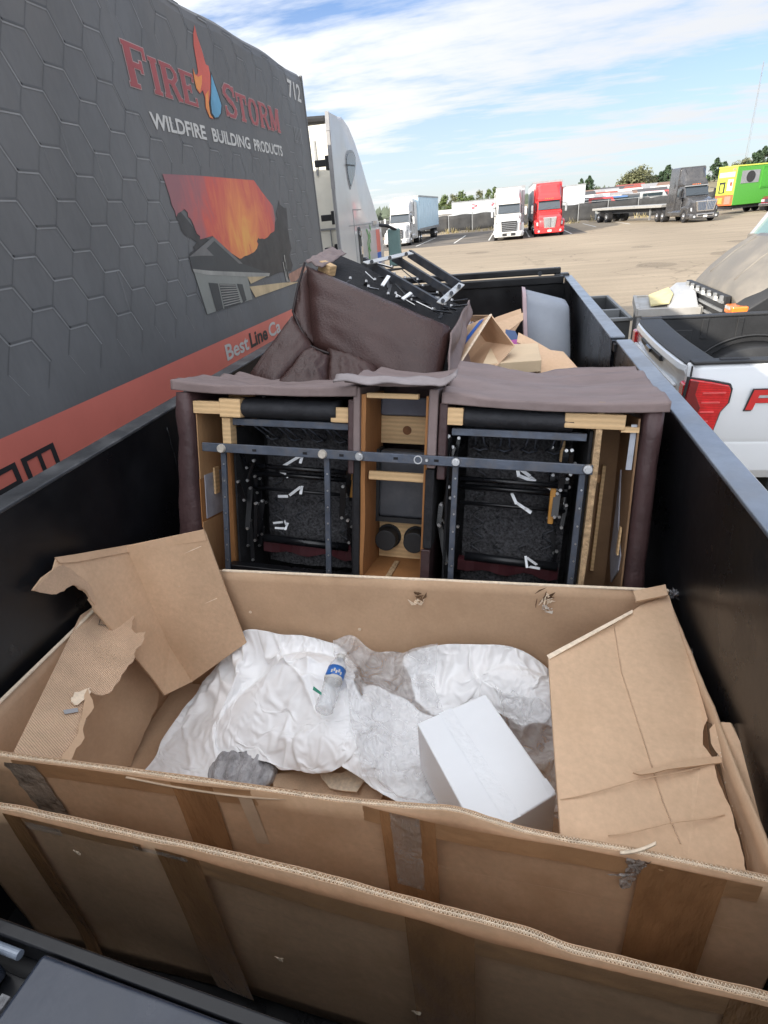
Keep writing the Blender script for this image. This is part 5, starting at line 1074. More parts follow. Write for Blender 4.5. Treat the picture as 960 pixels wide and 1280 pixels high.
# ================================================================== DEBRIS BEHIND THE LOVESEAT
# open carton lying with its mouth towards the camera
t = thing('open_carton', 'open brown carton with a blue stripe leaning against the tipped armchair', 'box', (.05, 3.0, FZ))
A, B_, C_, D_ = P(614, 394, Y=3.25), P(643, 432, Y=3.05), P(606, 476, Y=2.78), P(573, 458, Y=2.88)
axd = Vector((-.16, .42, -.06))
def quad_panel(name, a, b, c_, d, m, par, th=.006): return ob(name, G().face([a, b, c_, d]), m, par, solid=th)
quad_panel('side_panel', A, B_, B_ + axd, A + axd, kraft_in, t); quad_panel('side_panel', B_, C_, C_ + axd, B_ + axd, kraft_in, t); quad_panel('side_panel', C_, D_, D_ + axd, C_ + axd, kraft_in, t)
quad_panel('base_panel', A + axd, B_ + axd, C_ + axd, D_ + axd, kraft_in, t)
o1, o2 = P(583, 408, Y=3.42), P(548, 462, Y=3.0)
sp = quad_panel('outer_panel', A, D_, o2, o1, kraft, t)
o_, n_ = plane(A, D_, o2); n_ = n_ if n_.dot(EYE - A) > 0 else -n_
ob('blue_stripe', G().face([PP(u, v, o_, n_) + n_ * .006 for u, v in ((600, 402), (606, 399), (558, 464), (549, 466))]), blue_print, sp)
ob('pale_edge', G().bar(A + n_ * .004, D_ + n_ * .004, .012, .008, n_), kraft_edge, sp)
def scrap(name, label, pts, Y, m, lean=0, th=.006, cat='cardboard', Yb=None):
    vs = [P(u, v, Y=Y + (lean * (v - pts[0][1]) / 60)) for u, v in pts]
    return solo(name, G().face(vs), m, label, cat, solid=th)
scrap('folded_cardboard', 'crumpled folded cardboard sheet against the left of the grey tote', [(597, 408), (622, 396), (651, 386), (653, 399), (640, 420), (612, 425)], 4.3, kraft_in, -.3)
scrap('cardboard_sheet', 'thin cardboard sheet lying on the crumpled folded cardboard', [(604, 410), (654, 391), (654, 400), (622, 424)], 4.15, kraft, -.3)
scrap('die_cut_cardboard', 'die cut brown cardboard tray with a bite shaped edge below the grey tote', [(648, 416), (664, 424), (688, 438), (704, 440), (722, 460), (668, 470), (658, 452), (663, 441), (655, 432), (646, 428)], 3.7, kraft, -.5)
scrap('magenta_packaging', 'magenta and purple printed packaging sheet under the die cut cardboard', [(636, 426), (650, 424), (664, 432), (668, 448), (678, 455), (660, 462), (636, 446)], 3.78, purple_print, -.4)
scrap('navy_packaging', 'navy blue printed carton piece behind the open carton mouth', [(632, 412), (644, 414), (649, 424), (640, 438), (630, 432)], 3.9, navy_print, -.3)
tt = thing('flat_carton', 'flat cream carton lying right behind the loveseat top', 'box', (.2, 2.75, FZ))
fa = [P(603, 455, Z=1.90), P(677, 450, Z=1.90), P(676, 447, Z=1.90) + Vector((0, .35, 0)), P(612, 449, Z=1.90) + Vector((0, .35, 0))]
ob('top', G().prism(fa, (0, 0, -.06)), mat('cream_card', (0.60, 0.46, 0.30), .75, var=.08, scale=6), tt, bevel=.004)
ob('base', G().prism([p + Vector((0, .02, -.06)) for p in fa], (0, 0, -.5)), kraft_in, tt)
scrap('blue_wrapper', 'blue plastic wrapper between the open carton and the cream carton', [(618, 448), (646, 443), (648, 452), (612, 456)], 3.1, blue_print, 0)
g = G().grid(lambda u, v: P(576 + 18 * u, 402 + 18 * v, Y=3.55 - .1 * v) + Vector((0, .03 * noise.noise(Vector((u * 6, v * 6, 2))), .03 * noise.noise(Vector((u * 7, v * 5, 8))))), 16, 14)
solo('bubble_wrap', g, glassy('bubble_film', (0.55, 0.56, 0.66), .2, .75), 'crumpled bubble wrap between the armchair and the blue striped carton', 'plastic', smooth=True)
# junk heap below everything
rnd = random.Random(8); hg = thing('cardboard_heap', 'heap of flattened cardboard filling the trailer behind the loveseat', 'cardboard', (-.3, 4.2, FZ))
for k in range(16):
    x, y = rnd.uniform(-1.2, .3), rnd.uniform(2.75, 5.6); z = FZ + .08 + .045 * k; a, b = rnd.uniform(.25, .45), rnd.uniform(.2, .4)
    M = Matrix.Translation((max(-1.0, min(.08, x)), y, z)) @ Matrix.Rotation(rnd.uniform(0, 3), 4, 'Z') @ Matrix.Rotation(rnd.gauss(0, .12), 4, 'X')
    ob('cardboard_sheet', G().box((-a * .7, -b * .7, 0), (a * .7, b * .7, .008), M), [kraft, kraft_in, kraft_out][k % 3], hg)
# grey tote on its side
t = thing('plastic_tote', 'grey plastic tote lying on its side with a pinkish rim against the trailer wall', 'tote', (.28, 4.9, 1.4))
q0 = [P(654, 371, Y=4.75), P(654, 372, Y=5.25), P(659, 462, Y=5.05), P(661, 470, Y=4.45)]
q0 = [P(655, 369, Y=4.65), P(655, 369, Y=4.65) + Vector((0, .42, .0)), P(658, 464, Y=4.42) + Vector((0, .42, 0)), P(658, 464, Y=4.42)]
q1 = [P(712, 382, Y=4.70), P(712, 382, Y=4.70) + Vector((0, .36, 0)), P(714, 452, Y=4.52) + Vector((0, .36, 0)), P(714, 452, Y=4.52)]
def soft_ring(q, r=.06, n=4):
    o = []
    for i in range(4):
        p, a, b = q[i], q[i - 1], q[(i + 1) % 4]; a = p + (a - p).normalized() * r; b = p + (b - p).normalized() * r
        for k in range(n + 1): f = k / n; o.append(a * (1 - f) ** 2 + p * 2 * f * (1 - f) + b * f * f)
    return o
def mixq(f, inset=0):
    q = [a.lerp(b, f) for a, b in zip(q0, q1)]; c = sum(q, Vector()) / 4; return [c + (p - c) * (1 - inset) for p in q]
ob('body', G().loft([soft_ring(mixq(.02)), soft_ring(mixq(.88)), soft_ring(mixq(.97, .02)), soft_ring(mixq(1.0, .10))], cap=False).face(list(reversed(soft_ring(mixq(1.0, .10))))), tote_grey, t, smooth=True, solid=.006)
ob('rim', G().loft([soft_ring(mixq(-.03, -.06)), soft_ring(mixq(.05, -.06)), soft_ring(mixq(.05, -.01)), soft_ring(mixq(-.03, -.01)), soft_ring(mixq(-.03, -.06))], cap=False), tote_rim, t)
ob('maroon_lining', G().loft([soft_ring(mixq(-.02, .02)), soft_ring(mixq(.08, .03))], cap=False), mat('maroon_plastic', (0.13, 0.03, 0.04), .5), t)

# ================================================================== THE BIG OPEN CARDBOARD BOX
bt = thing('cardboard_box', 'huge open cardboard box with torn flaps holding white plastic film and a white carton', 'box', (-.45, 1.15, FZ))
BZ = 1.48
def sheet_px(name, pts, o, n, m, par=bt, th=.007, lift=0.0, **k):
    return ob(name, G().face([PP(u, v, o, n) + n * lift for u, v in pts]), m, par, solid=th, **k)
def torn(pts, closed=True, amp=3.0, n=4, seed=0, only=None):
    r = random.Random(seed); o = []
    for k, p in enumerate(pts):
        o.append(p); q = pts[(k + 1) % len(pts)]
        if only is not None and k not in only: continue
        for i in range(1, n): f = i / n; o.append((p[0] + (q[0] - p[0]) * f + r.uniform(-amp, amp), p[1] + (q[1] - p[1]) * f + r.uniform(-amp, amp)))
    return o
def dented(name, lo, hi, nu, nv, m, amp=.006, th=.008, seed=0, top=None, folds=()):
    """wall panel between two lower corners and its top line, gently buckled"""
    a, b = Vector(lo), Vector(hi); d = b - a; dz = d.z; d = Vector((d.x, d.y, 0)); nrm = d.cross(Vector((0, 0, 1))).normalized()
    def fn(u, v):
        p = a + d * u + Vector((0, 0, dz * v)); w = amp * noise.noise(Vector((u * 4 + seed, v * 2.5, seed))) + amp * .3 * noise.noise(Vector((u * 14 + seed, v * 6, seed)))
        for f, s in folds: w += s * max(0, 1 - abs(u - f) / .03)
        e = .004 * noise.noise(Vector((u * 12, seed, 4))) if v > .99 else 0
        return p + nrm * w + Vector((0, 0, e))
    return ob(name, G().grid(fn, nu, nv), m, bt, smooth=True, solid=th)
ob('base', G().box((-1.39, .74, FZ + .005), (.51, 1.585, FZ + .03)), kraft_in, bt)
dented('back_wall', (-1.385, 1.585, FZ + .02), (.515, 1.585, BZ), 50, 14, kraft_in, .008, seed=3, folds=((.40, .004), (.42, -.003), (.66, .003)))
dented('side_wall', (-1.385, .735, FZ + .02), (-1.385, 1.58, BZ), 26, 14, kraft_in, .008, seed=5)
dented('side_wall', (.515, 1.58, FZ + .02), (.515, .735, BZ - .02), 26, 14, kraft_in, .008, seed=8)
ob('wall_edge', G().box((-1.03, 1.580, BZ - .001), (.515, 1.591, BZ + .003)), kraft_edge, bt)
ob('wall_edge', G().box((-1.391, .74, BZ - .001), (-1.379, 1.56, BZ + .003)), kraft_edge, bt)
def tear_tuft(u, v, Y, s, seed, m=kraft_edge):
    r = random.Random(seed); p = P(u, v, Y=Y); gg = G()
    for k in range(9):
        a, b = Vector((r.gauss(0, s), -.012 - abs(r.gauss(0, .005)), r.gauss(-s * .5, s))), Vector((r.gauss(0, s), -.012 - abs(r.gauss(0, .012)), r.gauss(-s * .6, s)))
        gg.add([p + a, p + b, p + (a + b) * .5 + Vector((r.gauss(0, s * .6), 0, r.gauss(0, s * .6)))], [(0, 1, 2)])
    return ob('torn_paper', gg, m, bt, solid=.002)
tear_tuft(524, 738, 1.585, .014, 1, kraft_dark); tear_tuft(523, 745, 1.582, .010, 2); tear_tuft(683, 738, 1.585, .016, 3, kraft_dark); tear_tuft(682, 754, 1.582, .013, 4, mat('pale_torn_paper', (0.66, 0.60, 0.52), .8)); tear_tuft(684, 744, 1.581, .012, 5)
for k, x in enumerate((-.95, -.52, -.1, .3)):
    ob('hole_mark', G().cyl((x, 1.574, 1.30 - .05 * k), (x, 1.5725, 1.30 - .05 * k), .006, n=10), kraft_edge, bt)
# flap leaning across the far left corner
p1, p2, p3 = P(258, 663, Y=1.56), P(308, 803, Y=1.53), P(202, 868, X=-1.36)
o_, n_ = plane(p1, p2, p3); n_ = n_ if n_.dot(EYE - p1) > 0 else -n_
cr_ = [(158, 682), (182, 735), (212, 805), (241, 850)]
def bend(pts, lift):
    return [PP(u, v, o_, n_) + n_ * (lift if (u, v) in cr_ else 0) for u, v in pts]
ob('corner_flap', G().face(bend([(255, 662)] + [(258, 668), (282, 735), (308, 803)] + list(reversed(cr_)), .008)), kraft, bt, solid=.008)
cA, cB = PP(158, 682, o_, n_), PP(241, 850, o_, n_)
o2_, n2_ = plane(cA, cB, P(75, 700, X=-1.375)); n2_ = n2_ if n2_.dot(EYE - cA) > 0 else -n2_
def bend2(pts, lift): return [PP(u, v, o2_, n2_) + n2_ * lift for u, v in pts]
left_part = [(158, 682), (182, 735), (212, 805), (241, 850)] + [(205, 869), (193, 852), (150, 800), (118, 764)] + torn([(116, 760), (108, 742), (90, 731), (66, 743)], amp=2.2, n=4, seed=2)[:-3] + [(40, 738), (52, 722), (66, 712), (70, 698), (92, 694)]
ob('corner_flap', G().face([PP(u, v, o_, n_) + n_ * .008 if (u, v) in cr_ else PP(u, v, o2_, n2_) for u, v in left_part]), kraft, bt, solid=.008)
ob('flap_top_edge', G().face([p + n_ * .006 for p in bend([(255, 661), (160, 681), (160, 690), (259, 674)], 0)]), kraft_in, bt, solid=.004)
ob('flap_top_edge', G().face(bend2([(160, 681), (92, 693), (66, 697), (72, 704), (92, 703), (160, 690)], .008)), kraft_in, bt, solid=.004)
ob('crease', G().tube([PP(u, v, o_, n_) + n_ * .012 for u, v in cr_], .0028, 6), kraft_edge, bt)
ob('torn_edge', G().face([PP(u, v, o2_, n2_) + n2_ * .007 for u, v in torn([(40, 738), (66, 712), (76, 706), (100, 722), (112, 734), (118, 757), (108, 742), (90, 731), (68, 743)], amp=1.6, n=4, seed=3)]), kraft_rib, bt, solid=.002)
ob('scuff', G().face([PP(u, v, o_, n_) + n_ * .0085 for u, v in torn([(196, 735), (212, 728), (226, 731), (216, 742), (203, 744)], amp=2, n=3, seed=4)]), mat('pale_scuff', (0.62, 0.50, 0.38), .8, var=.25, scale=60), bt)
for y0, y1 in ((700, 706), (765, 772)):
    ob('score_line', G().tube([PP(168 + 84 * f + (y0 - 700) * .3, y0 + 18 - 36 * f, o_, n_) + n_ * .0055 for f in (0, .3, .6, 1)], .0013, 5), kraft_edge, bt)
# torn flap hanging inside the left wall
q1, q2, q3 = P(15, 948, Z=1.455), P(118, 757, Z=1.475), P(166, 832, Z=1.36)
oo, nn = plane(q1, q2, q3); nn = nn if nn.dot(EYE - q1) > 0 else -nn
strip_pts = [(12, 950), (60, 852), (100, 770), (118, 758), (140, 755), (158, 760), (168, 772), (164, 786), (170, 792), (182, 790), (178, 804), (170, 812), (166, 828), (152, 844), (140, 864), (128, 870), (114, 866), (108, 864), (112, 878), (108, 902), (94, 930), (82, 958), (30, 962)]
sheet_px('torn_flap', torn(strip_pts, amp=1.6, n=3, seed=6, only=range(5, 21)), oo, nn, kraft_rib, th=.006)
sheet_px('torn_liner', torn([(108, 864), (116, 888), (104, 908), (104, 926), (90, 948), (80, 962), (70, 962), (96, 920), (102, 890)], amp=2, n=3, seed=7), oo, nn, kraft_in, th=.003, lift=.012)
sheet_px('crushed_tear', torn([(92, 868), (112, 862), (110, 872), (96, 884), (88, 880)], amp=2, n=3, seed=8), oo, nn, kraft_edge, th=.003, lift=.009)
sheet_px('tape_scrap', [(78, 890), (96, 887), (97, 892), (80, 895)], oo, nn, mat('grey_tape_scrap', (0.30, 0.30, 0.31), .4), th=.001, lift=.008)
sheet_px('tape_scrap', [(128, 769), (150, 768), (150, 773), (128, 774)], oo, nn, mat('grey_tape_scrap', (0.30, 0.30, 0.31), .4), th=.001, lift=.008)
for a, b in (((123, 782), (148, 784)), ((123, 782), (126, 770)), ((148, 784), (152, 772))):
    ob('printed_line', G().bar(PP(*a, oo, nn) + nn * .0042, PP(*b, oo, nn) + nn * .0042, .002, .001, nn), print_black, bt)
# lower inner liner of the left wall, peeling away at its foot
sheet_px('inner_liner', torn([(88, 940), (112, 880), (150, 838), (170, 822), (198, 868), (196, 884), (180, 915), (163, 958), (84, 962)], amp=1.5, n=3, seed=9, only=(4, 5, 6)), P(198, 868, X=-1.352), (Vector((1, 0, .16))).normalized(), kraft_in, th=.006)
# right flap folded inwards
f1, f2, f3 = P(830, 745, X=.497), P(685, 822, Y=1.50), P(700, 1045, Y=.80)
f2, f3 = P(938, 1092, Y=.757), P(700, 1045, Y=.757)
ro, rn_ = plane(f1, f2, f3); rn_ = rn_ if rn_.dot(EYE - f1) > 0 else -rn_
hinge = [(836, 745), (852, 800), (872, 858), (884, 900), (880, 908), (878, 932), (893, 952), (894, 964), (902, 988), (916, 1022), (926, 1062), (933, 1094)]
inner = [(702, 1060), (700, 1040), (692, 930), (685, 822)]
fold = [(768, 778), (778, 838), (808, 930), (830, 1000), (862, 1078)]
def rb(pts):
    q = [PP(u, v, ro, rn_) - rn_ * (.014 if (u, v) in fold else 0) for u, v in pts]; o = []; lim = .752
    for k, p in enumerate(q):
        n = q[(k + 1) % len(q)]
        if p.y >= lim: o.append(p)
        if (p.y - lim) * (n.y - lim) < 0: o.append(p.lerp(n, (lim - p.y) / (n.y - p.y)))
    return o
ob('side_flap', G().face(rb([(685, 822)] + fold + [(862, 1100), (702, 1062), (700, 1040), (692, 930)])), kraft, bt, solid=.008)
ob('side_flap', G().face(rb(torn(hinge, amp=1.2, n=3, seed=12, only=range(3, 11)) + [(938, 1110), (862, 1100)] + list(reversed(fold)) + [(800, 758)])), kraft, bt, solid=.008)
sheet_px('folded_tab', [(789, 746), (829, 738), (832, 751), (793, 759)], ro, rn_, kraft, th=.007, lift=.022)
sheet_px('flap_edge', [(683, 821), (790, 764), (790, 768), (686, 826)], ro, rn_, kraft_edge, th=.002, lift=.006)
sheet_px('crush_fold', torn([(790, 968), (850, 954), (897, 948), (901, 956), (850, 962), (800, 971)], amp=1.2, n=3, seed=13), ro, rn_, kraft_in, th=.004, lift=.007)
for a, b in (((700, 1001), (884, 957)), ((760, 1046), (905, 1019))):
    ob('score_line', G().tube([PP(a[0] + (b[0] - a[0]) * f, a[1] + (b[1] - a[1]) * f + 1.5 * math.sin(f * 9), ro, rn_) + rn_ * .0042 for f in [i / 8 for i in range(9)]], .0013, 5), kraft_in, bt)
ob('crease', G().tube([PP(u, v, ro, rn_) - rn_ * .0085 for u, v in fold[:-1]] + [PP(852, 1052, ro, rn_) - rn_ * .0085], .0016, 6), kraft_rib, bt)
# torn strip of the right wall outside the split
so, sn = plane(P(895, 905, X=.515), P(918, 905, X=.545), P(958, 1095, X=.535)); sn = sn if sn.dot(EYE - P(895, 905, X=.515)) > 0 else -sn
sheet_px('torn_strip', torn([(888, 912), (896, 903), (914, 904), (930, 935), (944, 985), (958, 1020), (975, 1060), (985, 1110), (942, 1110), (938, 1080), (930, 1040), (924, 1010), (908, 968), (900, 945), (890, 930)], amp=1.4, n=3, seed=14, only=range(7, 14)), so, sn, kraft, th=.008)
sheet_px('gap_shade_sheet', [(880, 900), (892, 905), (905, 945), (915, 985), (930, 1030), (944, 1110), (928, 1110), (915, 1030), (900, 975), (884, 935)], so, sn, kraft_dark, th=.004, lift=-.012)  # dark sheet added behind the split, standing in for the shade inside it
fl = G()
for k in range(34):
    f = k / 33; u, v = 892 + 48 * f + 3 * math.sin(k), 925 + 160 * f; p = PP(u, v, so, sn) - sn * .004; q = PP(u + 7, v - 3, so, sn) + sn * .005
    fl.bar(p, q, .003, .0012, sn)
ob('flutes', fl, kraft_edge, bt, kind='stuff')
sheet_px('wrinkled_tape', torn([(938, 1018), (950, 1030), (972, 1080), (968, 1100), (952, 1070)], amp=2.5, n=4, seed=15), so, sn, clear_tape, th=.002, lift=.012)
cp = solo('plastic_scrap', G().grid(lambda u, v: P(838 + 9 * u, 737 + 10 * v, X=.53) + Vector((.02 * noise.noise(Vector((u * 5, v * 5, 1))), 0, .02 * noise.noise(Vector((u * 5, v * 5, 7))))), 10, 10), glassy('grey_clear_scrap', (.35, .35, .37), .15, .6), 'crumpled clear plastic scrap snagged at the far right corner of the big box', 'plastic', smooth=True)
cp = solo('plastic_scrap', G().grid(lambda u, v: P(856 + 14 * u, 806 + 14 * v + 6 * u, X=.535) + Vector((-.01 + .012 * noise.noise(Vector((u * 5, v * 5, 4))), 0, 0)), 10, 10), glassy('grey_clear_scrap2', (.5, .5, .52), .15, .7), 'small shiny plastic scrap stuck between the right flap and the trailer wall', 'plastic', smooth=True)

# double-wall corrugated panels at the front: three liners with flutes showing along the cut edge
def smooth_curve(pts, n):
    o = []
    for i in range(n + 1):
        f = i / n * (len(pts) - 1); k = min(int(f), len(pts) - 2); t_ = f - k
        p0, p1, p2, p3 = pts[max(k - 1, 0)], pts[k], pts[k + 1], pts[min(k + 2, len(pts) - 1)]
        o.append(.5 * ((2 * p1) + (p2 - p0) * t_ + (2 * p0 - 5 * p1 + 4 * p2 - p3) * t_ ** 2 + (3 * p1 - p0 - 3 * p2 + p3) * t_ ** 3))
    return o
def corrugated(par, crv, zb, m_in, m_out, th=.013, seed=0):
    n = len(crv) - 1
    def at(f):
        f = max(0, min(n - 1e-6, f * n)); k = int(f); return crv[k].lerp(crv[k + 1], f - k)
    at.__dict__.update(seed=seed, zb=zb)
    def liner(off, lower, mm, nm, wob):
        def fn(u, v):
            p = at(u); q = Vector((p.x, p.y + off, zb)); tp = Vector((p.x, p.y + off, p.z - lower + wob * noise.noise(Vector((u * 30, off * 90, seed)))))
            b = .010 * noise.noise(Vector((u * 5, v * 3 + seed, 1))) * (1 - v) ; r = tp.lerp(q, 1 - v); r.y += b
            return r
        return ob(nm, G().grid(fn, 160, 10), mm, par, smooth=True, solid=.0016)
    outer = liner(0, 0, m_out, 'outer_liner', .003); liner(th * .48, .0015, kraft_edge, 'middle_liner', .002); liner(th, 0, m_in, 'inner_liner', .003)
    gg = G(); L_ = sum((crv[i + 1] - crv[i]).length for i in range(n)); cnt = int(L_ / .0042)
    for lay in range(2):
        o0, o1 = (th * .04, th * .44) if lay == 0 else (th * .52, th * .96); prev = None
        for k in range(cnt + 1):
            p = at(k / cnt); y = p.y + (o0 if k % 2 else o1); a = Vector((p.x, y, p.z - .0015)); b = Vector((p.x, y, p.z - .016))
            if prev: gg.add([prev[0], a, b, prev[1]], [(0, 1, 2, 3)])
            prev = (a, b)
    ob('flutes', gg, kraft_edge, par, kind='stuff', solid=.0008)
    def core(u, v): p = at(u); return Vector((p.x, p.y + .002 + (th - .004) * v, p.z - .014))
    ob('core', G().grid(core, 80, 1), kraft_dark, par)
    return at
def panel_patch(name, at, par, x0, x1, t0, t1, m, off=.0030, slant=0, n=10, th=.0004, rag=0, seed=0):
    """strip of tape on the near face of a panel: x range, depth below the edge t0..t1"""
    lo_, hi_ = at(0).x, at(1).x; r = random.Random(seed)
    def fn(u, v):
        x = x0 + (x1 - x0) * u + slant * v; x += rag * noise.noise(Vector((u * 4, v * 9, seed)))
        p = at((x - lo_) / (hi_ - lo_)); d = t0 + (t1 - t0) * v; vv = 1 - d / (p.z - at.zb); bu = .010 * noise.noise(Vector(((x - lo_) / (hi_ - lo_) * 5, vv * 3 + at.seed, 1))) * (1 - vv)
        return Vector((x, p.y + bu - off - .0015 - .0012 * abs(noise.noise(Vector((x * 30, d * 30, seed)))), p.z - d))
    return ob(name, G().grid(fn, n, 16), m, par, smooth=True, recalc=False)
e1 = [(-60, 935), (0, 945), (100, 958), (200, 971), (300, 985), (400, 999), (460, 1006), (520, 1011), (569, 1015), (615, 1029), (663, 1043), (730, 1056), (793, 1067), (870, 1083), (960, 1103), (1010, 1115)]
cv1 = smooth_curve([P(u, v, Z=BZ) for u, v in e1], 150)
at1 = corrugated(bt, cv1, FZ + .01, kraft_in, kraft_out, seed=1)
def px1(u, v): return P(u, v, Z=BZ - .02).x
for u0, u1, v in ((205, 262, 1000), (474, 546, 1022), (800, 900, 1085)): panel_patch('brown_tape', at1, bt, px1(u0, v), px1(u1, v), .004, .60, tape, seed=u0)
panel_patch('brown_tape', at1, bt, -1.2, .47, .003, .055, mat('edge_tape', (0.48, 0.28, 0.145), .28, var=.2, scale=5, bump=.2, bscale=14), off=.0024, n=60, seed=5)
panel_patch('clear_tape_strip', at1, bt, px1(488, 1020), px1(526, 1024), .0, .26, clear_tape, off=.0050, rag=.006, seed=4)
panel_patch('clear_tape_strip', at1, bt, px1(4, 958), px1(40, 966), .012, .24, mat('greyed_tape', (0.30, 0.25, 0.20), .25, var=.3, scale=14, bump=.6, bscale=24), off=.0050, slant=.03, rag=.012, seed=6)
panel_patch('peeled_liner', at1, bt, px1(294, 1000), px1(311, 1002), .022, .20, mat('pale_liner', (0.56, 0.42, 0.29), .8, var=.1, scale=14), off=.0050, slant=.012, seed=7)
pv = [P(156, 974, Z=BZ - .008), P(219, 988, Z=BZ - .018), P(292, 1000, Z=BZ - .024), P(340, 1002, Z=BZ - .022), P(390, 1000, Z=BZ - .006)]
ob('peeled_edge', G().tube([Vector((p.x, at1((p.x - cv1[0].x) / (cv1[-1].x - cv1[0].x)).y - .006, p.z)) for p in smooth_curve(pv, 24)], .0028, 6), mat('pale_liner', (0.56, 0.42, 0.29), .8), bt, smooth=True)
for t0, x0_, x1_ in ((.155, -.62, .45), (.235, -1.2, -.2), (.30, -.3, .47)): panel_patch('crease_line', at1, bt, x0_, x1_, t0, t0 + .0022, kraft, off=.0012, n=60, seed=31 + int(t0 * 100), rag=.0)
kx, ky = P(792, 1080, Z=BZ - .03), 0
def knot(u, v):
    wd = .034 * (1 - v) ** 1.5 + .010 + .012 * (v > .55) * math.sin((v - .55) * 7)
    x = kx.x + .004 + (u - .5) * wd - .018 * v + .006 * noise.noise(Vector((u * 3, v * 6, 2)))
    return Vector((x, at1((kx.x - cv1[0].x) / (cv1[-1].x - cv1[0].x)).y - .006 - .006 * abs(noise.noise(Vector((u * 4, v * 8, 6)))), BZ + .004 - .10 * v))
ob('tape_knot', G().grid(knot, 10, 24), glassy('smoky_tape', (0.46, 0.43, 0.40), .15, .75, bscale=40), bt, smooth=True)
ob('tape_knot', G().grid(lambda u, v: knot(u, .45 + .2 * v) + Vector((-.030 * v, -.002, .006 * v)), 6, 8), MATS.get('x') or bpy.data.materials['smoky_tape'], bt, smooth=True)
g = G().grid(lambda u, v: P(775 + 45 * u, 1064 - 12 * u * u + 4 * v, Z=BZ + .008 + .02 * u), 12, 2)
ob('torn_curl', g, kraft_edge, bt, smooth=True, solid=.003)

# second sheet standing in front of the box
sh = thing('cardboard_sheet', 'taped corrugated cardboard panel standing in front of the open box, nearest the camera', 'cardboard', (-.4, .56, FZ))
e2 = [(-70, 1003), (0, 1011), (60, 1023), (120, 1036), (180, 1050), (240, 1062), (300, 1076), (400, 1100), (460, 1117), (530, 1136), (600, 1154), (660, 1170), (710, 1190), (760, 1203), (830, 1220), (900, 1238), (960, 1252), (1040, 1272)]
cv2 = smooth_curve([P(u, v, Z=BZ + .005) for u, v in e2], 170)
at2 = corrugated(sh, cv2, FZ + .01, kraft_in, kraft_out, th=.014, seed=6)
def px2(u, v): return P(u, v, Z=BZ - .02).x
for u0, u1, v in ((-2, 25, 1035), (187, 250, 1085), (508, 595, 1145), (908, 985, 1252)): panel_patch('brown_tape', at2, sh, px2(u0, v), px2(u1, v), .004, .60, tape, seed=u0 + 3)
panel_patch('brown_tape', at2, sh, px2(250, 1085), .40, .004, .058, MATS['edge_tape'], off=.0024, n=60, seed=15)
panel_patch('brown_tape', at2, sh, -1.1, px2(175, 1070), .004, .030, MATS['edge_tape'], off=.0024, n=40, seed=16)
panel_patch('clear_tape_strip', at2, sh, px2(166, 1068), px2(236, 1080), .006, .020, clear_tape, off=.0060, rag=.003, seed=21)
panel_patch('clear_tape_strip', at2, sh, px2(30, 1035), px2(75, 1045), .010, .035, clear_tape, off=.0060, rag=.006, seed=22)
for t0, x0_, x1_ in ((.13, -.75, .40), (.205, -1.1, -.35)): panel_patch('crease_line', at2, sh, x0_, x1_, t0, t0 + .0022, kraft, off=.0012, n=60, seed=41)
for i, (u, v) in enumerate(((76, 1096), (345, 1212), (520, 1262))):
    p = P(u, v, Y=.535)
    gg = G(); r = random.Random(i)
    for k in range(5):
        a = r.random() * 6.28; c = Vector((math.cos(a) * .012, 0, math.sin(a) * .006)); gg.add([p + c, p - c * .6 + Vector((0, -.004, .004)), p + Vector((.01 * r.random(), -.006, -.006))], [(0, 1, 2)])
    for q in gg.v: q.y = at2((q.x - cv2[0].x) / (cv2[-1].x - cv2[0].x)).y - .005 + (q.y - p.y) * .5
    ob('torn_paper', gg, kraft_edge, sh, solid=.001)

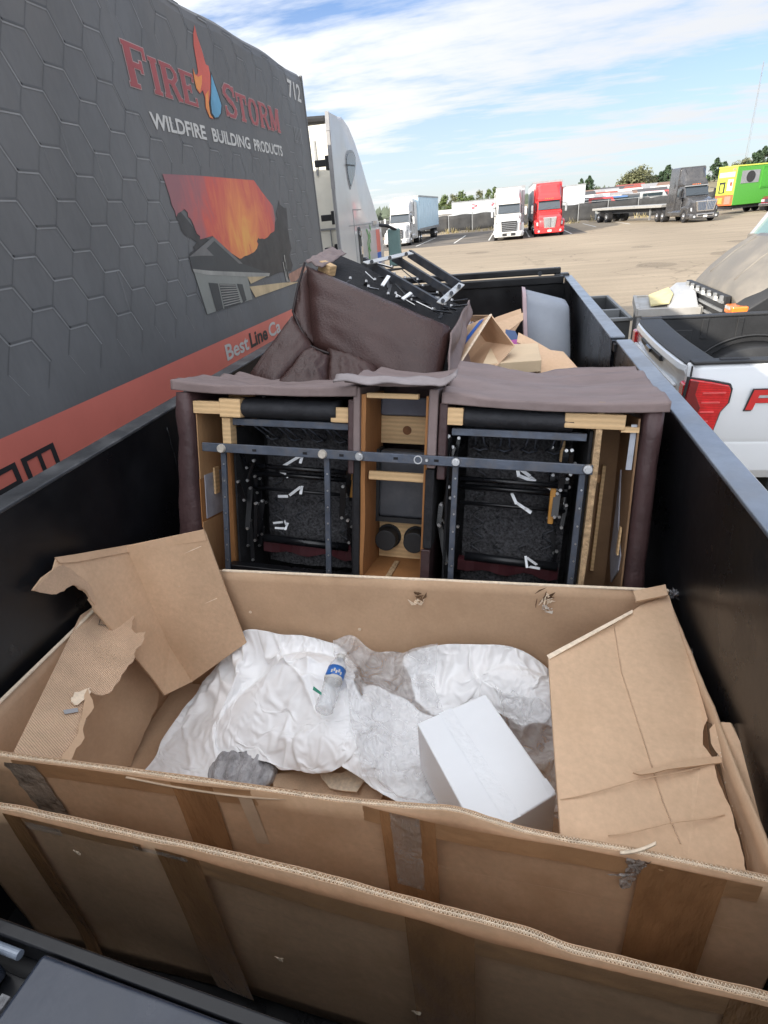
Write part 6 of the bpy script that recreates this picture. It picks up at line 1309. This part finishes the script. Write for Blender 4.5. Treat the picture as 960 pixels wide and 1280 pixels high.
# ================================================================== CONTENTS OF THE BOX
def lump(x, y):
    z = FZ + .045
    for (a, b, h, sx, sy) in ((-.72, 1.46, .26, .20, .16), (-.50, 1.36, .20, .17, .17), (-.92, 1.32, .12, .16, .14), (-.45, 1.16, .13, .16, .10), (-.66, 1.20, .10, .16, .10), (-.02, 1.50, .26, .26, .10), (.14, 1.38, .17, .13, .12), (-.22, 1.30, .12, .14, .18), (-.20, 1.02, .05, .16, .10)):
        z += h * math.exp(-((x - a) / sx) ** 2 - ((y - b) / sy) ** 2)
    return z
def collider(g):
    me = bpy.data.meshes.new('collider'); me.from_pydata([tuple(p) for p in g.v], [], g.f); o = bpy.data.objects.new('collider', me); COL.objects.link(o)
    m = o.modifiers.new('c', 'COLLISION'); o.collision.thickness_outer = .006; o.collision.cloth_friction = 25; return o
def drape(specs, frames=42):
    """lets sheets of film settle over the heap, then keeps the settled meshes"""
    cols = [collider(G().grid(lambda u, v: Vector((-1.37 + 1.86 * u, .75 + .825 * v, lump(-1.37 + 1.86 * u, .75 + .825 * v))), 70, 36)), collider(G().box((-1.5, 1.57, .8), (.6, 1.66, 1.9))), collider(G().box((-1.4, .66, .8), (.55, .745, 1.6)))]
    obs = []
    for (lo_c, hi_c, nu, nv, grow, lift, seed, stiff, pins) in specs:
        def fn(u, v):
            k = min(59, int(u * 60)); t_ = u * 60 - k
            p = lo_c[k].lerp(lo_c[k + 1], t_) * (1 - v) + hi_c[k].lerp(hi_c[k + 1], t_) * v
            e = min(1, min(u, 1 - u, v, 1 - v) * 8)
            p = p + Vector((noise.noise(Vector((u * 3, v * 3, seed))), noise.noise(Vector((u * 3, v * 3, seed + 9))), 0)) * .03
            p.y = min(p.y, 1.555); z = max(p.z, lump(p.x, p.y)) + lift
            return Vector((p.x, p.y, z + (.25 + .75 * e) * (.060 * noise.noise(Vector((p.x * 6, p.y * 6, seed))) + .036 * (.5 - abs(noise.noise(Vector((p.x * 9 + p.y * 5, p.y * 7, seed))))))))
        gg = G().grid(fn, nu, nv); me = bpy.data.meshes.new('film'); me.from_pydata([tuple(p) for p in gg.v], [], gg.f); o = bpy.data.objects.new('film', me); COL.objects.link(o)
        vg = o.vertex_groups.new(name='pin'); rp_ = random.Random(seed)
        ids = [j * (nu + 1) + i for j in range(nv + 1) for i in range(nu + 1) if i in (0, nu) or j in (0, nv)]
        vg.add(ids, 1.0, 'REPLACE')
        vg.add([rp_.randrange(4, nv - 3) * (nu + 1) + rp_.randrange(4, nu - 3) for k in range(pins)], 1.0, 'REPLACE')
        m = o.modifiers.new('cl', 'CLOTH'); s = m.settings
        s.vertex_group_mass = 'pin'; s.pin_stiffness = 1.0
        s.quality = 5; s.mass = .3; s.tension_stiffness = stiff; s.compression_stiffness = stiff; s.shear_stiffness = stiff * .6; s.bending_stiffness = .05; s.air_damping = 2.0; s.tension_damping = 8; s.compression_damping = 8; s.shear_damping = 8
        s.shrink_min = -grow; s.shrink_max = -grow
        m.collision_settings.distance_min = .006; m.collision_settings.use_self_collision = False; m.collision_settings.collision_quality = 3
        m.point_cache.frame_start = 1; m.point_cache.frame_end = frames + 2
        obs.append(o)
    for f in range(1, frames + 1): sc.frame_set(f)
    dg = bpy.context.evaluated_depsgraph_get(); res = []
    for o in obs:
        e = o.evaluated_get(dg).to_mesh(); res.append(([v.co.copy() for v in e.vertices], [tuple(p.vertices) for p in e.polygons]))
    for o in obs + cols:
        me = o.data; bpy.data.objects.remove(o); bpy.data.meshes.remove(me)
    sc.frame_set(1)
    return res
def Pl(u, v, dz=.01):
    p = P(u, v, Z=1.05)
    for k in range(12):
        p = P(u, v, Z=.5 * p.z + .5 * (lump(p.x, p.y) + dz))
        if p.y > 1.555: return P(u, v, Y=1.555)
    return p
Q = [
 ([(172, 974), (215, 990), (262, 976), (300, 945), (325, 955), (385, 970), (430, 962), (466, 925)], [(250, 862), (288, 822), (310, 792), (350, 796), (395, 802), (424, 808), (436, 826)], 124, 92, .34, .015, 3, 15, 12),
 ([(520, 880), (560, 905), (620, 890), (655, 912), (694, 915)], [(505, 824), (545, 812), (600, 810), (650, 818), (690, 846)], 84, 56, .30, .015, 14, 15, 6),
 ([(428, 965), (460, 985), (500, 1010), (540, 1022), (575, 1030)], [(455, 862), (480, 868), (505, 880), (530, 895), (556, 905)], 66, 62, .30, .015, 25, 15, 5),
 ([(455, 985), (490, 1000), (530, 1012), (560, 1020)], [(418, 812), (440, 806), (470, 822), (510, 830), (550, 850)], 66, 84, .22, .045, 36, 15, 6),
 ([(640, 1015), (670, 1030), (702, 1040)], [(618, 870), (650, 880), (692, 895)], 44, 60, .26, .03, 47, 15, 3),
]
Q = [(smooth_curve([Pl(*q) for q in lo_], 60), smooth_curve([Pl(*q) for q in hi_], 60)) + tuple(r_) for lo_, hi_, *r_ in Q]
res = drape(Q)
cell = {}
for vs, fs in res[:3]:
    for p in vs:
        for i in (-1, 0, 1):
            for j in (-1, 0, 1):
                k = (int(p.x / .008) + i, int(p.y / .008) + j); cell[k] = max(cell.get(k, 0), p.z)
for vs, fs in res[3:]:
    for p in vs:
        z = cell.get((int(p.x / .008), int(p.y / .008)), 0); p.z = max(p.z, z + .005 + .004 * noise.noise(p * 40))
FN = [('white_film', film, 'white plastic sheet crumpled in a large heap at the left of the box', 'plastic sheet', 'white plastic sheets in the box'),
      ('white_film', film, 'white plastic sheet bunched against the back wall behind the white carton', 'plastic sheet', 'white plastic sheets in the box'),
      ('white_film', film, 'smaller white plastic sheet between the big heap and the white carton', 'plastic sheet', 'white plastic sheets in the box'),
      ('clear_film', clear_film, 'shiny clear plastic wrap lying left of the white carton', 'plastic wrap', 'clear plastic wraps in the box'),
      ('clear_film', clear_film, 'shiny clear plastic wrap tucked between the white carton and the right flap', 'plastic wrap', 'clear plastic wraps in the box')]
for (vs, fs), (nm, m, lb, ct, gp) in zip(res, FN):
    g = G(); g.v = vs; g.f = fs
    o = solo(nm, g, m, lb, ct, gp, smooth=True, solid=.0012 if m is film else 0)
    sm_ = o.modifiers.new('soften', 'SMOOTH'); sm_.factor = .5; sm_.iterations = 3 if m is film else 3
    sb_ = o.modifiers.new('subdiv', 'SUBSURF'); sb_.levels = 1; sb_.render_levels = 1
# white carton
t = thing('white_carton', 'plain white carton with wrinkled tape along its top resting on the film', 'box', (-.05, 1.05, 1.03))
T4 = [P(521, 904, Z=1.245), P(607, 867, Z=1.245), P(696, 992, Z=1.245), P(600, 1051, Z=1.245)]
g = G().prism([p + Vector((0, 0, -.205)) for p in T4], (0, 0, .205))
ob('carton_body', g, white_card, t, bevel=.005, seg=3)
a, b = T4[0].lerp(T4[1], .40), T4[3].lerp(T4[2], .42); sd = (T4[1] - T4[0]).normalized()
g = G().grid(lambda u, v: a.lerp(b, v) + sd * (u - .5) * .045 + Vector((0, 0, .0012 + .0009 * abs(noise.noise(Vector((u * 7, v * 22, 1)))))), 10, 60)
ob('wrinkled_tape', g, mat('glossy_white_tape', (0.86, 0.885, 0.91), .22, var=.02, bump=.25, bscale=55), t, smooth=True)
ob('lid_seam', G().bar(a + Vector((0, 0, .0006)), b + Vector((0, 0, .0006)), .003, .001), mat('seam_grey', (0.45, 0.47, 0.5), .6), t)
ob('corner_tape', G().face([T4[2].lerp(T4[1], .02) + Vector((0, 0, .0012)), T4[2].lerp(T4[1], .13) + Vector((0, 0, .0012)), T4[2].lerp(T4[1], .13).lerp(T4[3], .07) + Vector((0, 0, .0012)), T4[2].lerp(T4[3], .10) + Vector((0, 0, .0012))]), MATS['glossy_white_tape'], t)
# water bottle
bt2 = thing('water_bottle', 'clear crumpled water bottle with a blue label lying on the white film', 'bottle', P(412, 870, Z=1.18))
def hgt(x, y):
    best = FZ + .05
    for p in res[0][0]:
        if abs(p.x - x) < .02 and abs(p.y - y) < .02: best = max(best, p.z)
    return best
pa, pb = P(404, 890, Z=1.17), P(421, 838, Z=1.20)
pa.z = max(pa.z, hgt(pa.x, pa.y)) + .030; pb.z = max(pb.z, hgt(pb.x, pb.y)) + .032
pa, pb = PP(404, 890, pa, Vector((0, 0, 1))), PP(421, 838, pb, Vector((0, 0, 1)))
d = (pb - pa).normalized(); Lb = min(.215, (pb - pa).length * 1.0 + .02)
def body(prof, m, nm, par, n=22):
    x = d.orthogonal().normalized(); y = d.cross(x)
    rings = [[pa + d * s + (x * math.cos(t_) + y * math.sin(t_)) * r * (1 + .05 * math.sin(3 * t_ + s * 60) * (.03 < s < .14)) for t_ in [6.283 * i / n for i in range(n)]] for s, r in prof]
    return ob(nm, G().loft(rings), m, par, smooth=True)
R0 = .031
prof = [(0, .012), (.002, .026), (.008, R0)] + [(.012 + .1 * k / 14, R0 - (.0018 if k % 2 else 0)) for k in range(15)] + [(.118, R0), (.165, R0), (.172, R0 - .001), (.190, .022), (.203, .013)]
b_ = body(prof, bottle_plastic, 'bottle_body', bt2)
body([(.118, R0 + .0012), (.160, R0 + .0012)], mat('label_blue', (0.03, 0.16, 0.52), .3, var=.1), 'label', bt2)
body([(.112, R0 + .0010), (.120, R0 + .0014), (.124, R0 + .0014)], print_white, 'label_band', bt2)
g = G(); x = (EYE - pa).normalized(); x = (x - d * x.dot(d)).normalized(); y = d.cross(x)
for k in range(5): 
    aa = -.5 + .25 * k; c = pa + d * (.134 + .006 * (k % 2)) + (x * math.cos(aa) + y * math.sin(aa)) * (R0 + .0022); tt_ = (y * math.cos(aa) - x * math.sin(aa)); g.face([c - tt_ * .003 - d * .006, c + tt_ * .003 - d * .006, c + tt_ * .003 + d * .006, c - tt_ * .003 + d * .006])
ob('label_mark', g, print_white, bt2, recalc=False)
body([(.200, .0145), (.216, .0145)], print_white, 'bottle_cap', bt2)
# grey bag and scraps under the film
c = P(303, 962, Z=.965)
def bag(u, v):
    th, ph_ = 6.283 * u, 3.1416 * v
    sx = math.copysign(abs(math.sin(ph_) * math.cos(th)) ** .75, math.cos(th)); sy = math.copysign(abs(math.sin(ph_) * math.sin(th)) ** .8, math.sin(th)); sz = math.copysign(abs(math.cos(ph_)) ** .8, math.cos(ph_))
    f = .006 * math.sin(sx * 16 + 3 * sy + 2 * noise.noise(Vector((sx * 3, sy * 3, 2)))) + .010 * noise.noise(Vector((sx * 4, sy * 5, 7)))
    return c + Vector((.120 * sx, .080 * sy, .040 * sz + (f if sz > -.5 else 0) - .01))
solo('grey_bag', G().grid(bag, 64, 30), grey_bag, 'shiny dark grey padded bag under the front of the white heap', 'bag', smooth=True)
z = .955
solo('cardboard_scrap', G().face([P(u, v, Z=z - .02 * ((v - 950) / 60)) for u, v in torn([(345, 968), (425, 955), (450, 962), (482, 985), (474, 1003), (380, 990), (342, 984)], amp=3, n=4, seed=33)]), kraft_rib, 'torn ribbed cardboard scrap lying in front of the white heap', 'cardboard', solid=.006)
solo('cardboard_scrap', G().face([P(u, v, Z=z + .012) for u, v in torn([(400, 968), (438, 962), (460, 975), (446, 990), (412, 985)], amp=3, n=3, seed=34)]), kraft_edge, 'paler torn cardboard piece on top of the ribbed scrap', 'cardboard', solid=.004)
solo('green_mark_tag', G().face([P(392, 858, Z=1.235), P(402, 866, Z=1.235), P(402, 869, Z=1.237), P(391, 862, Z=1.237)]), mat('tag_green', (0.03, 0.25, 0.17), .4), 'tiny green printed tag on the white film beside the bottle', 'tag', solid=.002)

# ================================================================== WHITE PICKUP BESIDE THE TRAILER
pk = thing('white_pickup', 'white pickup truck parked tailgate towards the trailer with an empty black bed', 'pickup', (2.2, 5.7, 0))
YN, YF, XT = 4.67, 6.70, 1.37
def side_shell(y, s):
    # bedside cross-section swept along the length: (outward offset, z)
    prof = [(-.02, .46), (.035, .55), (.05, .78), (.045, .80), (.055, .84), (.05, 1.10), (.02, 1.30), (.0, 1.38), (-.03, 1.41), (-.09, 1.41), (-.09, .80), (-.06, .46)]
    rings = []
    for x, k in ((XT + .0, -.06), (XT + .03, -.025), (XT + .09, 0), (XT + .35, 0), (XT + 1.0, .0), (XT + 1.95, 0)): rings.append([Vector((x, y - s * (o + k), z)) for o, z in prof])
    return G().loft(rings)
ob('bedside', side_shell(YN, 1), pickup_white, pk, bevel=.006, angle=25); ob('bedside', side_shell(YF, -1), pickup_white, pk, bevel=.006, angle=25)
for y, s in ((YN, 1), (YF, -1)):
    rc = ob('rail_cap', G().box((XT + .02, min(y + s * .0, y + s * .12), 1.405), (XT + 1.95, max(y + s * .0, y + s * .12), 1.43)), black_plastic, pk, bevel=.01)
    ob('rail_pocket', G().box((XT + .22, y + s * .06 - .02, 1.424), (XT + .42, y + s * .06 + .02, 1.434)), black_rubber, rc)
    ob('bed_liner_side', G().box((XT + .1, min(y + s * .10, y + s * .14), .80), (XT + 1.93, max(y + s * .10, y + s * .14), 1.405)), black_plastic, pk)
# embossed liner details on the far inner side
yl = YF - .14
ob('wheel_arch', G().loft([[Vector((XT + .62 + (1.0) * (.5 - .5 * math.cos(a)), yl - dy, .80 + .36 * math.sin(a) * sc2)) for a in [3.1416 * i / 16 for i in range(17)]] for dy, sc2 in ((0, 1), (.20, .96), (.22, .92))]), black_plastic, pk, smooth=True)
ob('arch_rim', G().tube([Vector((XT + .55 + 1.14 * (.5 - .5 * math.cos(a)), yl - .012, .80 + .42 * math.sin(a))) for a in [3.1416 * i / 20 for i in range(21)]], .012, 6), black_plastic, pk, smooth=True)
ob('liner_pocket', G().box((XT + .20, yl - .012, 1.02), (XT + .52, yl, 1.30)), black_plastic, pk, bevel=.01)
ob('liner_pocket', G().box((XT + .25, yl - .022, 1.07), (XT + .47, yl - .012, 1.25)), black_rubber, pk, bevel=.006)
for k in range(4): ob('liner_rib', G().box((XT + .60 + k * .33, yl - .010, 1.20), (XT + .66 + k * .33, yl, 1.40)), black_plastic, pk, bevel=.005)
ob('wheel_arch', G().loft([[Vector((XT + .62 + (1.0) * (.5 - .5 * math.cos(a)), YN + .14 + dy, .80 + .36 * math.sin(a) * sc2)) for a in [3.1416 * i / 16 for i in range(17)]] for dy, sc2 in ((0, 1), (.20, .96), (.22, .92))]), black_plastic, pk, smooth=True)
g = G().box((XT + .08, YN + .1, .77), (XT + 1.93, YF - .1, .80))
for k in range(12): g.box((XT + .12, YN + .2 + k * .14, .80), (XT + 1.9, YN + .26 + k * .14, .812))
ob('bed_floor', g, black_plastic, pk)
ob('bed_front', G().box((XT + 1.90, YN + .09, .8), (XT + 1.95, YF - .09, 1.41)), black_plastic, pk)
# tailgate swept across the width with a crowned top
tg = [(XT + .23, .80), (XT + .22, 1.37), (XT + .19, 1.402), (XT + .02, 1.402), (XT - .022, 1.385), (XT - .035, 1.345), (XT - .02, 1.31), (XT - .012, 1.29), (XT - .006, 1.0), (XT - .02, .78), (XT + .0, .70), (XT + .1, .68)]
ob('tailgate', G().loft([[Vector((x + (.02 if abs(f - .5) > .47 else 0) - .03 * (1 - (2 * f - 1) ** 2), YN + .075 + (YF - YN - .15) * f, z)) for x, z in tg] for f in [i / 20 for i in range(21)]]), pickup_white, pk, bevel=.006, angle=28)
ob('tailgate_cap', G().loft([[Vector((x - .03 * (1 - (2 * f - 1) ** 2), YN + .08 + (YF - YN - .16) * f, z)) for x, z in ((XT + .235, 1.36), (XT + .235, 1.405), (XT + .20, 1.424), (XT + .03, 1.424), (XT - .008, 1.405), (XT - .008, 1.395))] for f in [i / 20 for i in range(21)]]), black_plastic, pk, bevel=.006, angle=28)
hd = ob('tailgate_handle', G().loft([[Vector((x - .03 * (1 - (2 * f - 1) ** 2), YN + .075 + (YF - YN - .15) * f, z)) for x, z in ((XT - .0, 1.285), (XT - .042, 1.29), (XT - .048, 1.335), (XT - .0, 1.34))] for f in [.30 + .42 * i / 10 for i in range(11)]]), black_plastic, pk, bevel=.006)
ob('handle_latch', G().box((XT - .092, 5.62, 1.295), (XT - .06, 5.80, 1.335)), mat('gloss_black', (0.012, 0.012, 0.013), .12, coat=.8), hd, bevel=.008)
ob('tailgate_emblem', G().cyl((XT - .03, 5.68, 1.12), (XT - .055, 5.68, 1.12), .05, n=20), chrome, pk)
ob('tailgate_crease', G().box((XT - .05, YN + .2, 1.19), (XT - .02, YF - .2, 1.21)), pickup_white, pk, bevel=.008)
# tail lights wrap the rear corners
tl = [(862, 473), (890, 477), (911, 481), (913, 487), (909, 503), (899, 514), (889, 540), (872, 527), (853, 508)]
def on_side(u, v, y): p = P(u, v, Y=YN - .05); return Vector((p.x, y, p.z))
lens = [on_side(u, v, 0) for u, v in tl]
ob('light_surround', G().loft([[Vector((c.x + (c.x - 1.53) * .10, YN - .035, c.z + (c.z - 1.1) * .06)) for c in lens], [Vector((c.x + (c.x - 1.53) * .10, YN - .062, c.z + (c.z - 1.1) * .06)) for c in lens]]), black_plastic, pk, bevel=.004)
ob('tail_light', G().loft([[Vector((c.x, YN - .02, c.z)) for c in lens], [Vector((c.x, YN - .075, c.z)) for c in lens]]), tail_red, pk, bevel=.01)
dl = [on_side(u, v, 0) for u, v in ((862, 474), (873, 476), (868, 492), (874, 508), (868, 522), (853, 508))]
ob('tail_light_corner', G().loft([[Vector((c.x, YN - .07, c.z)) for c in dl], [Vector((c.x, YN - .080, c.z)) for c in dl]]), tail_dark, pk, bevel=.004)
ob('tail_light', G().box((XT - .03, YN - .03, .92), (XT + .05, YN + .10, 1.27)), tail_red, pk, bevel=.02)
ob('tail_light', G().box((XT - .03, YF - .09, .92), (XT + .12, YF + .06, 1.30)), tail_red, pk, bevel=.02)
gap = mat('shut_line', (0.02, 0.02, 0.022), .6)
ob('shut_line', G().box((XT + .012, YN - .008, .72), (XT + .022, YN + .006, 1.40)), gap, pk)
ob('fuel_door', G().box((XT + 1.55, YN - .062, .98), (XT + 1.74, YN - .050, 1.20)), pickup_white, pk, bevel=.01)
for k in range(4):
    zz_ = .98 + k * .075; ob('lens_bar', G().box((XT + .10, YN - .084, zz_), (XT + (.17, .20, .23, .26)[k], YN - .072, zz_ + .010)), mat('lens_bright', (0.75, 0.10, 0.10), .1, coat=1.0), pk)
# red letter with a dark outline on the bedside
fo = P(933, 501, Y=YN - .052)
Fp = [(0, 0), (.05, 0), (.062, .055), (.16, .055), (.17, .09), (.07, .09), (.078, .115), (.20, .115), (.21, .155), (.035, .155)]
def letterF(nm, gr, e, m):
    c = (.10, .08)
    return ob(nm, G().prism([Vector((fo.x + (x - c[0]) * (1 + gr) + c[0], YN - .055 - e, fo.z - .01 + (z - c[1]) * (1 + gr) + c[1] - .06)) for x, z in Fp], (0, -.004, 0)), m, pk)
letterF('letter_outline', .12, .0, print_black); letterF('letter', 0, .005, mat('decal_red', (0.55, 0.03, 0.03), .35))
ob('rear_bumper', G().loft([rr(1.0, .48, .68, .05, XT - .12)] * 1 + [rr(1.0, .46, .68, .05, XT + .1)]) if False else G().box((XT - .13, YN + .02, .48), (XT + .1, YF - .02, .68)), chrome, pk, bevel=.03)
cabp = [[Vector((x, y, z)) for y, z in ((YN - .03, .5), (YN - .05, 1.2), (YN + .02, 1.42), (YN + .22, 1.95), (YF - .22, 1.95), (YF - .02, 1.42), (YF + .05, 1.2), (YF + .03, .5))] for x in (XT + 2.0, XT + 4.0)]
ob('cab', G().loft(cabp), pickup_white, pk, bevel=.03)
ob('hood', G().loft([[Vector((x, y, z)) for y, z in ((YN - .03, .5), (YN - .05, 1.1), (YN + .05, h), (YF - .05, h), (YF + .05, 1.1), (YF + .03, .5))] for x, h in ((XT + 4.0, 1.38), (XT + 5.3, 1.22), (XT + 5.45, 1.1))]), pickup_white, pk, bevel=.03)
for y, s in ((YN, 1), (YF, -1)):
    ob('side_window', G().box((XT + 2.2, y + s * .10 - .02, 1.45), (XT + 3.8, y + s * .10 + .02, 1.85)), window_glass, pk)
    for x in (XT + 1.12, XT + 4.7):
        w_ = ob('wheel', G().cyl((x, y + s * .0, .39), (x, y + s * .26, .39), .39, n=24), black_rubber, pk, bevel=.03)
        ob('rim', G().cyl((x, y - s * .008, .39), (x, y + s * .02, .39), .25, n=20), bare_metal, w_)

# ================================================================== DUSTY BLACK TRUCK AND THE THINGS IN FRONT OF IT
du = thing('dusty_truck', 'dusty black work truck with a sloping hood and black louvred grille behind the pickup', 'truck', (3.6, 8.8, 0))
yn, yf = 7.75, 9.95
def hood_ring(x, z, tk=.0):
    o = []
    for k in range(15):
        f = k / 14; y = yn + (yf - yn) * f; e = abs(2 * f - 1); dz = -.22 * max(0, e - .72) ** 1.4 / .28 ** 1.4 * .6 + .035 * (1 - e * e); o.append(Vector((x + .10 * max(0, e - .6) ** 2 * 3, y, z + dz - .02)))
    return o + [Vector((x + .1, yf, .75)), Vector((x + .1, yn, .75))]
ob('hood', G().loft([hood_ring(2.70, 1.38), hood_ring(2.74, 1.46), hood_ring(2.86, 1.60), hood_ring(3.05, 1.77), hood_ring(3.22, 1.885), hood_ring(3.33, 1.95), hood_ring(3.38, 1.97)]), dusty_black, du, bevel=.012, angle=30)
ob('hood_shade_patch', G().grid(lambda u, v: Vector((3.12 + .26 * v, 9.05 + .42 * u, 1.8115 - .02 + .166 * v + .035 * (1 - ((9.05 + .42 * u - 8.85) / 1.1) ** 2) + .004)), 8, 8), mat('painted_hood_shade', (0.11, 0.11, 0.112), .45, var=.1), du, smooth=True)  # darker tone paints in the shade on the hood near the windshield
for yy in (8.35, 9.35): ob('hood_ridge', G().tube([(2.80, yy, 1.515 + .02), (3.05, yy, 1.775), (3.30, yy, 1.94)], .018, 6), dusty_black, du, smooth=True)
ob('hood_seam', G().bar((2.76, yn + .06, 1.33), (3.45, yn + .06, 1.93), .012, .01), grey_metal, du)
gr = ob('grille', G().box((2.63, yn + .30, .95), (2.70, yf - .12, 1.39)), black_plastic, du, bevel=.01)
for k in range(4): ob('grille_louvre', G().box((2.605, yn + .32, 1.0 + k * .10), (2.635, yf - .14, 1.03 + k * .10)), grey_metal, gr)
for k in range(7): ob('grille_post', G().box((2.600, yn + .36 + k * .26, 1.30), (2.63, yn + .42 + k * .26, 1.385)), grey_metal, gr)
for k in range(5): ob('grille_clip', G().box((2.585, 8.25 + k * .27, 1.31 + .02 * (k % 2)), (2.605, 8.33 + k * .27, 1.36)), print_white, gr)
ob('fender', G().loft([[Vector((x, yn - .02, z0)), Vector((x, yn - .10, z0 + .02)), Vector((x, yn - .10, z1 - .08)), Vector((x, yn - .02, z1)), Vector((x, yn + .12, z1 + .02)), Vector((x, yn + .12, z0))] for x, z0, z1 in ((2.66, .9, 1.28), (2.8, .95, 1.38), (3.0, 1.10, 1.52), (3.25, 1.18, 1.62), (3.6, 1.05, 1.64), (4.2, .7, 1.66))]), black_plastic, du, bevel=.015)
mk = ob('marker_light', G().box((2.60, yn - .10, 1.22), (2.78, yn + .18, 1.32)), amber, du, bevel=.02)
ob('marker_glint', G().box((2.592, yn - .02, 1.28), (2.60, yn + .14, 1.312)), lamp_glass, mk)
ob('cowl', G().box((3.37, yn + .05, 1.6), (3.50, yf - .05, 1.96)), dusty_black, du, bevel=.01)
ob('windshield', G().add([(3.43, yn + .10, 1.95), (3.43, yf - .10, 1.95), (3.92, yf - .22, 2.72), (3.92, yn + .22, 2.72)], [(0, 1, 2, 3)]), green_glass, du, solid=.02)
ob('pillar', G().bar((3.41, yf - .07, 1.93), (3.91, yf - .19, 2.75), .07, .06).bar((3.41, yn + .07, 1.93), (3.91, yn + .19, 2.75), .07, .06), mat('pillar_grey', (0.30, 0.31, 0.32), .5), du, bevel=.01)
ob('wiper', G().bar((3.40, 8.6, 1.99), (3.66, 9.5, 2.34), .02, .015), black_plastic, du)
ob('cab', G().loft([[Vector((x, y, z)) for y, z in ((yn, .7), (yn, 2.0), (yn + .18, zt), (yf - .18, zt), (yf, 2.0), (yf, .7))] for x, zt in ((3.50, 2.02), (3.94, 2.79), (5.6, 2.9))]), dusty_black, du, bevel=.02)
for y, s in ((yn, 1), (yf, -1)):
    for x in (3.5, 6.4):
        w_ = ob('wheel', G().cyl((x, y, .45), (x, y + s * .28, .45), .45, n=22), black_rubber, du, bevel=.03); ob('rim', G().cyl((x, y - s * .01, .45), (x, y + s * .03, .45), .26, n=16), bare_metal, w_)
ob('bumper', G().box((2.52, yn + .05, .55), (2.66, yf - .05, .85)), dark_metal, du, bevel=.02)
ob('rear_body', G().box((5.7, yn + .05, .8), (8.4, yf - .05, 1.2)), dark_metal, du)
# silver equipment table with padded top
t = thing('equipment_frame', 'silver sheet metal equipment frame with a wedge housing standing before the dusty truck', 'equipment', (2.1, 8.9, 0))
c00, c10, c11, c01 = P(797, 391, Z=1.12), P(876, 388, Z=1.12), P(884, 366, Z=1.12), P(800, 372, Z=1.12)
c01, c11 = c00 + Vector((.18, 1.25, 0)), c10 + Vector((.12, 1.25, 0))
ob('top_sheet', G().prism([c00, c10, c11, c01], (0, 0, .03)), silver, t, bevel=.006)
ob('side_rail', G().bar(c00, c01, .05, .12).bar(c00, c10, .05, .10).bar(c01, c11, .05, .1).bar(c10, c11, .05, .1), silver, t, bevel=.006)
ob('leg', G().bar(c00 + Vector((.04, .04, 0)), (c00.x + .04, c00.y + .04, 0), .06, .06), grey_metal, t); ob('leg', G().bar(c10 + Vector((-.04, .04, 0)), (c10.x - .04, c10.y + .04, 0), .06, .06), grey_metal, t)
ob('leg', G().bar(c01 + Vector((.04, -.04, 0)), (c01.x + .04, c01.y - .04, 0), .06, .06), grey_metal, t); ob('leg', G().bar(c11 + Vector((-.04, -.04, 0)), (c11.x - .04, c11.y - .04, 0), .06, .06), grey_metal, t)
m0, m1, m2, m3 = c00.lerp(c10, .50), c10, c11, c01.lerp(c11, .50)
ob('wedge_housing', G().loft([[m0 + Vector((0, .10, .03)), m1 + Vector((0, .10, .03)), m2 + Vector((0, 0, .03)), m3 + Vector((0, 0, .03))], [m0.lerp(m1, .55) + Vector((0, .35, .20)), m1 + Vector((0, .35, .20)), m2 + Vector((0, 0, .22)), m3.lerp(m2, .55) + Vector((0, 0, .22))]]), mat('pale_silver', (0.42, 0.43, 0.44), .35, metal=.3, var=.08), t, bevel=.015)
gp = [c00.lerp(c10, .18) + Vector((.05, .18, .045)), c00.lerp(c10, .50) + Vector((.05, .22, .065)), c00.lerp(c10, .66) + Vector((.05, .60, .12)), c00.lerp(c10, .62) + Vector((.10, 1.0, .16)), c00.lerp(c10, .22) + Vector((.15, 1.0, .06))]
solo('foam_pad', G().prism(gp, (0, 0, .035)), foam_yellow, 'yellowed flat foam pad lying on the silver equipment frame', 'pad', bevel=.012)
# grey bin outside the trailer
t = thing('grey_bin', 'open grey plastic bin with a divider standing outside the trailer rail', 'bin', (1.6, 10.4, 0))
x0, x1, y0, y1, zt = 1.30, 1.80, 9.15, 11.55, 1.0
def tub(gg, a, b, c_, d_, z0, z1, w_): return gg.box((a, c_, z0), (a + w_, d_, z1)).box((b - w_, c_, z0), (b, d_, z1)).box((a + w_, c_, z0), (b - w_, c_ + w_, z1)).box((a + w_, d_ - w_, z0), (b - w_, d_, z1))
ob('wall', tub(G(), x0 + .03, x1 - .03, y0 + .03, y1 - .03, .08, zt - .04, .02).box((x0 + .03, y0 + .03, .04), (x1 - .03, y1 - .03, .08)), mat('bin_dark_grey', (0.045, 0.048, 0.05), .55, var=.15), t)
ob('rim', tub(G(), x0, x1, y0, y1, zt - .05, zt, .05), bin_grey, t, bevel=.012)
ob('divider', G().box((x0 + .05, 9.95, .3), (x1 - .05, 10.03, zt - .005)), bin_grey, t, bevel=.01)
ob('front_lip', G().box((x0 + .05, 9.36, .6), (x1 - .05, 9.40, zt - .03)), bin_grey, t, bevel=.01)
for a in (x0 + .08, x1 - .14): ob('foot', G().box((a, y0 + .1, 0), (a + .06, y1 - .1, .05)), black_rubber, t)
